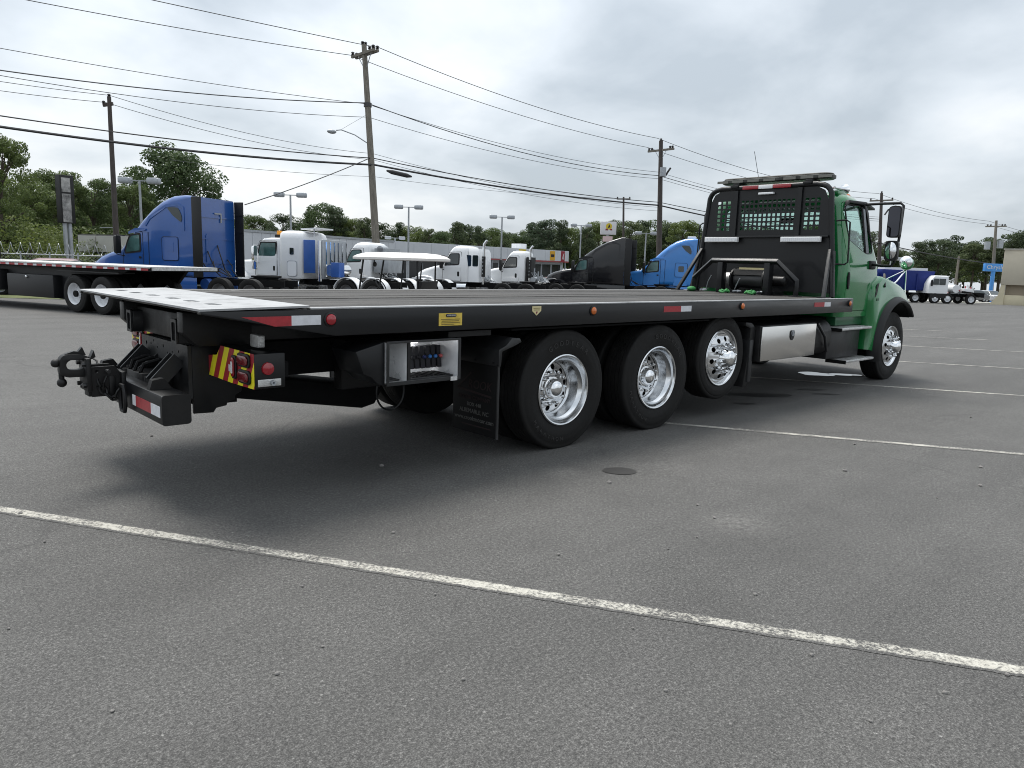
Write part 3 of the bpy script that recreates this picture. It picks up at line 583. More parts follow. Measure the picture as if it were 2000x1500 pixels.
# ---- tail lamp boxes with chevrons
def chevron(y_in, y_out, x, parent):
    sg = 1 if y_out > y_in else -1; W = abs(y_out-y_in)
    def zt(u): return 0.885 if u < 0.14 else 0.968
    # outline in (u, z): u from the inner edge
    outl = [(0.0, 0.755), (0.0, 0.885), (0.17, 0.905), (0.24, 0.972), (W, 0.968), (W, 0.752), (W*0.55, 0.748)]
    def clip_stripe(c0, c1):
        # stripe between u - k*(z-z0) = c0..c1
        k = 0.55; poly = outl
        def cut(poly, c, keep_gt):
            o = []
            for i in range(len(poly)):
                a, b = poly[i], poly[(i+1) % len(poly)]
                fa = a[0]-k*(a[1]-0.75)-c; fb = b[0]-k*(b[1]-0.75)-c
                if not keep_gt: fa, fb = -fa, -fb
                if fa >= 0: o.append(a)
                if fa*fb < 0:
                    t_ = fa/(fa-fb); o.append((a[0]+(b[0]-a[0])*t_, a[1]+(b[1]-a[1])*t_))
            return o
        q = cut(poly, c0, True)
        return cut(q, c1, False) if len(q) > 2 else []
    bx = P('lamp_box', MB().prism([(y_in+sg*u, z) for u, z in outl], 'x', x, x+0.20), BLACK, parent, bevel=0.006)
    s0 = -0.13; wdt = 0.078
    for i in range(12):
        q = clip_stripe(s0+i*wdt, s0+(i+1)*wdt)
        if len(q) > 2:
            P('chevron_stripe', MB().prism([(y_in+sg*u, z) for u, z in q], 'x', x-0.0025, x-0.0005), YELTAPE if i % 2 == 0 else REDTAPE, bx)
    def lamp(u, z, ru, rz, m_, nm):
        P('lamp_grommet', MB().prism(rrect(y_in+sg*u-ru-0.013, y_in+sg*u+ru+0.013, z-rz-0.013, z+rz+0.013, min(ru, rz), 6), 'x', x-0.016, x-0.003), PLASTIC, bx, bevel=0.003)
        P(nm, MB().prism(rrect(y_in+sg*u-ru, y_in+sg*u+ru, z-rz, z+rz, min(ru, rz)*0.9, 6), 'x', x-0.026, x-0.017), m_, bx, bevel=0.004)
    lamp(W-0.13, 0.918, 0.075, 0.030, DREDLENS, 'tail_lamp'); lamp(W-0.125, 0.815, 0.075, 0.030, DREDLENS, 'brake_lamp')
    lamp(W-0.275, 0.86, 0.024, 0.062, REDLENS, 'reverse_lamp_frame')
    P('reverse_lamp', MB().prism(rrect(y_in+sg*(W-0.275)-0.011, y_in+sg*(W-0.275)+0.011, 0.82, 0.895, 0.004, 3), 'x', x-0.029, x-0.0265), CLEARLENS, bx)
    P('lamp_label', MB().box(x-0.005, x-0.003, min(y_in+sg*(W-0.345), y_in+sg*(W-0.375)), max(y_in+sg*(W-0.345), y_in+sg*(W-0.375)), 0.82, 0.865), WHITETAPE, bx)
    P('side_lamp', MB().lathe([(0, 0.040), (sg*0.012, 0.037), (sg*0.018, 0.02), (sg*0.02, 0.0005)], 'y', 20, (x+0.085, y_out+sg*0.0005, 0.875)), REDLENS, bx)
    P('socket_plate', MB().box(x+0.02, x+0.17, min(y_out, y_out+sg*0.006), max(y_out, y_out+sg*0.006), 0.765, 0.81), DULLALU, bx, bevel=0.003)
    P('socket', MB().lathe([(0.006*sg, 0.016), (0.03*sg, 0.016), (0.03*sg, 0.008), (0.01*sg, 0.0005)], 'y', 14, (x+0.11, y_out, 0.787)), GALV, bx)
    P('lamp_box_arm', MB().box(x+0.205, x+0.26, min(sg*0.44, y_out-sg*0.08), max(sg*0.44, y_out-sg*0.08), 0.80, 0.90), CHASS, parent)
chevron(-0.44, -1.18, -2.72, T); chevron(0.44, 1.18, -2.72, T)
P('rear_work_lamp', MB().prism(rrect(-1.03, -0.90, 0.985, 1.065, 0.01, 2), 'x', -2.62, -2.58), DULLALU, bevel=0.004)
# ---- control box on the near side, its levers
ctl = P('control_box', MB().box(-1.83, -1.218, -0.96, -0.95, 0.726, 1.004), BRUSHED)
P('box_panel', MB().box(-1.83, -1.218, -1.28, -0.961, 1.004, 1.010), BLACK, ctl)
P('box_panel', MB().box(-1.83, -1.218, -1.29, -0.961, 0.718, 0.726), DULLALU, ctl)
P('box_panel', MB().box(-1.225, -1.218, -1.28, -0.961, 0.7265, 1.0035), BRUSHED, ctl)
P('box_panel', MB().box(-1.836, -1.8305, -1.28, -0.961, 0.7265, 1.0035), BRUSHED, ctl)
P('box_divider', MB().box(-1.662, -1.650, -1.270, -0.961, 0.7265, 1.0035), BRUSHED, ctl)
P('divider_edge', MB().box(-1.667, -1.645, -1.285, -1.2705, 0.7265, 1.0035), STEEL, ctl)
P('box_frame', MB().plate([(-1.845, 0.708), (-1.205, 0.708), (-1.205, 1.014), (-1.845, 1.014)], [[(-1.825, 0.735), (-1.225, 0.735), (-1.225, 0.998), (-1.825, 0.998)]], lambda u, v, s_: (u, s_, v), -1.296, -1.285), GREYST, ctl, bevel=0.002, seg=1)
P('control_housing', MB().prism([(-2.07, 0.955), (-1.847, 1.01), (-1.847, 0.712), (-1.90, 0.725), (-1.95, 0.775), (-2.01, 0.80)], 'y', -1.27, -0.95), BLACK, bevel=0.006)
knobs = [INK, INK, mat('navy_knob', (0.02, 0.03, 0.12), 0.4), mat('blue_knob', (0.05, 0.20, 0.55), 0.4), mat('blue_knob', (0.05, 0.20, 0.55), 0.4), mat('pink_knob', (0.60, 0.12, 0.12), 0.4)]
for i in range(6):
    x = -1.515 + i*0.05
    lv = P('control_lever', MB().prism([(x-0.018, 0.945), (x+0.014, 0.945), (x+0.022, 0.87), (x+0.032, 0.78), (x-0.004, 0.78), (x-0.012, 0.87)], 'y', -1.10, -1.04), INK, ctl)
    P('lever_knob', MB().ball((x+0.005, -1.125, 0.868), 0.015, 10, 6).cyl((x+0.005, -1.125, 0.868), (x+0.005, -1.09, 0.868), 0.005, 6), knobs[i], ctl)
P('lever_rod', MB().cyl((-1.70, -1.03, 0.865), (-1.24, -1.03, 0.868), 0.004, 6).tube([(-1.65, -1.05, 0.80), (-1.60, -1.06, 0.84), (-1.56, -1.05, 0.865)], 0.006, 6), STEEL, ctl)
P('control_tray', MB().box(-1.64, -1.24, -1.25, -1.03, 0.727, 0.742).box(-1.80, -1.69, -1.22, -1.02, 0.727, 0.739), GREYST, ctl, bevel=0.003)
for k in range(9): P('tray_slat', MB().box(-1.63+k*0.043, -1.605+k*0.043, -1.24, -1.04, 0.7425, 0.748), STEEL, ctl)
P('box_latch', MB().box(-1.30, -1.24, -1.30, -1.293, 0.705, 0.735), DULLALU, ctl)
P('box_hanger', MB().box(-1.60, -1.40, -1.05, -0.97, 0.972, 1.003), STEEL, ctl)
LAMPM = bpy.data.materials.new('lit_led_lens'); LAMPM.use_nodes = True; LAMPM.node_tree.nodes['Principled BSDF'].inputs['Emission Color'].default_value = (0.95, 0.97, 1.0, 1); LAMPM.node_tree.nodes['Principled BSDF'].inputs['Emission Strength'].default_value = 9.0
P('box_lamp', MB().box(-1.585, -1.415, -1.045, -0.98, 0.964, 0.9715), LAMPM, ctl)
P('valve_bank', MB().box(-1.80, -1.15, -0.62, -0.50, 0.585, 0.86), STEEL, bevel=0.01)
P('control_support', MB().box(-1.80, -1.25, -0.945, -0.46, 0.90, 0.96), CHASS)
P('hose_loop', MB().tube([(-1.32+0.13*math.cos(a), -0.55, 0.52+0.15*math.sin(a)) for a in [R(150+10*k) for k in range(25)]], 0.008, 6).tube([(-1.42, -0.6, 0.70), (-1.46, -0.6, 0.58)], 0.006, 6), GREYST)
# ---- mud flaps
for sg in (-1, 1):
    y0, y1 = sorted((sg*0.74, sg*1.285))
    fl = P('mud_flap', MB().box(-0.830, -0.818, y0, y1, 0.20, 0.79), FLAP, bevel=0.003)
    P('flap_edge', MB().box(-0.834, -0.814, sg*1.286-0.006, sg*1.286+0.006, 0.195, 0.79), GREYST, fl)
    br = P('fender_bracket', MB().prism([(-0.834, 0.775), (-0.834, 0.905), (-0.76, 0.935), (-0.70, 0.99), (-0.62, 0.985), (-0.60, 0.955), (-0.68, 0.925), (-0.80, 0.89), (-0.812, 0.775)], 'y', sg*0.72, sg*1.30), GREYST, bevel=0.003)
    for yy in (0.80, 1.02, 1.24): P('bolt', MB().cyl((-0.842, sg*yy, 0.80), (-0.832, sg*yy, 0.80), 0.010, 6), STEEL, br)
    P('bracket_post', MB().box(-1.25, -0.835, min(sg*0.75, sg*1.2), max(sg*0.75, sg*1.2), 1.01, 1.05), STEEL)
    if sg < 0:
        text('flap_lettering', 'ROOK', 0.10, FLAPRED, fl, (-0.8315, -1.075, 0.595), (0, -1, 0), (0, 0, 1), shear=0.15)
        P('flap_logo_bar', MB().bar((-0.8315, -0.80, 0.555), (-0.8315, -0.97, 0.69), 0.001, 0.014, (0, 0, 1)), FLAPRED, fl)
        P('flap_logo_bar', MB().bar((-0.8315, -0.80, 0.55), (-0.8315, -1.22, 0.52), 0.001, 0.016, (0, 0, 1)), FLAPRED, fl)
        text('flap_lettering', 'MOTOR COMPANY', 0.045, FLAPRED, fl, (-0.8315, -1.01, 0.485), (0, -1, 0), (0, 0, 1))
        text('flap_lettering', 'BOX 448', 0.045, FLAPINK, fl, (-0.8315, -1.01, 0.43), (0, -1, 0), (0, 0, 1))
        text('flap_lettering', 'ALBEMARLE, NC', 0.05, FLAPINK, fl, (-0.8315, -1.01, 0.375), (0, -1, 0), (0, 0, 1))
        text('flap_lettering', 'www.crookmotor.com', 0.052, FLAPINK, fl, (-0.8315, -1.01, 0.315), (0, -1, 0), (0, 0, 1))
        P('flap_logo_bar', MB().bar((-0.8315, -0.86, 0.262), (-0.8315, -1.22, 0.262), 0.001, 0.008, (0, 0, 1)), FLAPRED, fl)
# ---- wheels (axle along y, outer side towards -y)
def tyre_mesh(Ro, wd, ri=0.295, n=64, ribs=5):
    h = wd/2; pr = []
    pr += [(-h*0.80, ri), (-h*0.88, ri+0.012), (-h*0.93, ri+0.03), (-h*1.0, ri+(Ro-ri)*0.38), (-h*1.01, ri+(Ro-ri)*0.50), (-h*0.995, ri+(Ro-ri)*0.55), (-h*1.0, ri+(Ro-ri)*0.58), (-h*0.97, ri+(Ro-ri)*0.74), (-h*0.955, ri+(Ro-ri)*0.76), (-h*0.93, Ro-0.035), (-h*0.93, Ro-0.022), (-h*0.90, Ro-0.012), (-h*0.83, Ro-0.003)]
    g = 0.013
    xs = [-0.78 + 1.56*i/ribs for i in range(ribs+1)]
    for i in range(ribs):
        a, b = xs[i]*h, xs[i+1]*h; gw = 0.006
        pr += [(a+gw*0.5, Ro), (b-gw*0.5, Ro)]
        if i < ribs-1: pr += [(b-gw*0.4, Ro-g), (b+gw*0.4, Ro-g)]
    half = [(-t_, r_) for t_, r_ in reversed(pr[:13])]
    pr += half
    return MB().lathe(pr, 'y', n)
def disc(r0, r1, nh, rh, rp, fz, thick=0.012, n=48, ph=0.0):
    holes = [circ(rp*math.cos(2*math.pi*i/nh+ph), rp*math.sin(2*math.pi*i/nh+ph), rh, 12) for i in range(nh)]
    inner = circ(0, 0, r0, 28)
    return MB().plate(circ(0, 0, r1, n), holes + [inner], lambda u, v, s_: (u, fz(math.hypot(u, v)) + s_, v), 0.0, thick)
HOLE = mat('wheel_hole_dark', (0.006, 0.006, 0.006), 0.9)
def make_wheel(kind, name='wheel', Ro=0.518, lettering=None):
    """kind 'dual' (deep dish outer dual + inner tyre) or 'single' (disc bulging outwards). local origin = axle centre at the outer lip plane"""
    # y local: outer lip plane y=0, inwards +y
    if kind == 'dual':
        w_ = P('wheel', MB().lathe([(0.012, 0.283), (-0.004, 0.290), (-0.008, 0.300), (-0.002, 0.309), (0.008, 0.309), (0.02, 0.296), (0.045, 0.290), (0.10, 0.272), (0.20, 0.262), (0.25, 0.262)], 'y', 56)
              .lathe([(0.012, 0.283), (0.03, 0.278), (0.05, 0.270), (0.07, 0.250), (0.155, 0.243), (0.165, 0.235), (0.175, 0.225)], 'y', 56), ALU, smooth=40)
        fz = lambda r_: 0.150 + 0.030*min(1, max(0, (r_-0.12)/0.11))
        P('wheel_disc', disc(0.075, 0.232, 10, 0.026, 0.183, fz, ph=0.2), ALU, w_, smooth=40)
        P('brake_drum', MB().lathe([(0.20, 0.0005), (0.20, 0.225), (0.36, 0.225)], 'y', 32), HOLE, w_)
        P('hub_cap', MB().lathe([(0.150, 0.085), (0.09, 0.082), (0.075, 0.074), (0.06, 0.055), (0.052, 0.03), (0.05, 0.0005)], 'y', 32), CHROME, w_, smooth=40)
        P('hub_flange', MB().lathe([(0.149, 0.100), (0.138, 0.098), (0.136, 0.083)], 'y', 32), CHROME, w_)
        for i in range(10):
            a = 2*math.pi*i/10; cx, cz = 0.1425*math.cos(a), 0.1425*math.sin(a)
            P('lug_nut', MB().cyl((cx, 0.152, cz), (cx, 0.112, cz), 0.017, 6).cyl((cx, 0.112, cz), (cx, 0.096, cz), 0.009, 6), CHROME, w_)
        P('tyre', tyre_mesh(Ro, 0.275).xform(Matrix.Translation((0, 0.130, 0))), RUBBER, w_, smooth=30)
        P('inner_tyre', tyre_mesh(Ro, 0.275, n=40).xform(Matrix.Translation((0, 0.455, 0))), RUBBER, w_, smooth=30)
        P('inner_rim', MB().lathe([(0.33, 0.285), (0.36, 0.262), (0.57, 0.262), (0.585, 0.295)], 'y', 32).lathe([(0.36, 0.262), (0.37, 0.10)], 'y', 32), CHASS, w_)
    else:
        w_ = P('wheel', MB().lathe([(0.03, 0.280), (0.0, 0.288), (-0.006, 0.296), (-0.008, 0.303), (-0.002, 0.309), (0.008, 0.309), (0.02, 0.296), (0.05, 0.288), (0.10, 0.272), (0.20, 0.262)], 'y', 56)
              .lathe([(0.03, 0.280), (0.03, 0.265), (0.012, 0.250)], 'y', 56), ALU, smooth=40)
        fz = lambda r_: 0.012 - 0.055*(1-min(1, max(0, (r_-0.11)/0.145)))
        P('wheel_disc', disc(0.09, 0.252, 10, 0.027, 0.203, fz, ph=0.15), ALU, w_, smooth=40)
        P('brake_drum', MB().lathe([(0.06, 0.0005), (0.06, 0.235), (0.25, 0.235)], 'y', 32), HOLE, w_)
        P('hub_cap', MB().lathe([(-0.03, 0.112), (-0.055, 0.108), (-0.065, 0.098), (-0.10, 0.092), (-0.125, 0.080), (-0.14, 0.055), (-0.146, 0.0005)], 'y', 32), CHROME, w_, smooth=40)
        for i in range(10):
            a = 2*math.pi*i/10+0.2; cx, cz = 0.1425*math.cos(a), 0.1425*math.sin(a)
            P('lug_nut', MB().cyl((cx, -0.03, cz), (cx, -0.085, cz), 0.019, 8).cyl((cx, -0.085, cz), (cx, -0.10, cz), 0.019, 8, 0.006), CHROME, w_)
        P('tyre', tyre_mesh(Ro, 0.275).xform(Matrix.Translation((0, 0.130, 0))), RUBBER, w_, smooth=30)
    return w_
TYTEXT = mat('tyre_lettering', (0.026, 0.025, 0.024), 0.7)
def tyre_text(w_, s_, rad, a0, step, size, inward=False):
    for i, ch in enumerate(s_):
        if ch == ' ': continue
        a = a0 + i*step*(1 if inward else -1)
        # face towards -y; right along +x when looking at -y face with x to the right
        rd = Vector((math.cos(a), 0, math.sin(a))); up = rd if not inward else -rd
        xd = Vector((math.sin(a), 0, -math.cos(a))) if not inward else Vector((-math.sin(a), 0, math.cos(a)))
        text('tyre_lettering', ch, size, TYTEXT, w_, (rad*rd.x, -0.009, rad*rd.z), xd, up, ext=0.003)
wd0 = make_wheel('dual'); wd0.location = (0, -1.215, 0.505)
tyre_text(wd0, 'GOODYEAR', 0.405, R(118), R(9.5), 0.062)
tyre_text(wd0, 'MARATHON', 0.425, R(215), R(7.5), 0.045, True)
def cpw(src, loc, flip=False, spin=0.0):
    c = copy_tree(src, T); c.location = loc; c.rotation_euler = (0, spin if not flip else spin, math.pi if flip else 0); return c
cpw(wd0, (1.32, -1.215, 0.505), spin=0.35); cpw(wd0, (0, 1.215, 0.505), True); cpw(wd0, (1.32, 1.215, 0.505), True)
wt = make_wheel('single', Ro=0.458); wt.location = (2.485, -1.20, 0.632); cpw(wt, (2.485, 1.20, 0.632), True)
wf = make_wheel('single', Ro=0.518); wf.location = (7.29, -1.15, 0.505); wf.rotation_euler = (0, 0.3, 0); cpw(wf, (7.29, 1.15, 0.505), True)
for x, z in ((0, 0.505), (1.32, 0.505), (2.485, 0.632), (7.29, 0.47)):
    P('axle', MB().cyl((x, -0.95, z), (x, 0.95, z), 0.07, 12).ball((x, 0, z), 0.2 if x < 2 else 0.06), CHASS)
# inner fenders over the tandem and the lift axle flap
for sg in (-1, 1):
    y0, y1 = sorted((sg*0.66, sg*1.22))
    P('axle_flap', MB().prism([(2.93, 0.27), (3.02, 0.285), (3.10, 0.62), (3.12, 0.93), (3.03, 0.99), (2.90, 1.0), (2.90, 0.96), (3.01, 0.93), (3.0, 0.62)], 'y', y0, y1), STEEL, bevel=0.004)
    P('flap_pocket', MB().box(3.0, 3.075, min(sg*1.235, sg*1.1), max(sg*1.235, sg*1.1), 0.32, 0.80), GREYST, bevel=0.01)
    P('inner_wheel_shield', MB().box(-0.62, 2.2, min(sg*0.60, sg*1.20), max(sg*0.60, sg*1.20), 1.035, 1.05), CHASS)
# ---- stainless tool box
tb = P('tool_box', MB().box(3.14, 4.49, -1.268, -0.70, 0.545, 0.955), STEEL, bevel=0.01)
P('tool_box_door', MB().box(3.155, 4.475, -1.290, -1.269, 0.552, 0.945), STAIN, tb, bevel=0.008)
P('latch_plate', MB().prism(rpoly([(3.80, 0.885), (3.90, 0.885), (3.90, 0.80), (3.85, 0.755), (3.80, 0.80)], 0.03, 4), 'y', -1.298, -1.2905), PLASTIC, tb)
P('latch_ring', MB().lathe([(-0.002, 0.036), (-0.010, 0.036), (-0.010, 0.028), (-0.002, 0.028)], 'y', 20, (3.85, -1.296, 0.85)), GALV, tb)
P('latch_handle', MB().box(3.84, 3.86, -1.306, -1.297, 0.825, 0.875), GALV, tb)
tb2 = P('tool_box', MB().box(3.14, 4.49, 0.70, 1.268, 0.545, 0.955), STAIN, bevel=0.01)
# ---- tank and battery box and steps
for sg in (-1, 1):
    y0, y1 = sorted((sg*0.72, sg*1.16))
    P('fuel_tank', MB().loft([[(x, p_[0], p_[1]) for p_ in rrect(y0+e_, y1-e_, 0.50+e_, 0.97-e_, 0.18, 6)] for x, e_ in ((4.55, 0.03), (4.58, 0.0), (5.20, 0.0), (5.24, 0.03))]), STEEL, smooth=40)
    y0, y1 = sorted((sg*0.62, sg*1.08))
    P('battery_box', MB().box(5.28, 6.30, y0, y1, 0.42, 0.82), GREYST, bevel=0.012)
    for z, x0, x1 in ((0.845, 5.40, 6.38), (0.395, 5.62, 6.55)):
        y0, y1 = sorted((sg*0.93, sg*1.215))
        sp = P('step', MB().box(x0, x1, y0, y1, z-0.035, z), DULLALU, bevel=0.010)
        for k in range(12): P('step_tread', MB().box(x0+0.04+k*(x1-x0-0.08)/12, x0+0.065+k*(x1-x0-0.08)/12, y0+0.02, y1-0.02, z, z+0.005), DULLALU, sp)
        P('step_end', MB().box(x0-0.012, x0, y0, y1, z-0.05, z-0.002), STEEL, sp)
    P('air_line', MB().tube([(4.75, sg*1.17, 0.93), (4.95, sg*1.19, 0.75), (5.05, sg*1.185, 0.55)], 0.018, 8), GREYST)
# ---- headboard
HX = 5.335
def hwid(z): return 1.065 - (z-1.25)*0.105
tubep = [(HX, sg_*hwid(z), z) for sg_, z in ((-1, 1.25), (-1, 2.0), (-1, 2.50))] + [(HX, -hwid(2.5)+0.15*(1-math.cos(a)), 2.55+0.18*math.sin(a)) for a in (0.35, 0.7, 1.05, 1.4)]
tubep += [(HX, -0.72, 2.745), (HX, 0.72, 2.745)] + [(HX, y_*-1, z_) for (_, y_, z_) in reversed(tubep)]
P('headboard_frame', MB().tube(tubep, 0.036, 10), BLACK, smooth=50)
hl = [(-hwid(1.3)+0.02, 1.30), (hwid(1.3)-0.02, 1.30), (hwid(2.04)-0.02, 2.045), (-hwid(2.04)+0.02, 2.045)]
P('headboard_panel', MB().plate(hl, [], lambda u, v, s_: (s_, u, v), HX-0.006, HX+0.004), BLACK)
hu = [(-hwid(2.05)+0.02, 2.055), (hwid(2.05)-0.02, 2.055), (hwid(2.5)-0.03, 2.52), (hwid(2.5)-0.10, 2.66), (hwid(2.5)-0.22, 2.72), (-hwid(2.5)+0.22, 2.72), (-hwid(2.5)+0.10, 2.66), (-hwid(2.5)+0.03, 2.52)]
holes = []
def gridholes(y0, y1, z0, z1, nc, nr, f=0.66):
    for i in range(nc):
        for k in range(nr):
            cy = y0 + (i+0.5)*(y1-y0)/nc; cz = z0 + (k+0.5)*(z1-z0)/nr; a = (y1-y0)/nc*f/2; b = (z1-z0)/nr*f/2
            holes.append(rpoly([(cy-a, cz-b), (cy+a, cz-b), (cy+a, cz+b), (cy-a, cz+b)], 0.006, 1))
gridholes(-0.44, 0.40, 2.135, 2.575, 12, 7); gridholes(-0.80, -0.56, 2.135, 2.575, 3, 7); gridholes(0.55, 0.79, 2.135, 2.575, 3, 7)
P('headboard_grille', MB().plate(hu, holes, lambda u, v, s_: (s_, u, v), HX-0.006, HX+0.003), BLACK)
for y in (-0.50, 0.47): P('headboard_rib', MB().box(HX-0.035, HX-0.007, y-0.03, y+0.03, 2.06, 2.71), BLACK)
P('headboard_rail', MB().box(HX-0.05, HX-0.008, -0.95, 0.95, 2.036, 2.066), BLACK, bevel=0.006)
for y0, y1 in ((-0.87, -0.31), (0.36, 0.90)):
    wl_ = P('work_light', MB().box(HX-0.11, HX-0.052, y0, y1, 1.975, 2.045), mat('lamp_white', (0.80, 0.80, 0.80), 0.4), bevel=0.006)
    P('work_light_lens', MB().plate(rrect(y0+0.02, y1-0.02, 1.987, 2.033, 0.005, 2), [], lambda u, v, s_: (s_, u, v), HX-0.115, HX-0.1105), CLEARLENS, wl_)
    for k in range(18): P('lens_rib', MB().box(HX-0.1165, HX-0.1155, y0+0.03+k*(y1-y0-0.06)/18, y0+0.034+k*(y1-y0-0.06)/18, 1.99, 2.03), WHITETAPE, wl_)
for y0, y1, m_ in ((0.12, 0.37, REDLENS), (-0.10, 0.12, CLEARLENS), (-0.37, -0.10, REDLENS)):
    P('marker_strip', MB().box(HX-0.052, HX-0.036, y0+0.003, y1-0.003, 2.715, 2.765), m_, bevel=0.004)
P('cargo_lamp', MB().box(HX-0.06, HX-0.008, -0.12, 0.11, 2.635, 2.665), CLEARLENS, bevel=0.006)
lbm = mat('smoked_clear_dome', (0.05, 0.052, 0.047), 0.4, coat=0.0, spec=0.3, var=0.6, vscale=9)
lb = P('light_bar', MB().loft([[(p_[0], p_[1], z) for p_ in rrect(5.36+e_, 5.66-e_, -0.86+e_, 0.80-e_, 0.12, 6)] for z, e_ in ((2.815, 0.02), (2.83, 0.0), (2.868, 0.0), (2.885, 0.03))]), lbm, smooth=40)
P('light_bar_cap', MB().loft([[(p_[0], p_[1], z) for p_ in rrect(5.37+e_, 5.65-e_, -0.85+e_, 0.79-e_, 0.11, 6)] for z, e_ in ((2.886, 0.01), (2.898, 0.02), (2.902, 0.06))]), mat('light_bar_top', (0.07, 0.068, 0.06), 0.6, spec=0.25), lb, smooth=40)
for y in (-0.80, -0.55, -0.3, 0.0, 0.25, 0.5, 0.74): P('light_module', MB().box(5.355, 5.362, y-0.09, y+0.09, 2.828, 2.862), mat('dull_module', (0.16, 0.16, 0.14), 0.3), lb)
for y in (-0.60, 0.50): P('light_bar_foot', MB().box(5.32, 5.55, y-0.05, y+0.05, 2.778, 2.815).box(HX-0.06, HX+0.04, y-0.06, y+0.06, 2.745, 2.782), STEEL, bevel=0.005)
for sg in (-1, 1):
    P('headboard_strut', MB().bar((4.93, sg*1.13, 1.25), (5.31, sg*0.985, 1.875), 0.045, 0.045, (0, 1, 0)), GREYST, bevel=0.006)
    P('strut_brace', MB().bar((5.25, sg*1.10, 1.25), (5.335, sg*1.02, 1.86), 0.045, 0.045, (0, 1, 0)), GREYST, bevel=0.006)
    P('strut_foot', MB().box(4.86, 5.02, sg*1.13-0.06, sg*1.13+0.06, 1.2495, 1.262), GREYST, bevel=0.003)
    P('grab_rail', MB().tube([(5.40, sg*0.99, 2.26), (5.46, sg*1.10, 2.27), (5.46, sg*1.15, 2.24), (5.46, sg*1.17, 1.72), (5.46, sg*1.13, 1.69), (5.40, sg*1.03, 1.69)], 0.011, 8), PLASTIC)
# winch frame
hump = [(4.85, -0.79, 1.25), (4.85, -0.79, 1.45), (4.85, -0.50, 1.70), (4.85, 0.50, 1.70), (4.85, 0.79, 1.45), (4.85, 0.79, 1.25)]
mb = MB().tube(hump, 0.040, 4)
P('winch_frame', mb, BLACK, bevel=0.004, smooth=30)
for sg in (-1, 1):
    P('winch_post', MB().box(4.83, 4.95, sg*0.36-0.04, sg*0.36+0.04, 1.25, 1.68), BLACK, bevel=0.005)
    P('frame_foot', MB().box(4.78, 4.92, sg*0.79-0.06, sg*0.79+0.06, 1.2495, 1.262), GREYST)
wn = P('winch', MB().lathe([(-0.26, 0.0005), (-0.26, 0.16), (-0.235, 0.16), (-0.235, 0.07), (0.235, 0.07), (0.235, 0.16), (0.26, 0.16), (0.26, 0.0005)], 'y', 28, (5.08, 0, 1.44)), STEEL, smooth=30)
P('winch_rope', MB().lathe([(-0.23, 0.071), (-0.22, 0.11), (0.22, 0.11), (0.23, 0.071)], 'y', 28, (5.08, 0, 1.44)), GREYST, wn)
P('winch_motor', MB().cyl((5.08, -0.27, 1.44), (5.08, -0.50, 1.44), 0.07, 16).ball((5.08, -0.5, 1.44), 0.07, 12, 8, (1, .5, 1)), STEEL, wn)
P('winch_gear', MB().cyl((5.08, 0.27, 1.44), (5.08, 0.46, 1.44), 0.10, 16).ball((5.08, 0.46, 1.44), 0.10, 12, 8, (1, .4, 1)), DULLALU, wn)
P('winch_label', MB().box(4.99, 4.995, -0.26, 0.15, 1.585, 1.612), CREAM, wn)
P('winch_base', MB().box(4.96, 5.24, -0.42, 0.42, 1.25, 1.30), BLACK, wn)
P('tension_plate', MB().prism([(4.97, 1.51), (5.0, 1.58), (5.1, 1.60), (5.1, 1.585), (5.01, 1.565), (4.985, 1.505)], 'y', -0.25, 0.25), STEEL, wn)
P('clutch_handle', MB().tube([(4.98, 0.20, 1.27), (4.90, 0.12, 1.36), (4.88, 0.06, 1.46)], 0.009, 6).tube([(4.92, 0.62, 1.28), (4.90, 0.58, 1.40), (4.88, 0.52, 1.49)], 0.007, 6), GALV, wn)
# straps and hooks lying behind the winch frame
STRAP = mat('green_strap', (0.03, 0.20, 0.05), 0.7)
for i, (x, y) in enumerate(((4.76, 0.76), (4.74, 0.20), (4.74, -0.20))):
    o = thing('tie_down_strap', ['coiled green tie-down strap on the deck left of the winch frame', 'loose green tie-down strap on the deck below the winch', 'flat green tie-down strap on the deck beside the winch post'][i], 'strap', (x, y, 1.258), 0.4*i)
    build('webbing', MB().tube([(0.13*math.cos(a)*(1-0.03*k), 0.07*math.sin(a)*(1-0.02*k), 0.010+0.0009*k+0.012*math.sin(k*1.9)) for k, a in enumerate([0.5*j for j in range(26)])], 0.016, 6) if i != 0 else MB().ball((0, 0, 0.03), 0.06, 12, 8, (1.3, 1, .6)), STRAP, o)
    build('hook', MB().tube([(0.06, -0.10, 0.02), (0.10, -0.16, 0.03), (0.06, -0.21, 0.025), (0.02, -0.17, 0.02)], 0.012, 6), GALV, o)
# ---- cab
def cablv(e):
    return [(0.98, 5.53+e, 6.72-e, -1.095+e, 1.095-e, 0.14), (1.15, 5.52+e, 6.74-e, -1.115+e, 1.115-e, 0.14), (1.45, 5.515+e, 6.72-e, -1.125+e, 1.125-e, 0.14), (1.72, 5.515+e, 6.68-e, -1.12+e, 1.12-e, 0.14), (1.80, 5.52+e, 6.64-e, -1.105+e, 1.105-e, 0.14),
            (2.15, 5.53+e, 6.45-e, -1.055+e, 1.055-e, 0.15), (2.45, 5.545+e, 6.28-e, -1.005+e, 1.005-e, 0.16), (2.56, 5.56+e, 6.20-e, -0.975+e, 0.975-e, 0.18), (2.62-e*0.3, 5.60+e, 6.12-e, -0.93+e, 0.93-e, 0.20), (2.665-e, 5.68+e, 5.98-e, -0.82+e, 0.82-e, 0.14), (2.68-e, 5.76, 5.9, -0.6, 0.6, 0.05)]
outm = tomesh(loftz(cablv(0.0), 6)); inm = tomesh(loftz([(1.02,)+cablv(0.045)[0][1:]] + cablv(0.045)[1:], 6))
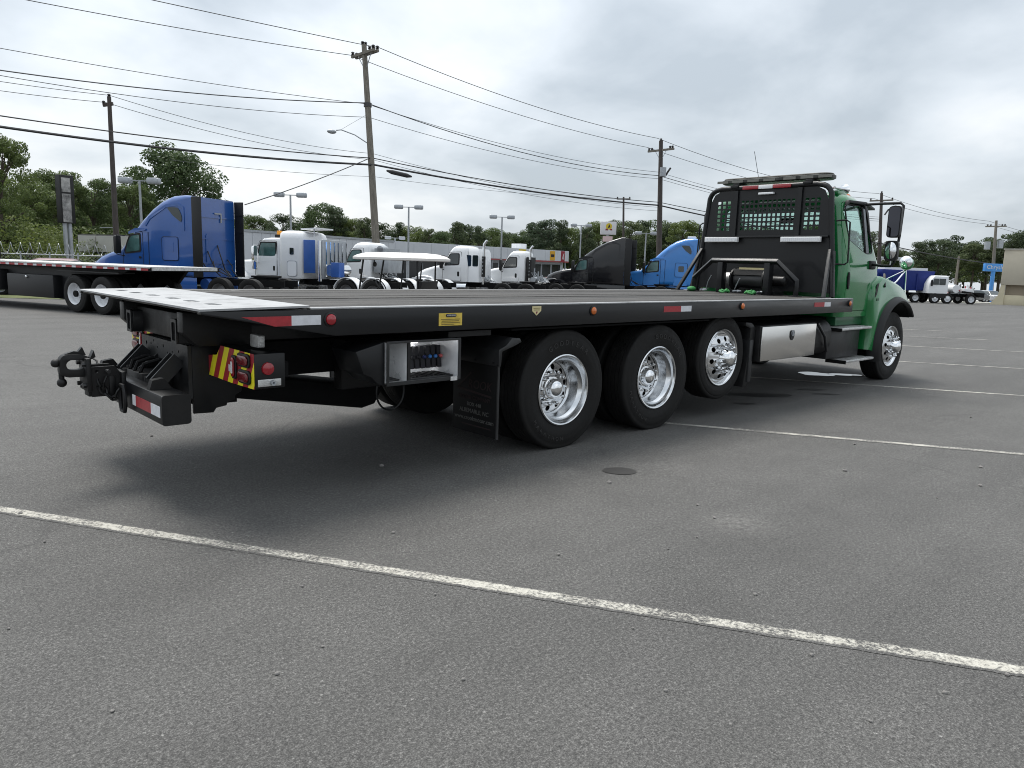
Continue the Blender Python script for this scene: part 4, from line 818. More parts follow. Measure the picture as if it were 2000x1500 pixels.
sw = rpoly([(5.60, 2.44), (5.655, 2.02), (6.20, 1.845), (6.42, 1.86), (6.40, 2.05), (6.20, 2.40), (6.10, 2.50), (5.66, 2.50)], 0.07, 4)
shell = boolean(outm, [inm, tomesh(MB().prism(sw, 'y', -1.4, 1.4)), tomesh(MB().prism(rrect(-0.78, 0.78, 1.98, 2.46, 0.09, 5), 'x', 5.3, 5.85)), tomesh(MB().prism(rrect(-0.93, 0.93, 1.86, 2.50, 0.10, 5), 'x', 6.02, 7.0))])
dq = [(5.61, 1.06), (5.60, 1.35), (5.68, 1.62), (5.60, 1.80), (5.565, 2.20), (5.60, 2.53), (6.16, 2.53), (6.28, 2.40), (6.50, 1.95), (6.60, 1.70), (6.62, 1.30), (6.50, 1.06)]
def shrink(poly, d):
    cx = sum(p_[0] for p_ in poly)/len(poly); cz = sum(p_[1] for p_ in poly)/len(poly)
    return [(cx+(x-cx)*(1-d/abs(0.55)), cz+(z-cz)*(1-d/0.75)) for x, z in poly]
dq = rpoly(dq, 0.06, 4)
body = boolean(shell.copy(), [tomesh(MB().prism(dq, 'y', -1.4, -0.6)), tomesh(MB().prism(dq, 'y', 0.6, 1.4))])
P('cab_body', body, GREEN, smooth=32)
for sg in (-1, 1):
    dm = boolean(shell.copy(), [tomesh(MB().prism(shrink(dq, 0.007), 'y', sg*0.6, sg*1.4))], 'INTERSECT')
    d_ = P('door', dm, GREEN, smooth=32)
    P('door_handle', MB().prism(rpoly([(5.63, 1.60), (5.655, 1.54), (5.66, 1.42), (5.635, 1.35), (5.61, 1.42), (5.61, 1.54)], 0.02, 3), 'y', sg*1.118, sg*1.142), PLASTIC, d_, bevel=0.004)
    P('window_glass', MB().plate(sw, [], lambda u, v, s_: (u, sg*(1.088 - max(0, v-1.75)*0.142) + s_, v), 0.0, 0.004), CABGLASS, d_)
    P('window_seal', MB().tube([(u, sg*(1.104 - max(0, v-1.75)*0.148), v) for u, v in sw], 0.011, 6, closed=True), PLASTIC, d_)
    P('window_divider', MB().bar((6.22, sg*1.075, 1.86), (6.14, sg*1.0, 2.49), 0.022, 0.02), PLASTIC, d_)
    P('vent_glass_frame', MB().bar((6.26, sg*1.077, 1.86), (6.17, sg*1.0, 2.47), 0.03, 0.05), GALV, d_)
    P('rocker_panel', MB().box(5.56, 6.66, min(sg*1.04, sg*0.9), max(sg*1.04, sg*0.9), 0.86, 0.99), DGREEN, bevel=0.01)
P('rear_window', MB().plate(rrect(-0.78, 0.78, 1.98, 2.46, 0.09, 5), [], lambda u, v, s_: (s_, u, v), 5.555, 5.560), CABGLASS)
P('windshield', MB().plate(rrect(-0.93, 0.93, 1.86, 2.50, 0.10, 5), [], lambda u, v, s_: (6.60-(v-1.8)*0.545+s_, u, v), -0.025, -0.019), CABGLASS)
P('windshield_pillar', MB().bar((6.585, 0, 1.84), (6.20, 0, 2.52), 0.03, 0.02), PLASTIC)
INTG = mat('cab_interior_grey', (0.16, 0.165, 0.17), 0.8)
P('dashboard', MB().box(6.12, 6.52, -0.98, 0.98, 1.30, 1.80), INTG, bevel=0.05)
P('cab_floor', MB().box(5.62, 6.6, -1.0, 1.0, 1.06, 1.10), INTG)
for y in (-0.55, 0.55):
    s_ = P('seat', MB().box(5.66, 6.08, y-0.25, y+0.25, 1.28, 1.46), INTG, bevel=0.05)
    P('seat_back', MB().loft([[(x+0.0, p_[0], p_[1]) for p_ in rrect(y-0.25, y+0.25, 1.45, 2.12, 0.12, 4)] for x in (5.63, 5.75)]), INTG, s_, smooth=40)
P('steering_wheel', MB().tube([(6.02+0.10*math.sin(a), 0.55+0.22*math.cos(a), 1.78+0.19*math.sin(a)) for a in [2*math.pi*k/20 for k in range(20)]], 0.016, 6, closed=True).cyl((6.02, 0.55, 1.78), (6.25, 0.55, 1.62), 0.03, 8), PLASTIC)
P('cab_mirror_inside', MB().box(6.05, 6.07, -0.14, 0.14, 2.28, 2.36), PLASTIC)
P('sun_visor', MB().prism([(6.10, 2.56), (6.22, 2.56), (6.50, 2.50), (6.52, 2.47), (6.30, 2.50), (6.16, 2.50)], 'y', -1.03, 1.03), PLASTIC, bevel=0.006)
for sg in (-1, 1): P('rain_guard', MB().prism([(5.60, 2.47), (5.64, 2.545), (6.16, 2.56), (6.30, 2.42), (6.48, 2.05), (6.455, 2.05), (6.24, 2.40), (6.12, 2.515), (5.68, 2.515)], 'y', sg*0.985, sg*1.035), PLASTIC, bevel=0.004)
for y in (-0.8, -0.25, 0.0, 0.25, 0.8): P('roof_marker_lamp', MB().loft([[(p_[0], p_[1], z) for p_ in rrect(6.02+e_, 6.12-e_, y-0.05+e_, y+0.05-e_, 0.02, 3)] for z, e_ in ((2.60, 0), (2.64, 0.0), (2.67, 0.02))]), AMBER)
hn = P('air_horn', MB().lathe([(-0.20, 0.02), (-0.05, 0.024), (0.05, 0.04), (0.12, 0.075), (0.125, 0.06)], 'x', 18, (5.80, -0.83, 2.715)), CHROME, smooth=40)
P('horn_bracket', MB().box(5.62, 5.9, -0.88, -0.78, 2.62, 2.68), GREEN, hn, bevel=0.01)
P('radio_antenna', MB().tube([(5.75, 0.35, 2.66), (5.72, 0.38, 2.95), (5.66, 0.44, 3.30)], 0.004, 5), WIRE)
# hood, fenders
P('hood', loftz([(0.92, 6.62, 8.04, -0.80, 0.80, 0.15), (1.15, 6.62, 8.06, -0.80, 0.80, 0.18), (1.30, 6.62, 8.02, -0.79, 0.79, 0.20), (1.42, 6.62, 7.92, -0.79, 0.79, 0.22), (1.52, 6.62, 7.72, -0.79, 0.79, 0.22), (1.60, 6.62, 7.38, -0.79, 0.79, 0.2), (1.68, 6.62, 7.02, -0.78, 0.78, 0.16), (1.74, 6.62, 6.82, -0.75, 0.75, 0.10), (1.76, 6.64, 6.74, -0.70, 0.70, 0.04)], 6), GREEN, smooth=45)
P('grille', MB().box(8.0, 8.10, -0.55, 0.55, 0.72, 1.28), GALV, bevel=0.02)
P('bumper', loftz([(0.42, 7.95, 8.16, -0.92, 0.92, 0.1), (0.44, 7.93, 8.18, -0.94, 0.94, 0.1), (0.70, 7.93, 8.18, -0.94, 0.94, 0.1), (0.72, 7.95, 8.16, -0.92, 0.92, 0.1)]), CHROME, smooth=40)
AC = (7.29, 0.515)
for sg in (-1, 1):
    arc = [(AC[0]+0.665*math.cos(a), AC[1]+0.665*math.sin(a)) for a in [R(42+ (184-42)*k/22) for k in range(23)]]
    outl = [(6.40, 0.50), (6.42, 0.90), (6.36, 1.12), (6.34, 1.30), (6.42, 1.45), (6.62, 1.56), (6.85, 1.55), (7.15, 1.50), (7.42, 1.44), (7.64, 1.36), (7.80, 1.22), (7.85, 1.10), (7.84, 1.02)]
    secs = []
    for yy, k in ((0.70, 0.0), (1.02, 0.0), (1.10, 0.012), (1.155, 0.035), (1.18, 0.075)):
        poly = []
        for (x, z) in outl:
            v = Vector((x-7.25, z-0.75)); l = v.length; v = v*(1-k/l) if z > 0.6 else Vector((x-7.25, z-0.75)); poly.append((7.25+v[0], 0.75+v[1]))
        secs.append([(x, sg*yy, z) for x, z in poly+arc])
    P('fender', MB().loft(secs), GREEN, smooth=50)
    a_ = [R(40 + (196-40)*k/26) for k in range(27)]
    secs = []
    for a in a_:
        c_, s__ = math.cos(a), math.sin(a); rr = 0.655
        secs.append([(AC[0]+c_*(rr+dr), sg*yy, AC[1]+s__*(rr+dr)) for dr, yy in ((0.0, 1.05), (0.0, 1.255), (0.022, 1.265), (0.05, 1.25), (0.085, 1.185), (0.085, 1.10), (0.02, 1.05))])
    P('fender_flare', MB().loft(secs), PLASTIC, smooth=50)
    secs = []
    for a in a_:
        c_, s__ = math.cos(a), math.sin(a)
        secs.append([(AC[0]+c_*(0.645+dr), sg*yy, AC[1]+s__*(0.645+dr)) for dr, yy in ((0.0, 0.62), (0.0, 1.20), (0.009, 1.20), (0.009, 0.62))])
    P('wheel_liner', MB().loft(secs), CHASS, smooth=50)
    P('hood_latch', MB().bar((6.74, sg*1.185, 1.40), (6.86, sg*1.12, 1.58), 0.045, 0.03, (0, 1, 0)), PLASTIC, bevel=0.006)
    P('fender_vent', MB().prism(rpoly([(6.46, 1.42), (6.54, 1.46), (6.50, 1.30), (6.44, 1.24)], 0.02, 2), 'y', sg*1.180, sg*1.187), PLASTIC)
    P('turn_lamp', MB().prism(rrect(6.50, 6.58, 1.20, 1.235, 0.012, 3), 'y', sg*1.178, sg*1.188), DGREEN)
    # mirrors
    mr = P('mirror_arm', MB().tube([(6.20, sg*1.00, 2.525), (6.24, sg*1.20, 2.535), (6.27, sg*1.46, 2.535), (6.27, sg*1.50, 2.50), (6.24, sg*1.50, 2.1), (6.20, sg*1.48, 1.74), (6.21, sg*1.44, 1.69), (6.27, sg*1.30, 1.69), (6.34, sg*1.12, 1.71)], 0.018, 8), PLASTIC)
    P('mirror_mount', MB().box(6.28, 6.46, min(sg*1.06, sg*1.15), max(sg*1.06, sg*1.15), 1.64, 1.76), PLASTIC, mr, bevel=0.02)
    P('mirror_housing', MB().loft([[(x, p_[0], p_[1]) for p_ in rrect(min(sg*1.36, sg*1.53)+e_, max(sg*1.36, sg*1.53)-e_, 2.07+e_, 2.49-e_, 0.05, 5)] for x, e_ in ((6.14, 0.0), (6.20, 0.0), (6.27, 0.04))]), PLASTIC, mr, smooth=40)
    P('mirror_glass', MB().plate(rrect(min(sg*1.36, sg*1.53)+0.012, max(sg*1.36, sg*1.53)-0.012, 2.085, 2.475, 0.04, 5), [], lambda u, v, s_: (6.137+s_+(sg*u-1.44)*-0.25*0, u, v), -0.003, 0.0), mat('mirror_dark', (0.07, 0.07, 0.08), 0.04, metal=1.0), mr)
    P('mirror_housing', MB().loft([[(x, p_[0], p_[1]) for p_ in rrect(min(sg*1.36, sg*1.53)+e_, max(sg*1.36, sg*1.53)-e_, 1.76+e_, 2.03-e_, 0.05, 5)] for x, e_ in ((6.14, 0.0), (6.20, 0.0), (6.27, 0.04))]), PLASTIC, mr, smooth=40)
    mb = MB(); nu = 8
    mb.lathe([(0.0, 0.115), (-0.012, 0.085), (-0.02, 0.04), (-0.022, 0.0005)], 'x', 20)
    mb.v = [(6.137+v[0], sg*1.445+v[1]*0.62, 1.895+v[2]*1.0) for v in mb.v]
    P('convex_mirror', mb, CHROME, mr, smooth=60)
    hm_ = P('hood_mirror', MB().ball((7.84, sg*1.06, 1.755), 0.105, 20, 12, (0.75, 1, 0.95)), GREEN if sg < 0 else GREEN, smooth=60)
    P('hood_mirror_glass', MB().lathe([(0.0, 0.098), (-0.03, 0.08), (-0.05, 0.045), (-0.058, 0.0005)], 'x', 20, (7.80, sg*1.06, 1.775)), CHROME, hm_, smooth=60)
    P('hood_mirror_stalk', MB().tube([(7.84, sg*1.06, 1.66), (7.62, sg*1.02, 1.48), (7.45, sg*1.0, 1.40)], 0.011, 6).tube([(7.84, sg*1.06, 1.66), (7.75, sg*0.80, 1.50)], 0.009, 6).tube([(7.84, sg*1.06, 1.66), (7.86, sg*1.08, 1.22)], 0.009, 6), CHROME, hm_)
# ================================================================== vegetation
def leafmat(name, c1, c2):
    m_, t, p, F = nodes_mat(name); oi = t.nodes.new('ShaderNodeObjectInfo')
    base = F['ramp'](F['noise'](1.3, 4, 0.7), (0.3, c1), (0.7, c2))
    tint = F['ramp'](oi.outputs['Random'], (0.0, (0.80, 0.86, 0.92)), (1.0, (1.45, 1.34, 1.10)))
    col = F['mixc'](1.0, base, tint, 'MULTIPLY'); t.links.new(col, p.inputs['Base Color']); p.inputs['Roughness'].default_value = 0.6; p.inputs['Specular IOR Level'].default_value = 0.3
    tr = t.nodes.new('ShaderNodeBsdfTranslucent'); t.links.new(col, tr.inputs['Color']); mi = t.nodes.new('ShaderNodeMixShader'); mi.inputs[0].default_value = 0.42
    o = t.nodes['Material Output']; t.links.new(p.outputs[0], mi.inputs[1]); t.links.new(tr.outputs[0], mi.inputs[2]); t.links.new(mi.outputs[0], o.inputs['Surface'])
    return m_
LEAF = leafmat('broadleaf_foliage', (0.050, 0.080, 0.030), (0.115, 0.155, 0.055))
LEAFY = leafmat('light_foliage', (0.055, 0.085, 0.028), (0.105, 0.135, 0.042))
PINE = leafmat('pine_foliage', (0.042, 0.064, 0.036), (0.085, 0.112, 0.055))
BARK = mat('bark', (0.07, 0.055, 0.042), 0.9, var=0.4, vscale=4, bump=0.6, bscale=12)
def leaves(mb, rn, c, rad, n, size, flat=0.7):
    for _ in range(n):
        while True:
            d = Vector((rn.uniform(-1, 1), rn.uniform(-1, 1), rn.uniform(-1, 1)))
            if 0.05 < d.length < 1: break
        d = d.normalized()*(d.length**0.4)
        q = c + Vector((d.x*rad, d.y*rad, d.z*rad*flat)); nrm = (d + Vector((rn.uniform(-1, 1), rn.uniform(-1, 1), rn.uniform(-0.4, 1.1)))).normalized()
        a = nrm.cross(Vector((rn.uniform(-1, 1), rn.uniform(-1, 1), rn.uniform(-1, 1)))).normalized(); b = nrm.cross(a); s_ = size*rn.uniform(0.6, 1.3)
        mb.add([q-a*s_*0.5-b*s_*0.1, q+b*s_*0.38, q+a*s_*0.5+b*s_*0.05, q-b*s_*0.42], [(0, 1, 2, 3)])
def limbs(rn, H, tips, r0, base_f=0.3):
    mb = MB(); top = Vector((rn.uniform(-.2, .2), rn.uniform(-.2, .2), H*0.86)); mid = Vector((rn.uniform(-.25, .25), rn.uniform(-.25, .25), H*0.45))
    mb.tube([(0, 0, -0.3), (0, 0, H*0.05), mid, top], [r0*1.3, r0, r0*0.7, r0*0.15], 8)
    for q in tips:
        h = max(H*base_f*0.7, min(q.z*0.75, H*0.8)); k = h/(H*0.86)
        st = mid*min(1, k/0.52) if k < 0.52 else mid.lerp(top, (k-0.52)/0.48); st = Vector((st.x, st.y, h))
        mb.tube([st, st.lerp(q, 0.5)+Vector((0, 0, 0.15)), q], [r0*0.38*(1-k*0.6), r0*0.22, r0*0.06], 5)
    return mb
def variant(kind, seed):
    rn = random.Random(seed); mb = MB(); tips = []
    if kind == 'round':
        H = 10.0
        for i in range(62):
            th = rn.uniform(0, 6.283); u = rn.uniform(-0.75, 1.0); r_ = math.sqrt(max(0, 1-u*u))*rn.uniform(0.55, 1.0)
            c = Vector((math.cos(th)*r_*3.6, math.sin(th)*r_*3.6, 6.1 + u*3.5)); tips.append(c); leaves(mb, rn, c, rn.uniform(0.75, 1.25), 300, 0.19)
        tr = limbs(rn, H, tips[::4], 0.26)
    elif kind == 'open':
        H = 10.0
        for i in range(52):
            h = rn.uniform(2.2, 9.6); mr = 3.6*(1-abs(h-5.2)/6.2)**0.6; th = rn.uniform(0, 6.283); r_ = mr*math.sqrt(rn.uniform(0.1, 1.0))
            c = Vector((math.cos(th)*r_, math.sin(th)*r_, h)); tips.append(c); leaves(mb, rn, c, rn.uniform(0.55, 1.05), 300, 0.165, 0.6)
        tr = limbs(rn, H, tips[::2], 0.24)
    elif kind == 'pine':
        H = 10.0
        for i in range(56):
            h = 3.2 + 6.7*rn.random()**0.85; mr = 2.3*(1-((h-3.2)/7.4))**0.55 + 0.25; th = rn.uniform(0, 6.283); r_ = mr*rn.uniform(0.35, 1.0)
            c = Vector((math.cos(th)*r_, math.sin(th)*r_, h)); tips.append(c); leaves(mb, rn, c, rn.uniform(0.45, 0.85), 170, 0.18, 0.75)
        tr = limbs(rn, H, tips[::3], 0.2, 0.45)
    elif kind == 'loblolly':
        H = 10.0
        for i in range(40):
            h = 5.6 + 4.2*rn.random(); mr = 2.5*math.sqrt(max(0.05, 1-((h-7.4)/2.7)**2)); th = rn.uniform(0, 6.283); r_ = mr*rn.uniform(0.3, 1.0)
            c = Vector((math.cos(th)*r_, math.sin(th)*r_, h)); tips.append(c); leaves(mb, rn, c, rn.uniform(0.5, 0.95), 190, 0.18, 0.7)
        for i in range(6):
            th = rn.uniform(0, 6.283); c = Vector((math.cos(th)*1.5, math.sin(th)*1.5, rn.uniform(3.2, 5.4))); tips.append(c); leaves(mb, rn, c, 0.6, 60, 0.24, 0.6)
        tr = limbs(rn, H, tips[::3], 0.2, 0.5)
    else:   # bush
        for i in range(22):
            th = rn.uniform(0, 6.283); r_ = rn.random()**0.5*3.4; c = Vector((math.cos(th)*r_, math.sin(th)*r_, rn.uniform(0.6, 4.4)*(1-r_/7))); tips.append(c); leaves(mb, rn, c, rn.uniform(0.8, 1.3), 420, 0.145, 0.8)
        tr = limbs(rn, 4.0, tips[::3], 0.12)
    return tomesh(mb, kind+'_crown', False), tomesh(tr, kind+'_trunk')
VAR = {}
for kind, nv in (('round', 2), ('open', 2), ('pine', 3), ('loblolly', 3), ('bush', 2)):
    VAR[kind] = []
    for k in range(nv):
        c, tr = variant(kind, 100+k*7+len(kind)); finish(tr, BARK, 40)
        c.materials.append({'round': LEAF, 'open': LEAF, 'pine': PINE, 'loblolly': PINE, 'bush': LEAFY}[kind]); VAR[kind].append((c, tr))
TN = [0]
def tree(kind, px, D, ytop, label, group=None, wide=1.0, dz=0.0):
    g = ground(px, D); top = at(px, ytop, D); H = top.z - g.z; sc = H/{'bush': 5.2}.get(kind, 10.3)
    nm = {'round': 'broadleaf_tree', 'open': 'broadleaf_tree', 'pine': 'pine_tree', 'loblolly': 'pine_tree', 'bush': 'bush'}[kind]
    o = thing(nm, label, 'bush' if kind == 'bush' else 'tree', g, random.uniform(0, 6.28), group); o.scale = (sc*wide, sc*wide, sc)
    c, tr = VAR[kind][TN[0] % len(VAR[kind])]; TN[0] += 1
    link('crown', c, o); link('trunk', tr, o); return o
tree('open', 18, 46, 262, 'tall ragged tree at the left edge of the photo', wide=0.75)
tree('round', 352, 74, 283, 'big round-crowned tree standing above the dark blue truck', wide=1.0)
tree('open', 122, 62, 330, 'leafy tree behind the dark pylon sign', wide=0.95)
tree('open', 190, 66, 345, 'leafy tree between the pylon sign and the dark utility pole', wide=0.9)
tree('open', 262, 68, 358, 'leafy tree just right of the dark utility pole', wide=0.9)
tree('round', 215, 80, 372, 'dark rounded tree behind the leafy ones at left', wide=1.1)
tree('bush', 70, 44, 395, 'bright green bush behind the razor wire fence', wide=1.1)
tree('bush', 130, 50, 415, 'green bush behind the foot of the pylon sign', wide=1.1)
tree('bush', -20, 46, 400, 'large green bush at the far left edge', wide=1.2)
tree('bush', 265, 58, 420, 'yellowish bush above the nose of the dark blue truck', wide=1.1)
tree('bush', 185, 60, 425, 'dark bush behind the white sign panels', wide=1.3)
tree('round', 45, 58, 330, 'dense tree behind the ragged tree at the left edge', wide=1.0)
tree('round', 95, 72, 352, 'dense dark tree left of the pylon sign', wide=1.1)
tree('round', 165, 84, 362, 'dense dark tree right of the pylon sign', wide=1.2)
tree('round', 290, 90, 372, 'dense tree low behind the wide lot lamp', wide=1.3)
tree('round', 420, 96, 400, 'dense tree partly hidden by the dark blue truck', wide=1.3)
tree('bush', 20, 52, 408, 'dark bush under the ragged tree at the left edge', wide=1.5)
tree('bush', 100, 56, 410, 'dark bush behind the bright green one at left', wide=1.5)
tree('bush', 225, 64, 428, 'dark bush around the foot of the thin dark pole', wide=1.5)
# far tree line behind the lots
rt_ = random.Random(5)
ONES = 'first second third fourth fifth sixth seventh eighth ninth tenth eleventh twelfth thirteenth fourteenth fifteenth sixteenth seventeenth eighteenth nineteenth'.split()
def nth(n):
    if n <= 19: return ONES[n-1]
    t_, u = divmod(n, 10); return (['twentieth', 'thirtieth', 'fortieth'][t_-2] if u == 0 else ['twenty', 'thirty', 'forty'][t_-2]+'-'+ONES[u-1])
line = [(470, 424), (500, 412), (528, 424), (556, 419), (600, 412), (632, 402), (655, 408), (688, 424), (712, 430), (742, 428), (775, 442), (805, 446), (835, 452), (862, 445), (890, 438), (905, 432), (935, 437), (960, 441), (985, 446), (1012, 450), (1040, 438), (1066, 434), (1090, 440), (1112, 441), (1140, 437), (1165, 435), (1196, 430), (1225, 432), (1250, 440), (1275, 436), (1302, 428), (1330, 425), (1352, 442), (1385, 446), (1420, 440), (1470, 436), (1530, 440), (1590, 438), (1650, 445), (1690, 448), (1735, 470), (1800, 462), (1830, 470), (1868, 452), (1895, 468), (1925, 466), (1950, 462), (1985, 456), (2020, 462)]
for i, (px, yt) in enumerate(line):
    D = rt_.uniform(132, 150); kind = 'loblolly' if px > 1700 else ['pine', 'open', 'pine', 'loblolly', 'pine', 'round'][i % 6]; yt += rt_.uniform(-9, 7)
    where = 'over the grey-white warehouse' if px < 760 else ('over the low showroom building' if px < 1110 else ('between the showroom and the headboard' if px < 1380 else ('behind the green cab' if px < 1720 else 'over the dump truck and tan building')))
    tree(kind, px, D, yt, nth(i+1) + ' tree from the left in the front of the far tree line', 'far tree line', wide={'pine': 0.95, 'loblolly': 1.2}.get(kind, 0.95))
for i in range(44):
    px = 440 + i*37; D = rt_.uniform(150, 175); base = 448 if px < 1400 else 478
    where = 'over the grey-white warehouse' if px < 760 else ('over the low showroom building' if px < 1110 else ('between the showroom and the headboard' if px < 1380 else ('behind the green cab' if px < 1720 else 'over the dump truck and tan building')))
    tree(['round', 'pine'][i % 2], px, D, base+rt_.uniform(-6, 12), 'hazy tree at the back of the tree line ' + where, 'far tree line', wide=1.5)
def strip(name, a, b, depth, dz, m_, kind='structure', n=12):
    A = ground(*a); B = ground(*b); q = []
    for i in range(n):
        p0 = A.lerp(B, i/n); p1 = A.lerp(B, (i+1)/n); q.append([(p0.x, p0.y), (p1.x, p1.y), (p1.x+FH.x*depth, p1.y+FH.y*depth), (p0.x+FH.x*depth, p0.y+FH.y*depth)])
    return sheet(name, q, dz, m_, kind)
strip('grass_verge', (-500, 25.5), (330, 27), 7, 0.012, GRASS)
strip('grass_verge', (1700, 86), (2200, 84), 1.6, 0.02, GRASS)
strip('concrete_apron', (1700, 88), (2200, 86), 25, 0.016, CONC)
strip('grass_bank', (-1000, 130), (2900, 130), 120, 0.05, GRASS)
# ================================================================== parked trucks
HD = 2.1039     # heading of the parked row
bgt = tomesh(tyre_mesh(0.515, 0.28, n=28, ribs=3).xform(Matrix.Translation((0, 0.14, 0)))); finish(bgt, RUBBER, 30)
def rimmesh(deep):
    mb = MB()
    if deep: mb.lathe([(0.0, 0.305), (0.02, 0.285), (0.13, 0.268), (0.17, 0.22), (0.16, 0.11), (0.08, 0.10), (0.06, 0.05), (0.055, 0.001)], 'y', 24)
    else: mb.lathe([(0.0, 0.305), (0.02, 0.285), (0.05, 0.26), (0.0, 0.13), (-0.06, 0.12), (-0.08, 0.06), (-0.085, 0.001)], 'y', 24)
    return tomesh(mb)
RIMS = {}
def rim(deep, m_):
    k = (deep, m_.name)
    if k not in RIMS: RIMS[k] = rimmesh(deep); finish(RIMS[k], m_, 40)
    return RIMS[k]
HUB = tomesh(MB().cyl((0, 0.02, 0), (0, 0.15, 0), 0.09, 12)); finish(HUB, CHASS, 40)
WHITEW = mat('white_wheel', (0.66, 0.67, 0.69), 0.4, var=0.1, vscale=5)
DARKW = mat('dusty_wheel', (0.16, 0.16, 0.165), 0.5, var=0.3, vscale=4)
def wheel(root, x, y, z=0.505, deep=False, m_=None, sc=1.0, hub=False):
    sg = 1 if y > 0 else -1
    w_ = link('wheel', rim(deep, m_ or DARKW), root, (x, y, z), (0, 0, math.pi if sg > 0 else 0)); w_.scale = (sc,)*3
    link('tyre', bgt, w_)
    if hub: link('hub', HUB, w_)
    return w_
def axle_pair(root, x, dual, m_=None, hw=1.2):
    for sg in (-1, 1): wheel(root, x, sg*hw, deep=dual, m_=m_)
def prt(root):
    def f(name, mb, m_, parent=None, **k): return build(name, mb, m_, parent or root, **k)
    return f
def frame_common(p_, L0, L1, root):
    for sg in (-1, 1):
        y0, y1 = sorted((sg*0.38, sg*0.46)); p_('frame_rail', MB().box(L0, L1, y0, y1, 0.72, 0.96), CHASS)
    p_('fifth_wheel', MB().loft([[(x, y, z) for x, y in rrect(L0+0.6, L0+1.5, -0.45, 0.45, 0.2, 4)] for z in (1.06, 1.12)]).box(L0+0.8, L0+1.3, -0.4, 0.4, 0.96, 1.06), CHASS)
def hoses(p_, x, seed, hi=2.2, n=6, m_=CABLE):
    rn = random.Random(seed)
    for i in range(n):
        y = -0.7+1.4*i/(n-1); z0 = rn.uniform(1.5, hi); a = (x-0.02, y, z0); b = (x-rn.uniform(0.35, 1.0), y*0.5, 1.05)
        p_('air_hose', MB().tube([a, (x-0.2, y+rn.uniform(-.2, .2), z0-0.25), (x-0.35, y*0.8+rn.uniform(-.2, .2), rn.uniform(1.1, 1.4)), b], 0.022, 5), m_)
def interp(tab, x):
    for a, b in zip(tab, tab[1:]):
        if a[0] <= x <= b[0]:
            k = (x-a[0])/(b[0]-a[0]); return [u+(v-u)*k for u, v in zip(a, b)]
    return tab[0] if x < tab[0][0] else tab[-1]
def side_plate(p_, name, poly, tab, m_, off=0.006, th=0.01, parent=None, both=True):
    for sg in ((1, -1) if both else (1,)):
        p_(name, MB().plate(poly, [], lambda u, v, s_: (u, sg*(interp(tab, u)[1]+off+s_), v), -0.03, th), m_, parent)
def side_seam(p_, poly, yf, r_=0.011):
    for sg in (1, -1): p_('panel_seam', MB().tube([(u, sg*(yf(u, v)+0.004), v) for u, v in poly], r_, 4, closed=True), PLASTIC)
def hood_and_fenders(p_, x0, m_, z_cowl=1.95, length=1.75, nose=1.3, dark=PLASTIC, square=False):
    hw = 0.98
    secs = [(x0-0.02, -hw, hw, 0.78, z_cowl, 0.16), (x0+length*0.35, -hw*0.94, hw*0.94, 0.74, z_cowl-0.10, 0.2), (x0+length*0.7, -hw*0.86, hw*0.86, 0.68, z_cowl-0.27, 0.25), (x0+length*0.93, -hw*0.76, hw*0.76, 0.64, z_cowl-0.45, 0.28), (x0+length, -hw*0.66, hw*0.66, 0.66, nose, 0.25)]
    if square: secs = [(x0-0.02, -0.62, 0.62, 0.80, z_cowl, 0.14), (x0+length*0.95, -0.55, 0.55, 0.78, z_cowl-0.14, 0.14), (x0+length, -0.53, 0.53, 0.80, z_cowl-0.18, 0.14)]
    h = p_('hood', loftx(secs, 5), m_, smooth=45)
    ax = x0+length*0.62
    for sg in (-1, 1):
        arc = [(ax+0.60*math.cos(a), 0.52+0.60*math.sin(a)) for a in [R(10+(170-10)*k/14) for k in range(15)]]
        outl = [(ax-0.72, 0.62), (ax-0.66, 0.98), (ax-0.42, 1.22), (ax, 1.30), (ax+0.42, 1.24), (ax+0.72, 1.02), (ax+0.78, 0.62)]
        p_('fender', MB().loft([[(x, sg*yy, z-(0.05 if yy > 1.15 and z > 1.1 else 0)) for x, z in outl+arc] for yy in (0.55, 1.10, 1.20)]), m_, smooth=50)
        p_('headlamp', MB().loft([[(x, sg*yy, z) for x, z in rrect(ax+0.35, ax+0.72, 0.98, 1.14, 0.06, 3)] for yy in (0.9, 1.205)]), CLEARLENS, smooth=40)
    p_('bumper', loftz([(0.42, x0+length-0.02, x0+length+0.22, -1.2, 1.2, 0.15), (0.78, x0+length-0.02, x0+length+0.22, -1.2, 1.2, 0.15)]), dark, smooth=40)
    return ax
def mirrors(p_, x, y, z, m_=PLASTIC):
    for sg in (-1, 1):
        a = p_('mirror_arm', MB().tube([(x, sg*(y-0.2), z+0.35), (x+0.1, sg*(y+0.1), z+0.38), (x+0.1, sg*(y+0.12), z-0.35), (x, sg*(y-0.15), z-0.4)], 0.022, 6), m_)
        p_('mirror', MB().loft([[(x+xx, u, v) for u, v in rrect(sg*(y+0.1)-0.12+e_, sg*(y+0.1)+0.12-e_, z-0.32+e_, z+0.34-e_, 0.05, 3)] for xx, e_ in ((0.02, 0), (0.12, 0.0), (0.17, 0.03))]), m_, a, smooth=40)
def place(root, px, py, D, H, hw=1.22):
    q = at(px, py, D); off = Vector((-math.sin(HD)*hw, math.cos(HD)*hw, 0)); g = q-off; gz_ = G(g.x, g.y)
    root.location = (g.x, g.y, gz_); s_ = (q.z-gz_)/H; root.scale = (s_, s_, s_); root.rotation_euler = (0, 0, HD)
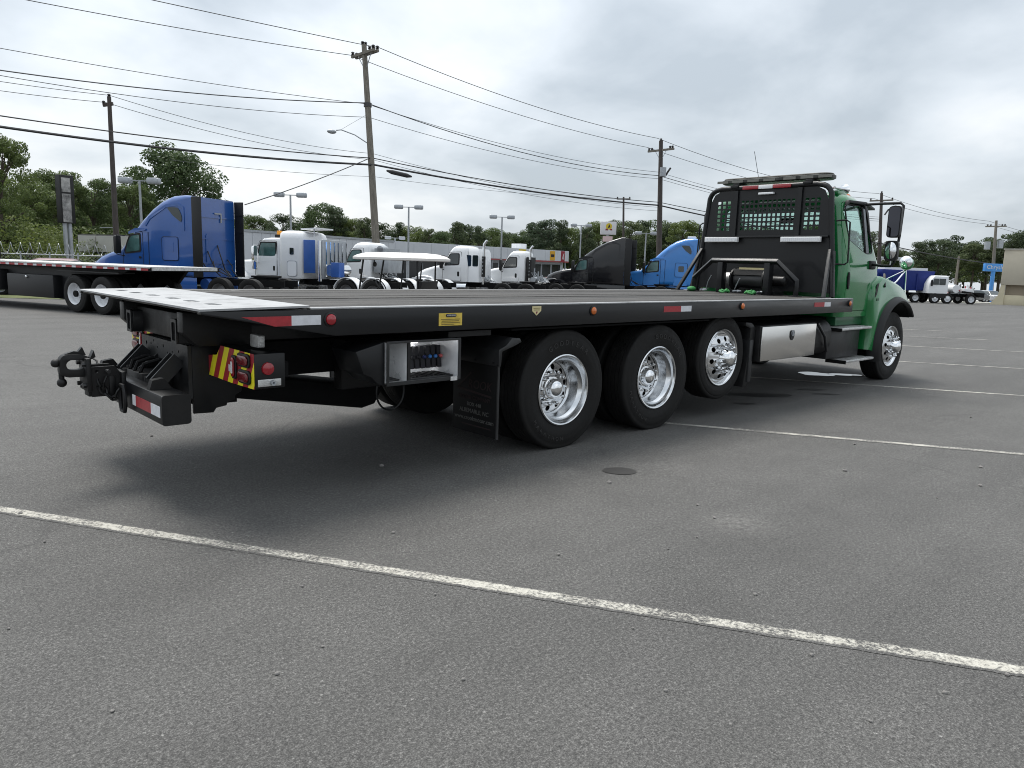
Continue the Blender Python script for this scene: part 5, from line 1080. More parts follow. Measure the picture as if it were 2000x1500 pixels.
def sleeper_truck(name, label, px, py, D, paint, H=3.95, dark_ext=PLASTIC, skirts=None, roofwin=True, wheelm=None, slope=False, box=True):
    root = thing(name, label, 'truck'); p_ = prt(root)
    tab = [(0, 1.21, 1.0, H-0.03, .10), (0.30, 1.225, 1.0, H, .18), (0.85, 1.225, 1.0, H-0.03, .26), (1.35, 1.22, .98, H-0.19, .32), (1.8, 1.205, .97, H-0.46, .34), (2.2, 1.18, .96, H-0.80, .30), (2.52, 1.15, .95, 2.83, .24), (2.66, 1.14, .95, 2.68, .22), (3.05, 1.09, .95, 2.30, .18), (3.45, 1.03, .95, 1.93, .14)]
    if slope: tab = [(0, 1.21, 1.0, H, .06), (0.25, 1.225, 1.0, H, .10), (1.0, 1.225, .98, H-0.22, .20), (1.7, 1.20, .97, H-0.55, .26), (2.25, 1.18, .96, H-0.92, .26), (2.58, 1.15, .95, 2.78, .24), (2.66, 1.14, .95, 2.66, .22), (3.05, 1.09, .95, 2.28, .18), (3.45, 1.03, .95, 1.93, .14)]
    b = p_('cab_and_sleeper', loftx([(x, -h, h, z0, z1, r_) for x, h, z0, z1, r_ in tab], 6), paint, smooth=40)
    side_plate(p_, 'side_window', rpoly([(2.40, 1.92), (3.12, 1.84), (3.02, 2.14), (2.82, 2.44), (2.40, 2.50)], 0.08, 3), tab, TEALGLASS, 0.012)
    side_plate(p_, 'window_frame', rpoly([(2.33, 1.86), (3.20, 1.77), (3.10, 2.14), (2.88, 2.50), (2.33, 2.57)], 0.09, 3), tab, PLASTIC, 0.003)
    side_plate(p_, 'door_panel', rpoly([(2.28, 1.02), (3.28, 1.02), (3.26, 1.70), (2.28, 1.80)], 0.06, 3), tab, paint, 0.004)
    side_plate(p_, 'door_handle', rpoly([(2.33, 1.62), (2.45, 1.62), (2.45, 1.70), (2.33, 1.70)], 0.02, 2), tab, PLASTIC, 0.018)
    side_plate(p_, 'visor_edge', rpoly([(2.05, 2.66), (2.92, 2.52), (2.92, 2.60), (2.55, 2.74), (2.05, 2.72)], 0.02, 2), tab, PLASTIC if slope else paint, 0.03)
    yf = lambda u, v: interp(tab, u)[1]
    side_seam(p_, rpoly([(2.24, 1.0), (3.30, 1.0), (3.28, 1.75), (3.08, 2.18), (2.86, 2.56), (2.24, 2.62)], 0.08, 3), yf)
    side_seam(p_, [(1.98, 1.0), (1.97, 1.8), (1.98, 2.6), (1.95, 2.6), (1.95, 1.8), (1.955, 1.0)], yf, 0.006)
    if box:
        side_seam(p_, rpoly([(0.60, 1.58), (1.34, 1.58), (1.34, 2.44), (0.60, 2.44)], 0.10, 4), lambda u, v: yf(u, v)+0.006, 0.009)
        side_plate(p_, 'luggage_door', rpoly([(0.62, 1.60), (1.32, 1.60), (1.32, 2.42), (0.62, 2.42)], 0.10, 4), tab, paint, 0.012)
        side_plate(p_, 'luggage_door_lower', rpoly([(0.55, 1.05), (1.42, 1.05), (1.32, 1.50), (0.65, 1.50)], 0.08, 4), tab, paint, 0.010)
        side_plate(p_, 'sleeper_window', rrect(0.80, 1.14, 1.90, 2.25, 0.05, 3), tab, paint if paint is BLUEP else DARKGLASS, 0.020)
    if roofwin: side_plate(p_, 'roof_window', rpoly([(0.42, 2.95), (0.40, 3.20), (0.55, 3.50), (1.05, 3.50), (0.80, 3.22)], 0.10, 3), tab, DARKGLASS, 0.012)
    side_plate(p_, 'fairing_crease', rpoly([(0.30, 2.66), (0.30, 3.52), (0.55, 3.66), (1.10, 3.60), (1.9, 3.16), (2.10, 2.86), (2.06, 2.80), (1.85, 3.06), (1.08, 3.50), (0.58, 3.56), (0.36, 3.46), (0.36, 2.66)], 0.03, 2), tab, paint, 0.014)
    p_('windshield', MB().plate([(2.68, -0.95), (3.42, -0.92), (3.42, 0.92), (2.68, 0.95)], [], lambda u, v, s_: (u, v, interp(tab, u)[3]+s_), 0.005, 0.012), DARKGLASS)
    for sg in (-1, 1):
        y0, y1 = sorted((sg*1.19, sg*1.235))
        p_('side_extender', MB().box(-0.42, -0.02, y0, y1, 1.0, H-0.06), dark_ext, bevel=0.01)
        for k in range(4): p_('extender_rib', MB().box(-0.40, -0.06, min(sg*1.165, sg*1.188), max(sg*1.165, sg*1.188), 1.4+k*0.65, 1.44+k*0.65), dark_ext)
        p_('fuel_tank', MB().cyl((0.5, sg*0.85, 0.66), (2.1, sg*0.85, 0.66), 0.33, 20), ALU, smooth=40)
        p_('side_skirt', MB().box(-0.1, 3.0, min(sg*1.16, sg*1.20), max(sg*1.16, sg*1.20), 0.42, 0.98), skirts or paint, bevel=0.01)
    for z in (1.5, 2.4, 3.2): p_('rear_wall_rib', MB().box(-0.03, -0.002, -1.1, 1.1, z, z+0.05), paint)
    p_('rear_panel', MB().plate(rrect(-0.5, 0.5, 1.5, 2.6, 0.12, 4), [], lambda u, v, s_: (s_, u, v), -0.025, -0.004), paint)
    ax = hood_and_fenders(p_, 3.40, paint)
    mirrors(p_, 3.15, 1.28, 2.10)
    frame_common(p_, -3.3, 5.0, root); hoses(p_, 0, 3)
    axle_pair(root, ax, False, wheelm); axle_pair(root, -1.05, True, wheelm); axle_pair(root, -2.35, True, wheelm)
    place(root, px, py, D, H); return root, p_
blue, p_ = sleeper_truck('semi_truck', 'dark blue sleeper semi truck with black side fairings, left behind the bed', 370, 380, 25.7, BLUEP)
p_('rear_wall_bracket', MB().box(-0.05, -0.03, -0.35, 0.0, 3.35, 3.40).box(-0.05, -0.03, -0.40, -0.35, 3.05, 3.40), GALV)
p_('chassis_tank', MB().cyl((-0.1, 0.75, 0.75), (-0.1, 0.45, 0.75), 0.2, 14), BLUEPLATE)
black, p_ = sleeper_truck('semi_truck', 'black sleeper semi truck with sloped roof fairing, left of the sky blue one', 1222, 464, 47, BLACKP, slope=True, roofwin=False, box=False)
skyb, p_ = sleeper_truck('semi_truck', 'sky blue sleeper semi truck half hidden by the headboard', 1366, 466, 47, SKYBLUEP)
p_('roof_box', MB().box(0.25, 0.75, -0.5, 0.5, 3.9, 4.1), WHITEP, bevel=0.03)
def daycab(name, label, px, py, D, H=2.92, sx=-0.28, sidewin=True, stack=True, classic=False, seed=1, extra=None):
    root = thing(name, label, 'truck'); p_ = prt(root)
    tabz = [(1.0, 0.02, 1.55), (1.8, 0.0, 1.52), (1.95, 0.0, 1.46), (H-0.35, 0.03, 1.12), (H-0.15, 0.06, 0.98), (H-0.05, 0.14, 0.85), (H, 0.3, 0.7)]
    wz = [1.10, 1.13, 1.12, 1.06, 1.02, 0.92, 0.75]
    b = p_('cab', loftz([(z, x0, x1, -w_, w_, 0.16) for (z, x0, x1), w_ in zip(tabz, wz)], 5), WHITEP, smooth=40)
    tab = [(0, 1.0), (1.6, 1.0)]
    def yz(v): return interp([(z, w_) for (z, _, _), w_ in zip(tabz, wz)], v)[1]
    def sp(name, poly, m_, off):
        for sg in (1, -1): p_(name, MB().plate(poly, [], lambda u, v, s_: (u, sg*(yz(v)+off+s_), v), -0.02, 0.008), m_)
    if sidewin:
        sp('window_frame', rpoly([(0.50, 1.90), (1.40, 1.84), (1.30, 2.10), (1.08, 2.52), (0.50, 2.54)], 0.10, 3), PLASTIC, 0.002)
        sp('side_window', rpoly([(0.56, 1.95), (1.33, 1.90), (1.24, 2.10), (1.04, 2.47), (0.56, 2.49)], 0.08, 3), TEALGLASS if classic else DARKGLASS, 0.008)
    sp('door_seam', rpoly([(0.42, 1.05), (1.48, 1.05), (1.46, 1.78), (0.42, 1.82)], 0.05, 3), WHITEP, 0.004)
    side_seam(p_, rpoly([(0.40, 1.03), (1.50, 1.03), (1.48, 1.80), (1.30, 2.15), (1.10, 2.58), (0.40, 2.62)], 0.07, 3), lambda u, v: yz(v))
    sp('door_handle', rrect(0.50, 0.62, 1.28, 1.55, 0.05, 3), PLASTIC, 0.012)
    p_('windshield', MB().plate([(-0.88, 1.98), (0.88, 1.98), (0.82, H-0.38), (-0.82, H-0.38)], [], lambda u, v, s_: (interp([(z, x1) for z, _, x1 in tabz], v)[1]+s_, u, v), 0.004, 0.012), DARKGLASS)
    p_('rear_cab_window', MB().plate(rrect(-0.7, 0.7, 1.95, 2.42, 0.08, 4), [], lambda u, v, s_: (s_, u, v), -0.012, 0.02), DARKGLASS)
    ax = hood_and_fenders(p_, 1.50, WHITEP, z_cowl=1.90 if not classic else 1.80, length=1.75 if not classic else 2.0, square=classic, dark=CHROME if classic else PLASTIC)
    mirrors(p_, 1.38, 1.24, 2.02, CHROME if classic else PLASTIC)
    frame_common(p_, -4.2, 3.2, root); hoses(p_, 0, seed, 2.0, 7); hoses(p_, -0.3, seed+50, 1.7, 6, GALV)
    if stack:
        p_('exhaust_stack', MB().tube([(sx, 1.0, 0.9), (sx, 1.0, H-0.05), (sx-0.02, 1.0, H+0.1), (sx-0.17, 1.0, H+0.30)], 0.075, 10), CHROME, smooth=50)
        p_('stack_guard', MB().lathe([(1.3, 0.105), (2.4, 0.105)], 'z', 16, (sx, 1.0, 0)), PLASTIC if not classic else GALV)
        for k in range(5): p_('guard_slot', MB().box(sx-0.02, sx+0.02, 1.13, 1.137, 1.45+k*0.2, 1.53+k*0.2), GALV)
    for sg in (-1, 1): p_('fuel_tank', MB().cyl((0.1, sg*0.88, 0.66), (1.3, sg*0.88, 0.66), 0.32, 20), ALU, smooth=40)
    axle_pair(root, ax, False); axle_pair(root, -2.0, True); axle_pair(root, -3.3, True)
    place(root, px, py, D, H, 1.0); return root, p_
d2, p_ = daycab('day_cab_truck', 'white day cab truck with extended cab windows behind the golf cart roof end', 916, 480, 39.5, H=2.95, seed=4, sx=-0.85)
p_('cab_extension', loftz([(1.0, -0.65, 0.05, -1.08, 1.08, 0.12), (2.6, -0.62, 0.05, -1.02, 1.02, 0.12), (2.8, -0.55, 0.1, -0.9, 0.9, 0.12)]), WHITEP, smooth=40)
for x0 in (-0.55, -0.15):
    for sg in (-1, 1): p_('extension_window', MB().plate(rrect(x0, x0+0.32, 1.85, 2.45, 0.06, 3), [], lambda u, v, s_: (u, sg*(1.045+s_), v), -0.02, 0.012), DARKGLASS)
for i in range(5): p_('roof_lamp', MB().box(0.62, 0.74, -0.7+i*0.35-0.06, -0.7+i*0.35+0.06, 2.9, 2.98), WHITEP)
d3, p_ = daycab('day_cab_truck', 'white day cab truck with dark stack just left of the black semi', 1027, 490, 45, seed=7)
p_('headache_rack', MB().box(-0.12, -0.04, -0.95, 0.95, 1.0, 2.55), PLASTIC)
mb = MB(); 
for k in range(3): mb.cyl((-0.5-0.25*k, 0.7, 1.1), (-0.5-0.25*k, 0.7, 1.9-0.2*k), 0.05, 8)
p_('air_tank', mb.cyl((-0.5, 0.3, 1.2), (-0.5, 1.0, 1.2), 0.17, 12), GALV)
d1, p_ = daycab('day_cab_truck', 'white day cab truck with round pickup fenders behind the golf cart', 724, 473, 37, classic=True, seed=11, stack=False)
p_('rack_box', MB().box(-0.75, -0.15, -0.9, 0.9, 2.35, 2.62).cyl((-0.45, 0.2, 2.55), (-0.45, 0.9, 2.55), 0.2, 14), GALV)
p_('storage_cabinet', MB().box(-0.95, -0.12, -0.95, 0.95, 1.35, 2.2), GALV, bevel=0.05)
# white truck with sleeper and chrome rack
root = thing('semi_truck', 'white sleeper semi truck with amber beacon and blue side panel', 'truck'); p_ = prt(root); WS = root
tab = [(0, 1.16), (1.7, 1.16), (2.0, 1.05), (3.2, 1.0)]
p_('sleeper', MB().loft([[(p0[0], p0[1], z) for p0 in rrect(0.0+e_, 1.25-e_*0.5, -1.18+e_, 1.18-e_, 0.24, 6)] for z, e_ in ((0.98, 0.03), (1.05, 0), (2.75, 0.0), (2.98, 0.05), (3.07, 0.14), (3.12, 0.34))]), WHITEP, smooth=40)
p_('cab', MB().loft([[(p0[0], p0[1], z) for p0 in rrect(1.20, x1, -h_, h_, 0.14, 5)] for z, x1, h_ in ((1.05, 2.55, 1.05), (1.85, 2.55, 1.07), (2.0, 2.5, 1.06), (2.62, 2.28, 1.0), (2.74, 2.16, 0.95), (2.79, 1.9, 0.8))]), WHITEP, smooth=40)
side_plate(p_, 'side_window', rpoly([(1.45, 1.98), (2.36, 1.86), (2.30, 2.2), (2.18, 2.54), (1.45, 2.54)], 0.06, 3), [(1.7, 1.045), (3.2, 1.045)], TEALGLASS, 0.008)
side_plate(p_, 'window_frame', rpoly([(1.40, 1.90), (2.42, 1.70), (2.38, 2.2), (2.24, 2.60), (1.40, 2.60)], 0.06, 3), [(1.7, 1.04), (3.2, 1.04)], PLASTIC, 0.004)
side_plate(p_, 'door_panel', rpoly([(1.40, 1.10), (2.48, 1.10), (2.48, 1.66), (1.40, 1.85)], 0.06, 3), [(1.7, 1.06), (3.2, 1.06)], WHITEP, 0.008)
side_plate(p_, 'door_handle', rrect(1.47, 1.57, 1.30, 1.52, 0.04, 3), [(1.7, 1.06), (3.2, 1.06)], PLASTIC, 0.016)
side_seam(p_, rpoly([(1.36, 1.07), (2.52, 1.07), (2.50, 1.8), (2.40, 2.25), (2.26, 2.64), (1.36, 2.64)], 0.06, 3), lambda u, v: 1.055 if v > 2.2 else 1.068)
side_plate(p_, 'sleeper_vent', rrect(0.42, 0.62, 2.05, 2.35, 0.04, 3), [(0, 1.185), (2, 1.185)], DARKGLASS, 0.006)
side_plate(p_, 'luggage_door', rrect(0.28, 0.74, 1.10, 1.75, 0.10, 4), [(0, 1.185), (2, 1.185)], WHITEP, 0.010)
side_plate(p_, 'luggage_door_seal', rrect(0.25, 0.77, 1.07, 1.78, 0.11, 4), [(0, 1.185), (2, 1.185)], GALV, 0.003)
ax = hood_and_fenders(p_, 2.5, WHITEP, z_cowl=1.82, length=2.1, square=True, dark=CHROME)
mirrors(p_, 2.3, 1.22, 2.05, CHROME)
for sg in (-1, 1): p_('air_cleaner', MB().cyl((2.55, sg*0.95, 1.35), (2.55, sg*0.95, 2.1), 0.2, 16), CHROME, smooth=40)
p_('beacon', MB().lathe([(2.95, 0.13), (3.12, 0.12), (3.14, 0.001)], 'z', 14, (1.85, 0.1, 0)), mat('beacon_amber', (0.75, 0.30, 0.02), 0.3), smooth=40)
p_('beacon_mount', MB().box(1.7, 2.0, -0.05, 0.25, 2.78, 2.95), PLASTIC)
p_('roof_deflector', MB().prism([(-0.5, 3.22), (0.35, 3.18), (0.35, 3.23), (-0.5, 3.28)], 'y', -0.7, 0.7).cyl((-0.1, 0.3, 2.9), (-0.1, 0.3, 3.25), 0.03, 6), WHITEP)
for sg in (1, -1):
    p_('side_panel', MB().box(-0.62, -0.04, sg*1.10-0.03, sg*1.10+0.03, 1.25, 2.72), BLUEPLATE, bevel=0.02)
    p_('exhaust_stack', MB().tube([(-0.8, sg*1.0, 0.9), (-0.8, sg*1.0, 2.7)], 0.10, 12), CHROME, smooth=50)
p_('rack', MB().box(-1.0, -0.9, -1.05, 1.05, 1.0, 2.75), GALV, bevel=0.02)
for k in range(6): p_('rack_rib', MB().box(-1.04, -1.001, -1.0+k*0.36, -0.9+k*0.36, 1.1, 2.65), CHROME)
p_('rack_tank', MB().cyl((-1.25, -0.6, 1.4), (-1.25, 0.9, 1.4), 0.25, 16), ALU, smooth=40)
p_('blue_cabinet', MB().box(-1.75, -1.35, 0.5, 1.0, 1.1, 1.75), BLUEPLATE, bevel=0.02)
frame_common(p_, -4.4, 4.4, root); hoses(p_, -0.9, 21, 2.0, 6)
for sg in (1, -1): p_('fuel_tank', MB().cyl((0.2, sg*0.85, 0.66), (1.9, sg*0.85, 0.66), 0.33, 20), ALU, smooth=40)
axle_pair(root, ax, False, ALU); axle_pair(root, -2.2, True); axle_pair(root, -3.5, True)
for x in (-2.2, -3.5):
    for sg in (1, -1):
        p_('half_fender', MB().loft([[(x+(0.60+dr)*math.cos(a), sg*yy, 0.5+(0.60+dr)*math.sin(a)) for dr, yy in ((0, 0.62), (0, 1.22), (0.03, 1.22), (0.03, 0.62))] for a in [R(12+156*k/14) for k in range(15)]]), WHITEP, smooth=50)
place(root, 588, 450, 32, 3.12, 1.18)
# half fenders for the classic day cab
rootd = d1
for x in (-2.0, -3.3):
    for sg in (1, -1):
        build('half_fender', MB().loft([[(x+(0.60+dr)*math.cos(a), sg*yy, 0.5+(0.60+dr)*math.sin(a)) for dr, yy in ((0, 0.62), (0, 1.22), (0.03, 1.22), (0.03, 0.62))] for a in [R(12+156*k/14) for k in range(15)]]), WHITEP, rootd, smooth=50)
# ---- golf cart
g = ground(785, 17.5); cart = thing('golf_cart', 'golf cart with long white roof behind the flat bed', 'golf cart', g, HD); p_ = prt(cart)
rf = p_('roof', MB().loft([[(x, y, z) for x, y in rrect(-1.02+e_, 1.02-e_, -0.60+e_, 0.60-e_, 0.16, 5)] for z, e_ in ((1.60, 0.05), (1.615, 0.0), (1.665, 0.0), (1.72, 0.08), (1.765, 0.22), (1.785, 0.42))]), mat('cart_roof_white', (0.72, 0.69, 0.66), 0.45, var=0.06), smooth=50)
p_('roof_groove', MB().loft([[(x, y, z) for x, y in rrect(-0.55, 0.45, -0.32, -0.26, 0.02, 2)] for z in (1.70, 1.772)]), GALV, rf)
p_('roof_groove', MB().loft([[(x, y, z) for x, y in rrect(-0.55, 0.45, 0.26, 0.32, 0.02, 2)] for z in (1.70, 1.772)]), GALV, rf)
for sg in (-1, 1):
    p_('roof_post', MB().tube([(0.85, sg*0.50, 0.85), (0.72, sg*0.52, 1.655)], 0.022, 8), PLASTIC)
    p_('roof_post', MB().tube([(-0.62, sg*0.50, 0.70), (-0.62, sg*0.53, 1.60), (-0.55, sg*0.53, 1.655)], 0.022, 8), PLASTIC)
    p_('roof_post', MB().tube([(-0.20, sg*0.52, 0.75), (-0.28, sg*0.53, 1.655)], 0.018, 8), PLASTIC)
p_('body', loftx([(-1.15, -0.55, 0.55, 0.35, 0.62, 0.1), (-0.6, -0.58, 0.58, 0.30, 0.66, 0.1), (-0.1, -0.58, 0.58, 0.28, 0.62, 0.1), (0.0, -0.58, 0.58, 0.28, 0.36, 0.03), (0.62, -0.58, 0.58, 0.28, 0.36, 0.03), (0.68, -0.58, 0.58, 0.28, 0.80, 0.1), (1.0, -0.52, 0.52, 0.35, 0.82, 0.15), (1.25, -0.42, 0.42, 0.40, 0.60, 0.1)]), mat('cart_body', (0.05, 0.055, 0.06), 0.35, coat=0.5), smooth=45)
st = p_('seat', loftz([(0.66, -0.62, -0.05, -0.52, 0.52, 0.1), (0.76, -0.62, -0.05, -0.52, 0.52, 0.1), (0.80, -0.56, -0.12, -0.46, 0.46, 0.1)]), WHITEP, smooth=45)
p_('seat_back', loftz([(0.85, -0.66, -0.56, -0.50, 0.50, 0.04), (1.15, -0.72, -0.62, -0.50, 0.50, 0.04)]), PLASTIC, st, smooth=45)
p_('steering_wheel', MB().tube([(0.40+0.10*math.sin(a), 0.28+0.17*math.cos(a), 1.02+0.14*math.sin(a)) for a in [2*math.pi*k/18 for k in range(18)]], 0.014, 6, closed=True).cyl((0.40, 0.28, 1.02), (0.72, 0.28, 0.75), 0.02, 6), PLASTIC)
p_('rear_mirror', MB().ball((0.70, 0.0, 1.50), 0.06, 10, 6, (0.4, 1.6, 1)).cyl((0.70, 0, 1.5), (0.72, 0, 1.65), 0.01, 6), PLASTIC)
for x in (-0.80, 0.85):
    for sg in (-1, 1): wheel(cart, x, sg*0.60, 0.235, m_=WHITEW, sc=0.46)
# ---- flatbed trailer at the left
HT = R(109); q = at(147, 606, 19.9); tr0 = thing('flatbed_trailer', 'black flatbed trailer with white wheels and red and white edge tape', 'trailer', (q.x, q.y, G(q.x, q.y)), HT); p_ = prt(tr0)
# local: +x forward (left in the photo), near side is +y; origin at the contact of the rear-most-left near wheel
p_('deck', MB().box(-3.1, 12.0, -2.10, -0.02, 1.17, 1.27), CHASS, bevel=0.01)
p_('deck_edge', MB().box(-3.1, 12.0, -0.02, 0.0, 1.255, 1.285).box(-3.14, -3.10, -2.0, -0.05, 1.20, 1.29), DULLALU)
for k in range(34):
    x = -3.05 + k*0.44
    p_('reflective_tape', MB().box(x, x+0.27, 0.001, 0.004, 1.195, 1.245), REDTAPE); p_('reflective_tape', MB().box(x+0.27, x+0.44, 0.001, 0.004, 1.195, 1.245), WHITETAPE)
for k in range(10):
    y0 = -2.06 + k*0.2; p_('deck_board', MB().box(-3.05, 11.9, y0, y0+0.19, 1.271, 1.290), DULLALU)
p_('side_beam', MB().prism([(-1.9, 1.17), (12, 1.17), (12, 0.60), (3.0, 0.45), (1.0, 0.30), (0.6, 0.42), (0.55, 1.0), (-1.5, 1.05)], 'y', -0.36, -0.30), mat('trailer_black', (0.006, 0.0065, 0.008), 0.5))
p_('side_beam', MB().prism([(-1.9, 1.17), (12, 1.17), (12, 0.60), (1.0, 0.45), (-1.5, 0.8)], 'y', -2.1, -2.0), CHASS)
p_('storage_box', MB().box(1.0, 3.2, -0.40, -0.05, 0.33, 0.95), mat('trailer_black', (0.006, 0.0065, 0.008), 0.5), bevel=0.02)
p_('storage_box', MB().box(3.6, 6.0, -0.40, -0.05, 0.45, 1.05), mat('trailer_black', (0.006, 0.0065, 0.008), 0.5), bevel=0.02)
p_('box_latch', MB().ball((2.2, -0.03, 0.88), 0.04, 8, 6), CHROME)
p_('wheel_fender', MB().box(-1.9, 0.7, -0.45, 0.0, 1.08, 1.11), STEEL)
for x in (0.0, -1.15):
    w_ = wheel(tr0, x, 0.001, 0.50, True, WHITEW, 0.95, True); wheel(tr0, x, -2.12, 0.50, True, WHITEW, 0.95, True)
    p_('axle', MB().cyl((x, -2.2, 0.5), (x, -0.2, 0.5), 0.06, 10), CHASS)
    link('inner_tyre', bgt, tr0, (x, -0.33, 0.50), (0, 0, math.pi)).scale = (0.95,)*3
p_('rear_lamp', MB().cyl((5.6, 0.0, 0.40), (5.6, 0.03, 0.40), 0.05, 12), REDLENS)
p_('headboard', MB().box(7.1, 7.4, -2.0, -0.15, 1.295, 2.75), mat('trailer_black', (0.006, 0.0065, 0.008), 0.5), bevel=0.02)
p_('load_box', MB().box(7.41, 11.5, -2.0, -0.15, 1.295, 2.2), mat('trailer_black', (0.006, 0.0065, 0.008), 0.5), bevel=0.02)
# ---- far right: dump truck and white truck, both facing away to the left of the tan building
HR = R(47+90)
def far_truck(name, label, px, D): 
    g = ground(px, D); r_ = thing(name, label, 'truck', g, HR); return r_, prt(r_)
dt, p_ = far_truck('dump_truck', 'navy blue dump truck behind the green hood mirror', 1778, 76)
p_('dump_body', MB().prism([(-1.1, 1.25), (-1.7, 3.15), (3.6, 3.25), (3.6, 2.95), (3.1, 1.15)], 'y', -1.25, 1.25), NAVYP, bevel=0.03)
for x in (0.0, 1.2, 2.4): p_('body_rib', MB().box(x, x+0.12, 1.255, 1.33, 1.2, 2.9), NAVYP)
p_('tarp', MB().loft([[(x, y, 3.2+h_) for x, y in rrect(-1.2, 3.2, -0.9, 0.9, 0.3, 3)] for h_ in (0.0, 0.25)]), WHITEP, smooth=50)
p_('cab', loftz([(1.0, 3.7, 5.4, -1.1, 1.1, 0.15), (2.0, 3.7, 5.3, -1.1, 1.1, 0.15), (2.85, 3.75, 4.9, -1.0, 1.0, 0.2)]), NAVYP, smooth=40)
p_('hood', loftx([(5.2, -0.9, 0.9, 0.8, 1.9, 0.2), (6.8, -0.8, 0.8, 0.7, 1.5, 0.2)]), NAVYP, smooth=40)
p_('cab_window', MB().plate([(4.1, 1.9), (5.2, 1.85), (4.9, 2.6), (4.1, 2.6)], [], lambda u, v, s_: (u, 1.05+s_, v), 0.02, 0.06), DARKGLASS)
p_('frame_rail', MB().box(-1.2, 6.6, -0.45, 0.45, 0.7, 1.0), CHASS)
p_('rear_mud_guard', MB().box(-1.0, -0.9, 0.5, 1.2, 0.3, 1.1), CHASS)
for x in (0.0, 1.35, 5.7): axle_pair(dt, x, x < 3, WHITEW)
wt_, p_ = far_truck('service_truck', 'white service truck with bare chassis equipment near the tan building', 1840, 75)
p_('cab', loftz([(1.0, 0.0, 2.0, -1.15, 1.15, 0.12), (1.9, 0.0, 1.95, -1.15, 1.15, 0.12), (2.35, 0.0, 1.75, -1.12, 1.12, 0.12), (2.68, 0.02, 1.5, -1.08, 1.08, 0.14), (2.75, 0.15, 1.35, -0.95, 0.95, 0.14)]), WHITEP, smooth=40)
for x0, x1 in ((0.35, 0.95), (1.02, 1.62)): p_('side_window', MB().plate([(x0, 1.85), (x1, 1.85), (x1-0.12*(x0 > 1), 2.45), (x0, 2.45)], [], lambda u, v, s_: (u, 1.13+s_, v), 0.0, 0.06), DARKGLASS)
p_('mirror', MB().box(1.75, 1.85, 1.25, 1.45, 1.7, 2.3), PLASTIC)
p_('cab_step', MB().box(0.2, 1.8, 0.9, 1.2, 0.55, 0.98), PLASTIC)
p_('frame_rail', MB().box(-3.6, 1.9, -0.45, 0.45, 0.7, 1.0), CHASS)
rn = random.Random(3)
for i in range(9):
    x = -0.3-rn.random()*2.8; p_('equipment_pipe', MB().tube([(x, rn.uniform(-.9, .9), 1.0), (x-rn.uniform(-.3, .3), rn.uniform(-.9, .9), rn.uniform(1.3, 2.0)), (x-rn.uniform(0, .8), rn.uniform(-.9, .9), rn.uniform(1.1, 1.9))], 0.08, 6), [WHITEP, GALV, REDTAPE][i % 3])
p_('equipment_tank', MB().cyl((-1.0, -0.6, 1.5), (-1.0, 0.8, 1.5), 0.4, 14), WHITEP, smooth=40)
p_('equipment_box', MB().box(-2.6, -1.7, -0.9, 0.9, 1.05, 1.55), WHITEP, bevel=0.05)
p_('rear_fender', MB().prism([(-3.6, 0.7), (-3.6, 1.15), (-2.4, 1.2), (-1.6, 1.3), (-1.6, 1.1), (-2.6, 1.1)], 'y', 0.7, 1.2), CHASS)
for x in (1.25, 0.0, -2.35): axle_pair(wt_, x, x < 0, WHITEW)
# cars on the far lot
CARCOL = [mat('silver_car', (0.45, 0.46, 0.47), 0.3, coat=0.6), mat('grey_car', (0.10, 0.105, 0.11), 0.3, coat=0.6), mat('white_car', (0.70, 0.70, 0.70), 0.3, coat=0.6), mat('maroon_car', (0.12, 0.02, 0.025), 0.3, coat=0.6)]
def car(px, D, ci, label, rz, group=None):
    g = ground(px, D); r_ = thing('parked_car', label, 'car', g, rz, group); p_ = prt(r_)
    p_('body', loftx([(-2.2, -0.82, 0.82, 0.35, 0.85, 0.12), (-1.9, -0.88, 0.88, 0.25, 0.98, 0.15), (1.2, -0.9, 0.9, 0.25, 0.95, 0.15), (2.0, -0.86, 0.86, 0.25, 0.78, 0.15), (2.25, -0.75, 0.75, 0.35, 0.65, 0.12)]), CARCOL[ci], smooth=45)
    p_('cabin', loftz([(0.9, -1.9, 1.2, -0.84, 0.84, 0.15), (1.38, -1.35, 0.35, -0.68, 0.68, 0.15), (1.44, -1.2, 0.2, -0.6, 0.6, 0.15)]), DARKGLASS, smooth=45)
    p_('roof', loftz([(1.40, -1.30, 0.32, -0.67, 0.67, 0.15), (1.47, -1.1, 0.1, -0.55, 0.55, 0.15)]), CARCOL[ci], smooth=45)
    for x in (-1.35, 1.35):
        for sg in (-1, 1): wheel(r_, x, sg*0.88, 0.33, m_=GALV, sc=0.64)
car(1896, 92, 1, 'dark grey parked car right of the white service truck', R(150)); car(1925, 95, 0, 'silver parked car left of the blue sign post', R(60))
car(1868, 100, 2, 'white parked car behind the service truck equipment', R(70))
for i in range(5): car(1000+i*22, 92+i*4, [0, 2, 1, 3, 2][i], 'parked car in front of the showroom building', R(30.5+90), 'cars parked by the showroom')
car(88, 30, 3, 'maroon parked car behind the fence at left', R(160)); car(205, 33, 2, 'white parked car beside the foot of the pylon sign', R(170))
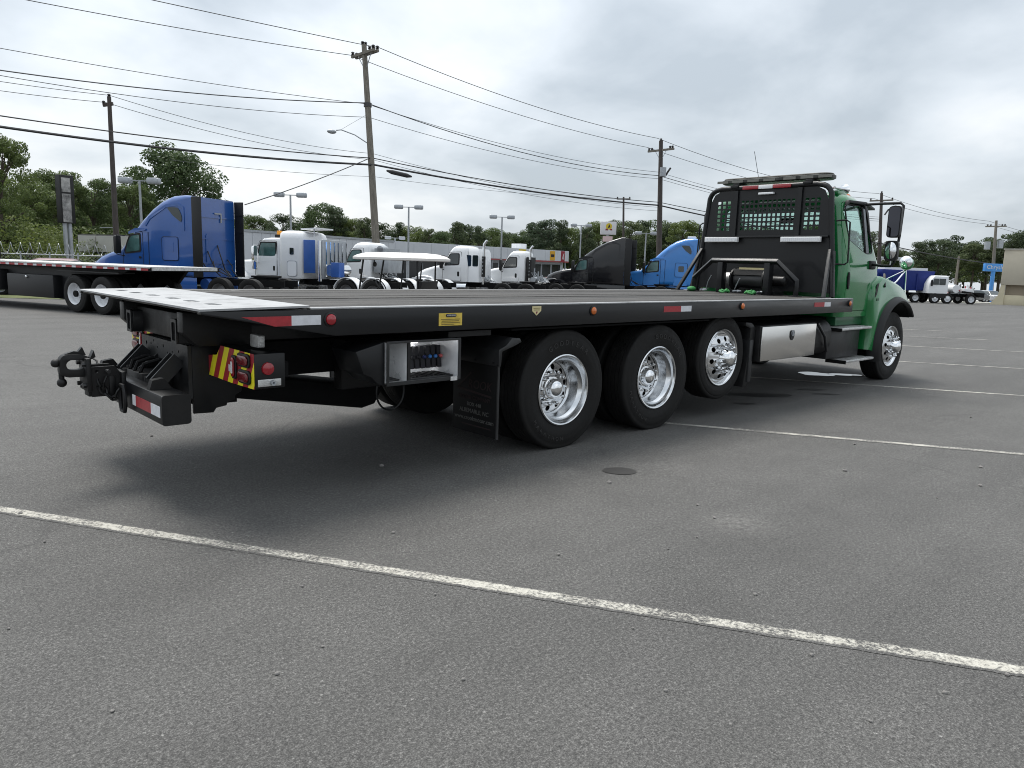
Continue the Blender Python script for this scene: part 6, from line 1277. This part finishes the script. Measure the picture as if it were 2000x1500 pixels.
# ================================================================== buildings and signs
BWHITE = mat('white_cladding', (0.52, 0.54, 0.565), 0.7, var=0.08, vscale=0.3); BGLASS = mat('shop_glass', (0.02, 0.022, 0.024), 0.15)
REDTRIM = mat('red_trim', (0.28, 0.05, 0.05), 0.5)
def wall_building(name, label, a, b, depth, parts):
    """a,b = (px, py_top, D) of the two top corners of the front wall"""
    A = at(*a); B = at(*b); A.z = (A.z+B.z)/2; ga = G(A.x, A.y); gb = G(B.x, B.y); z0 = min(ga, gb)-0.3
    d = Vector((B.x-A.x, B.y-A.y, 0)); L = d.length; rz = math.atan2(d.y, d.x)
    r_ = thing(name, label, 'building', (A.x, A.y, z0), rz); p_ = prt(r_); H = A.z-z0
    parts(p_, L, H, depth); return r_
def warehouse(p_, L, H, dp):
    p_('wall', MB().box(0, L, 0.05, dp, 0, H-0.05), BWHITE)
    n = int(L/1.2)
    for i in range(n): p_('wall_panel', MB().box(i*L/n+0.02, (i+1)*L/n-0.02, 0.0, 0.05, 0.4, H-0.25), BWHITE)
    p_('roof_trim', MB().box(-0.1, L+0.1, -0.06, dp, H-0.22, H), GALV)
    for i in range(5):
        x = 2 + i*(L-4)/5; w_ = p_('window', MB().box(x, x+2.2, -0.04, 0.0, 1.2, 2.4), GALV); p_('pane', MB().box(x+0.1, x+2.1, -0.05, -0.041, 1.3, 2.3), BGLASS, w_)
    d_ = p_('door', MB().box(L*0.9, L*0.9+1.1, -0.04, 0.0, 0.3, 2.5), GALV)
wall_building('warehouse', 'long pale ribbed warehouse behind the white trucks', (455, 447, 68), (770, 469, 92), 9, warehouse)
SIGNY = mat('yellow_sign', (0.62, 0.47, 0.03), 0.5); SIGNO = mat('orange_sign', (0.62, 0.33, 0.02), 0.5); SIGNR = mat('maroon_sign', (0.25, 0.015, 0.03), 0.5)
def showroom(p_, L, H, dp):
    fb = H-1.9
    p_('wall', MB().box(0, L, 1.0, dp, 0, H-0.3), BWHITE)
    f_ = p_('fascia', MB().box(-0.2, L+0.2, 0.0, 1.0, fb, H), BWHITE)
    n = 12
    for i in range(n): p_('fascia_panel', MB().box(i*L/n+0.02, (i+1)*L/n-0.02, -0.04, 0.0, fb+0.22, H-0.06), BWHITE, f_)
    p_('fascia_stripe', MB().box(-0.2, L+0.2, -0.05, 0.0, fb, fb+0.2), REDTRIM, f_)
    for i in range(14):
        x = 0.4 + i*(L-1)/14; w_ = p_('shop_window', MB().box(x, x+(L-1)/14-0.25, 0.93, 0.99, 0.5, fb-0.3), GALV); p_('pane', MB().box(x+0.08, x+(L-1)/14-0.33, 0.91, 0.929, 0.6, fb-0.4), BGLASS, w_)
    for i in range(5): p_('canopy_post', MB().box(0.3+i*(L-0.8)/4, 0.5+i*(L-0.8)/4, 0.2, 0.4, 0, fb), GALV)
    def sg(u0, u1, m_, marks):
        s_ = p_('fascia_sign', MB().box(u0*L, u1*L, -0.09, -0.045, fb+0.28, H-0.12), m_, f_)
        for a, b, c, d, mm in marks: p_('sign_mark', MB().box((u0+(u1-u0)*a)*L, (u0+(u1-u0)*b)*L, -0.10, -0.091, fb+0.28+(1.5)*c, fb+0.28+1.5*d), mm, f_)
    sg(0.655, 0.70, SIGNY, [(0.2, 0.8, 0.62, 0.78, INKGREY), (0.25, 0.75, 0.2, 0.35, INKGREY)])
    sg(0.865, 0.90, SIGNO, [(0.15, 0.85, 0.35, 0.65, INK)])
    s_ = p_('fascia_sign', MB().box(0.945*L, 0.972*L, -0.09, -0.045, fb+0.05, H-0.05), SIGNR, f_)
    p_('sign_mark', MB().prism([(0.951*L, fb+0.4), (0.958*L, fb+1.2), (0.967*L, fb+1.6), (0.962*L, fb+0.9), (0.966*L, fb+0.4), (0.958*L, fb+0.7)], 'y', -0.105, -0.095), WHITEINK, f_)
    p_('rooftop_unit', MB().box(L*0.8, L*0.8+1.5, 4, 6, H-0.3, H+0.9), WHITEP, bevel=0.05)
wall_building('showroom', 'low white showroom with red trim and yellow signs behind the row', (772, 473, 95), (1110, 489, 125), 18, showroom)
# pale sheds behind the left fence
def shed(p_, L, H, dp):
    for i in range(3):
        p_('canopy_panel', MB().box(i*L/3+0.06, (i+1)*L/3-0.06, -0.05, 0.05, H-1.1, H), mat('pale_panel', (0.50, 0.49, 0.45), 0.7, var=0.1, vscale=0.6))
    p_('canopy', MB().box(-0.1, L+0.1, 0.06, dp, H-1.15, H+0.08), mat('shed_grey', (0.09, 0.09, 0.09), 0.8))
    p_('back_wall', MB().box(0, L, dp-0.3, dp, 0, H-1.2), mat('shed_grey', (0.09, 0.09, 0.09), 0.8))
    for i in range(4): p_('post', MB().bar((i*L/3, 0.1, 0), (i*L/3, 0.1, H-1.15), 0.12, 0.12, (1, 0, 0)), GALV)
wall_building('open_shed', 'open shed with pale sign panels left of the dark blue truck', (152, 460, 52), (262, 461, 50), 5, shed)
# tan building at the right edge
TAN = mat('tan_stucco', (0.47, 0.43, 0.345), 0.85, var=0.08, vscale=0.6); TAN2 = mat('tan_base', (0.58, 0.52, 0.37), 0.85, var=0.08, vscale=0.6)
q = at(1952, 590, 78); tb_ = thing('tan_building', 'tan stucco building with overhanging upper wall at the right edge', 'building', (q.x, q.y, G(q.x, q.y)-0.1), R(-79)); p_ = prt(tb_)
zt = at(1955, 486, 78).z - (G(q.x, q.y)-0.1); zo = zt*0.37
p_('upper_wall', MB().box(-0.1, 16, -0.4, 12, zo, zt-0.12), TAN, bevel=0.04)
p_('coping', MB().box(-0.2, 16.1, -0.5, 12.1, zt-0.12, zt), mat('coping', (0.40, 0.38, 0.33), 0.8))
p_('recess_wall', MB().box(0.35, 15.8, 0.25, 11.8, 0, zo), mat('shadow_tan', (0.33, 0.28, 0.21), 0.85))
p_('base_wall', MB().box(0.1, 2.55, -0.25, 0.25, 0, zo*0.52), TAN2, bevel=0.03)
p_('buttress', MB().prism([(-0.95, 0.0), (-0.2, zo*0.5), (-0.05, zo), (0.34, zo), (0.34, 0.0)], 'y', -0.35, 0.3), TAN2)
p_('downpipe', MB().box(2.75, 3.0, -0.5, -0.3, 0, zo), GALV)
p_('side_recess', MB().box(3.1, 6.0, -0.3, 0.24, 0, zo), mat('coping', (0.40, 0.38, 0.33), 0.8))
# blue dealer sign
SB = mat('sign_blue', (0.06, 0.25, 0.60), 0.4, var=0.05)
q = ground(1933, 96); sgn = thing('pole_sign', 'blue pole sign with white lettering beside the tan building', 'sign', q, R(47-90)); p_ = prt(sgn)
k_ = 96/FPX; zc = at(1933, 522, 96).z-q.z; za = at(1933, 515, 96).z-q.z; zb = at(1933, 530, 96).z-q.z
p_('sign_face', MB().box(-16*k_, 36*k_, -0.25, 0.25, zb, za), SB, bevel=0.05)
p_('sign_post', MB().cyl((0.2, 0, 0), (0.2, 0, zb), 0.24, 16), SB, smooth=40)
text('sign_lettering', 'Chrysler', 0.72, WHITEINK, sgn, (-13*k_, -0.262, zc), (1, 0, 0), (0, 0, 1), align='LEFT', ext=0.006)
# white box sign above the black truck
q = ground(1183, 100); sgn = thing('pylon_sign', 'white box sign with yellow and red emblem above the black semi', 'sign', q, R(47-90)); p_ = prt(sgn)
k_ = 100/FPX; z1 = at(1183, 434, 100).z-q.z; z0 = at(1183, 459, 100).z-q.z; zc = (z0+z1)/2
p_('sign_box', MB().box(-15.5*k_, 14.5*k_, -0.3, 0.3, z0, z1), mat('sign_white', (0.66, 0.65, 0.66), 0.5), bevel=0.04)
p_('lower_sign', MB().box(-10*k_, 8*k_, -0.25, 0.25, z0-0.9, z0-0.2), mat('sign_pink', (0.62, 0.46, 0.45), 0.5))
p_('post', MB().box(-0.25, 0.05, -0.15, 0.15, 0, z0-0.05), GALV)
p_('emblem_disc', MB().prism([(x_*k_, zc+0.08+z_*k_) for x_, z_ in circ(0, 2.2, 6.0, 18)], 'y', -0.32, -0.302), SIGNY)
p_('emblem_figure', MB().prism([(x_*k_, zc+0.08+z_*k_) for x_, z_ in ((-2.5, -1.5), (-0.8, 3.0), (0.0, 6.5), (1.0, 5.0), (2.2, 2.0), (2.6, -0.8), (0.8, 0.2))], 'y', -0.335, -0.322), INK)
p_('emblem_foot', MB().prism([(x_*k_, zc+0.08+z_*k_) for x_, z_ in ((-7, -5.6), (-5.8, -2.2), (-2.0, -2.2), (-1.4, -5.6))], 'y', -0.32, -0.302), SIGNR)
p_('emblem_foot', MB().prism([(x_*k_, zc+0.08+z_*k_) for x_, z_ in ((2.0, -5.2), (1.6, -3.0), (6.0, -2.2), (6.6, -5.4))], 'y', -0.32, -0.302), SIGNR)
# tall pylon sign at the left
q = ground(140, 44); sgn = thing('pylon_sign', 'tall narrow dark pylon sign with weathered face at left', 'sign', q, R(47+25-55)); p_ = prt(sgn)
z1 = at(137, 346, 44).z-q.z; z0 = at(140, 437, 44).z-q.z
p_('sign_cabinet', MB().box(-0.42, 0.38, -0.18, 0.30, z0, z1), PLASTIC, bevel=0.02)
WF = mat('weathered_sign_face', (0.05, 0.05, 0.052), 0.7, col2=(0.50, 0.49, 0.47), var=0.5, vscale=2.6)
p_('sign_face', MB().box(-0.34, 0.16, -0.20, -0.181, z0+0.05, z1-1.05), WF); p_('sign_face', MB().box(-0.34, 0.16, -0.20, -0.181, z1-0.95, z1-0.15), WF)
p_('post', MB().cyl((-0.14, 0.06, 0), (-0.14, 0.06, z0), 0.12, 10).cyl((0.14, 0.06, 0), (0.14, 0.06, z0), 0.12, 10), GALV, smooth=40)
# chain link fence with razor wire
A = ground(-260, 33); B = ground(262, 37); d = (B-A); L = Vector((d.x, d.y)).length; fe = thing('chain_link_fence', 'chain-link fence topped with coiled razor wire behind the trailer', 'fence', A, math.atan2(d.y, d.x)); p_ = prt(fe)
nf = 9
for i in range(nf+1): p_('post', MB().cyl((i*L/nf, 0, -0.4), (i*L/nf, 0, 1.75), 0.035, 8), GALV)
p_('top_rail', MB().cyl((0, 0, 1.62), (L, 0, 1.62), 0.024, 8), GALV)
mb = MB(); nx = int(L/0.16)
for i in range(nx):
    x = i*0.16
    for dx in (1.6, -1.6):
        x1 = x+dx
        if 0 <= x1 <= L: mb.add([(x, -.004, 0), (x+.009, -.004, 0), (x1+.009, -.004, 1.6), (x1, -.004, 1.6)], [(0, 1, 2, 3)])
tag(p_('wire_mesh', mb, GALV, fix=False), kind='stuff')
p_('razor_coil', MB().tube([(k*L/260, 0.22*math.cos(k*2*math.pi/9.5), 1.90+0.26*math.sin(k*2*math.pi/9.5)) for k in range(261)], 0.012, 4), GALV)
# ================================================================== poles, wires, lamps
def insul(p_, x, y, z): p_('insulator', MB().lathe([(0, 0.05), (0.05, 0.11), (0.09, 0.05), (0.13, 0.12), (0.18, 0.09), (0.22, 0.001)], 'z', 8, (x, y, z)), CERAMIC)
def pole(label, base_px, top_px, top_py, D, r0, m_, arms=(), lean=True):
    top = at(top_px, top_py, D); b = at(base_px, 560, D); base = Vector((b.x, b.y, G(b.x, b.y)))
    o = thing('utility_pole', label, 'utility pole', base); p_ = prt(o)
    t_ = top-base
    p_('pole', MB().tube([Vector((0, 0, -0.5))-t_*0.02, t_*0.5, t_], [r0*1.1, r0*0.85, r0*0.65], 10), m_, smooth=50)
    return o, p_, t_, base
def armdir(az): return Vector((math.cos(az), math.sin(az), 0))
ATT = {}
o, p_, t_, b1 = pole('tall weathered leaning utility pole with double crossarm and street lamp', 741, 711, 88, 45, 0.24, WOODPOLE)
ad = armdir(R(-90)).normalized()
for k, off in ((0, 0.14), (1, -0.14)):
    nrm = Vector((-ad.y, ad.x, 0)); c = t_*0.965 + nrm*(off+0.02)
    p_('crossarm', MB().bar(c-ad*1.25, c+ad*1.25, 0.13, 0.15), WOODPOLE)
    for s_ in (-1.15, 0.75, 1.15):
        q = c+ad*s_+Vector((0, 0, 0.09)); insul(p_, q.x, q.y, q.z)
for s_ in (-0.10, 0.10): insul(p_, t_.x+s_, t_.y, t_.z)
p_('crossarm_brace', MB().bar(t_*0.965+ad*0.75, t_*0.895, 0.05, 0.02).bar(t_*0.965-ad*0.75, t_*0.895, 0.05, 0.02), GALV)
lampd = (CR*-1.0+FH*-0.2).normalized()
lz = t_*0.60
p_('lamp_arm', MB().tube([lz, lz+lampd*0.9+Vector((0, 0, 0.55)), lz+lampd*1.7+Vector((0, 0, 0.82)), lz+lampd*2.0+Vector((0, 0, 0.78))], 0.035, 6).tube([t_*0.725, lz+lampd*1.7+Vector((0, 0, 0.84))], 0.012, 5), GALV)
lh = p_('lamp_head', MB().ball(lz+lampd*2.25+Vector((0, 0, 0.70)), 0.30, 12, 8, (1.0, 0.7, 0.42)), GALV, smooth=50)
p_('clamp', MB().lathe([(-0.12, 0.24), (0.12, 0.24)], 'z', 10, t_*0.76), CERAMIC)
o2, p2, t2, b2 = pole('dark utility pole with single crossarm and transformer, left of the headboard', 1287, 1291, 275, 64, 0.26, DARKPOLE)
c = t2*0.94
p2('crossarm', MB().bar(c-ad*1.35, c+ad*1.35, 0.14, 0.16), WOODPOLE)
for s_ in (-1.25, -0.95, 0.95, 1.2): q = c+ad*s_+Vector((0, 0, 0.08)); insul(p2, q.x, q.y, q.z)
insul(p2, t2.x, t2.y, t2.z)
p2('crossarm_brace', MB().bar(c+ad*0.6, t2*0.87, 0.05, 0.02).bar(c-ad*0.6, t2*0.87, 0.05, 0.02), GALV)
q = t2*0.80; p2('transformer', MB().cyl(q+Vector((-0.05, -0.3, -0.4)), q+Vector((-0.05, -0.3, 0.35)), 0.27, 14), GALV, smooth=40)
p2('cutout', MB().tube([q+CR*0.45+Vector((0, 0, -0.3)), q+CR*0.65+Vector((0, 0, 0.05)), q+CR*0.85+Vector((0, 0, 0.35))], 0.09, 6), CERAMIC)
o3, p3, t3, b3 = pole('dark utility pole seen between the green cab and its mirror', 1717, 1722, 377, 86, 0.24, DARKPOLE)
c = t3*0.93; p3('crossarm', MB().bar(c-ad*1.3, c+ad*1.3, 0.14, 0.16), WOODPOLE)
for s_ in (-1.2, 1.2): q = c+ad*s_+Vector((0, 0, 0.08)); insul(p3, q.x, q.y, q.z)
insul(p3, t3.x, t3.y, t3.z); q = t3*0.82
p3('cutout', MB().tube([q+CR*0.45+Vector((0, 0, -0.3)), q+CR*0.85+Vector((0, 0, 0.35))], 0.09, 6), CERAMIC)
o4, p4, t4, b4 = pole('weathered utility pole with two grey transformers beside the tan building', 1939, 1946, 431, 97, 0.24, WOODPOLE)
c = t4*0.93; p4('crossarm', MB().bar(c-ad*1.2, c+ad*1.2, 0.14, 0.16), WOODPOLE)
for s_ in (-0.95, -0.6, 0.7, 1.0): q = c+ad*s_+Vector((0, 0, 0.08)); insul(p4, q.x, q.y, q.z)
for s_, zf in ((-0.95, 0.70), (0.72, 0.715)): q = t4*zf+CR*s_; p4('transformer', MB().cyl(q-Vector((0, 0, 0.55)), q+Vector((0, 0, 0.45)), 0.36, 14), GALV, smooth=40)
o5, p5, t5, b5 = pole('thin dark utility pole rising above the left trees', 232, 213, 189, 52, 0.20, DARKPOLE)
c = t5*0.955; p5('crossarm', MB().bar(c-CR*0.45, c+CR*0.25+Vector((0, 0, 0.1)), 0.13, 0.22), DARKPOLE); insul(p5, *(c-CR*0.4+Vector((0, 0, 0.1)))); insul(p5, *t5)
p5('bracket_arm', MB().bar(t5*0.30-CR*1.1, t5*0.30, 0.06, 0.06), GALV)
o6, p6, t6, b6 = pole('distant thin utility pole between the black semi and the dark pole', 1217, 1218, 385, 98, 0.18, DARKPOLE)
c = t6*0.98; p6('crossarm', MB().bar(c-CR*0.9, c+CR*0.9, 0.14, 0.16), WOODPOLE)
for s_ in (-0.8, 0.8): q = c+CR*s_; insul(p6, q.x, q.y, q.z+0.08)
# pole out of frame to the left that carries the lines
b0 = Vector((b1.x, b1.y, 0))*2 - Vector((b2.x, b2.y, 0))*1.0; b0 = Vector((b1.x-(b2.x-b1.x)*1.0, b1.y-(b2.y-b1.y)*1.0, 0)); b0.z = G(b0.x, b0.y)
def wire(name, label, pts, r, m_, sags, group=None):
    """pts: list of points; parabolic sag between"""
    P_ = []
    for i, (a, b) in enumerate(zip(pts, pts[1:])):
        n = 16; sg_ = sags[i] if isinstance(sags, (list, tuple)) else sags
        for k in range(n + (1 if i == len(pts)-2 else 0)):
            u = k/n; q = a.lerp(b, u); q.z -= sg_*4*u*(1-u); P_.append(q)
    o = build(name, MB().tube(P_, r, 5), m_, smooth=60); return tag(o, label, 'wire', group)
# points along the line: left end at pixel x=-120 (depth 31.5), pole 1, pole 2, pole 3, pole 4
DL = 31.0
def W(px, py, D): return at(px, py, D)
wire('overhead_wire', 'topmost overhead wire running to the tall leaning pole', [W(-130, -95, DL), W(693, 84, 45), W(740, 93, 45), W(1284, 270, 64), W(1716, 378, 86), W(1932, 432, 97), W(2080, 470, 108)], 0.022, WIRE, [0.05, 0, 0.55, 0.9, 0.45, 0.2])
wire('overhead_wire', 'overhead wire just under the topmost one', [W(-130, -36, DL), W(686, 108, 45), W(1265, 288, 64), W(1708, 388, 86), W(1924, 437, 97), W(2080, 474, 108)], 0.02, WIRE, [0.15, 0.5, 0.8, 0.4, 0.2])
wire('overhead_wire', 'overhead wire that meets the leaning pole at its clamp', [W(-130, 70, DL), W(716, 203, 45), W(1285, 336, 64), W(1716, 424, 86)], 0.016, WIRE, [0.2, 0.6, 0.6])
wire('overhead_wire', 'thicker twisted overhead wire meeting the leaning pole at its clamp', [W(-130, 118, DL), W(716, 201, 45), W(1286, 343, 64), W(1716, 428, 86)], 0.028, WIRE, [0.35, 0.75, 0.6])
wire('overhead_wire', 'overhead wire passing just below the clamp of the leaning pole', [W(-130, 124, DL), W(720, 229, 45), W(1286, 349, 64), W(1716, 432, 86)], 0.016, WIRE, [0.4, 0.6, 0.6])
wire('overhead_wire', 'upper of two thin wires from the thin dark pole', [W(-130, 138, 45), W(213, 186, 52), W(728, 300, 74), W(1286, 405, 96)], 0.02, WIRE, [0.1, 0.6, 0.8])
wire('overhead_wire', 'lower of two thin wires from the thin dark pole', [W(-130, 158, 45), W(206, 200, 52), W(728, 312, 74), W(1286, 412, 96)], 0.02, WIRE, [0.1, 0.6, 0.8])
wire('overhead_cable', 'thin black cable just above the thick one', [W(-130, 206, DL), W(729, 309, 45), W(1287, 395, 64), W(1718, 465, 86)], 0.03, CABLE, [0.25, 0.35, 0.3])
wire('overhead_cable', 'thick black bundled cable, lowest of the overhead lines', [W(-130, 228, DL), W(731, 322, 45), W(1287, 401, 64), W(1718, 475, 86), W(1938, 515, 97)], 0.060, CABLE, [0.30, 0.30, 0.4, 0.2])
wire('guy_wire', 'guy wire slanting down left from the leaning pole', [W(722, 309, 45), W(478, 400, 38)], 0.028, WIRE, [0.1])
wire('overhead_wire', 'faint far wire between the left trees and the distant pole', [W(330, 312, 60), W(730, 345, 70), W(1217, 388, 98)], 0.016, WIRE, [0.2, 0.4])
tag(build('cable_splice', MB().tube([W(755, 333, 44.9), W(765, 336, 44.9), W(795, 343, 45.6), W(804, 345, 45.8)], [0.05, 0.13, 0.13, 0.05], 8), CABLE, smooth=50), 'black splice case hanging on the thick cable right of the leaning pole', 'splice case')
# parking lot lamps
def lot_lamp(px, py, D, label, heads, w_=1.0):
    g = ground(px, D); top = at(px, py, D); H = top.z-g.z; o = thing('lot_lamp', label, 'lamp post', g, R(47-90), 'parking lot lamps'); p_ = prt(o)
    p_('post', MB().tube([(0, 0, -0.1), (0, 0, H)], [0.11*w_, 0.08*w_], 8), GALV)
    p_('arm', MB().bar((-0.75*w_, 0, H-0.02), (0.75*w_, 0, H-0.02), 0.07, 0.07), GALV)
    for s_ in (-1, 1):
        h_ = p_('lamp_head', MB().loft([[(s_*0.98*w_+x, y, H+0.02+z) for x, y in rrect(-0.42*w_+e_, 0.42*w_-e_, -0.3+e_, 0.3-e_, 0.12, 4)] for z, e_ in ((-0.20*w_, 0.02), (-0.14*w_, 0.0), (0.12*w_, 0.0), (0.18*w_, 0.05))]), GALV, smooth=45)
        p_('lamp_lens', MB().box(s_*0.98*w_-0.33*w_, s_*0.98*w_+0.33*w_, -0.22, 0.22, H-0.21*w_, H-0.18*w_), WHITETAPE, h_)
lot_lamp(570, 383, 66, 'twin headed lot lamp above the white sleeper truck', 2)
lot_lamp(797, 406, 74, 'twin headed lot lamp right of the tall leaning pole', 2)
lot_lamp(977, 425, 84, 'twin headed lot lamp above the rightmost white day cab', 2)
lot_lamp(282, 356, 60, 'wide twin headed lot lamp in front of the round tree', 2, 1.15)
lot_lamp(1130, 441, 100, 'faint lot lamp left of the white box sign', 2)
lot_lamp(1256, 456, 96, 'lot lamp between the black and sky blue semis', 2)
lot_lamp(771, 465, 105, 'small distant lot lamp over the warehouse roof', 2)
lot_lamp(1734, 505, 100, 'short lot lamp seen below the side mirror', 2)
g = ground(1865, 110); pp = thing('utility_pole', 'distant bare wooden pole behind the service truck', 'utility pole', g); build('pole', MB().tube([(0, 0, -0.2), (0.2, 0, at(1863, 500, 110).z-g.z)], [0.22, 0.15], 8), WOODPOLE, pp)
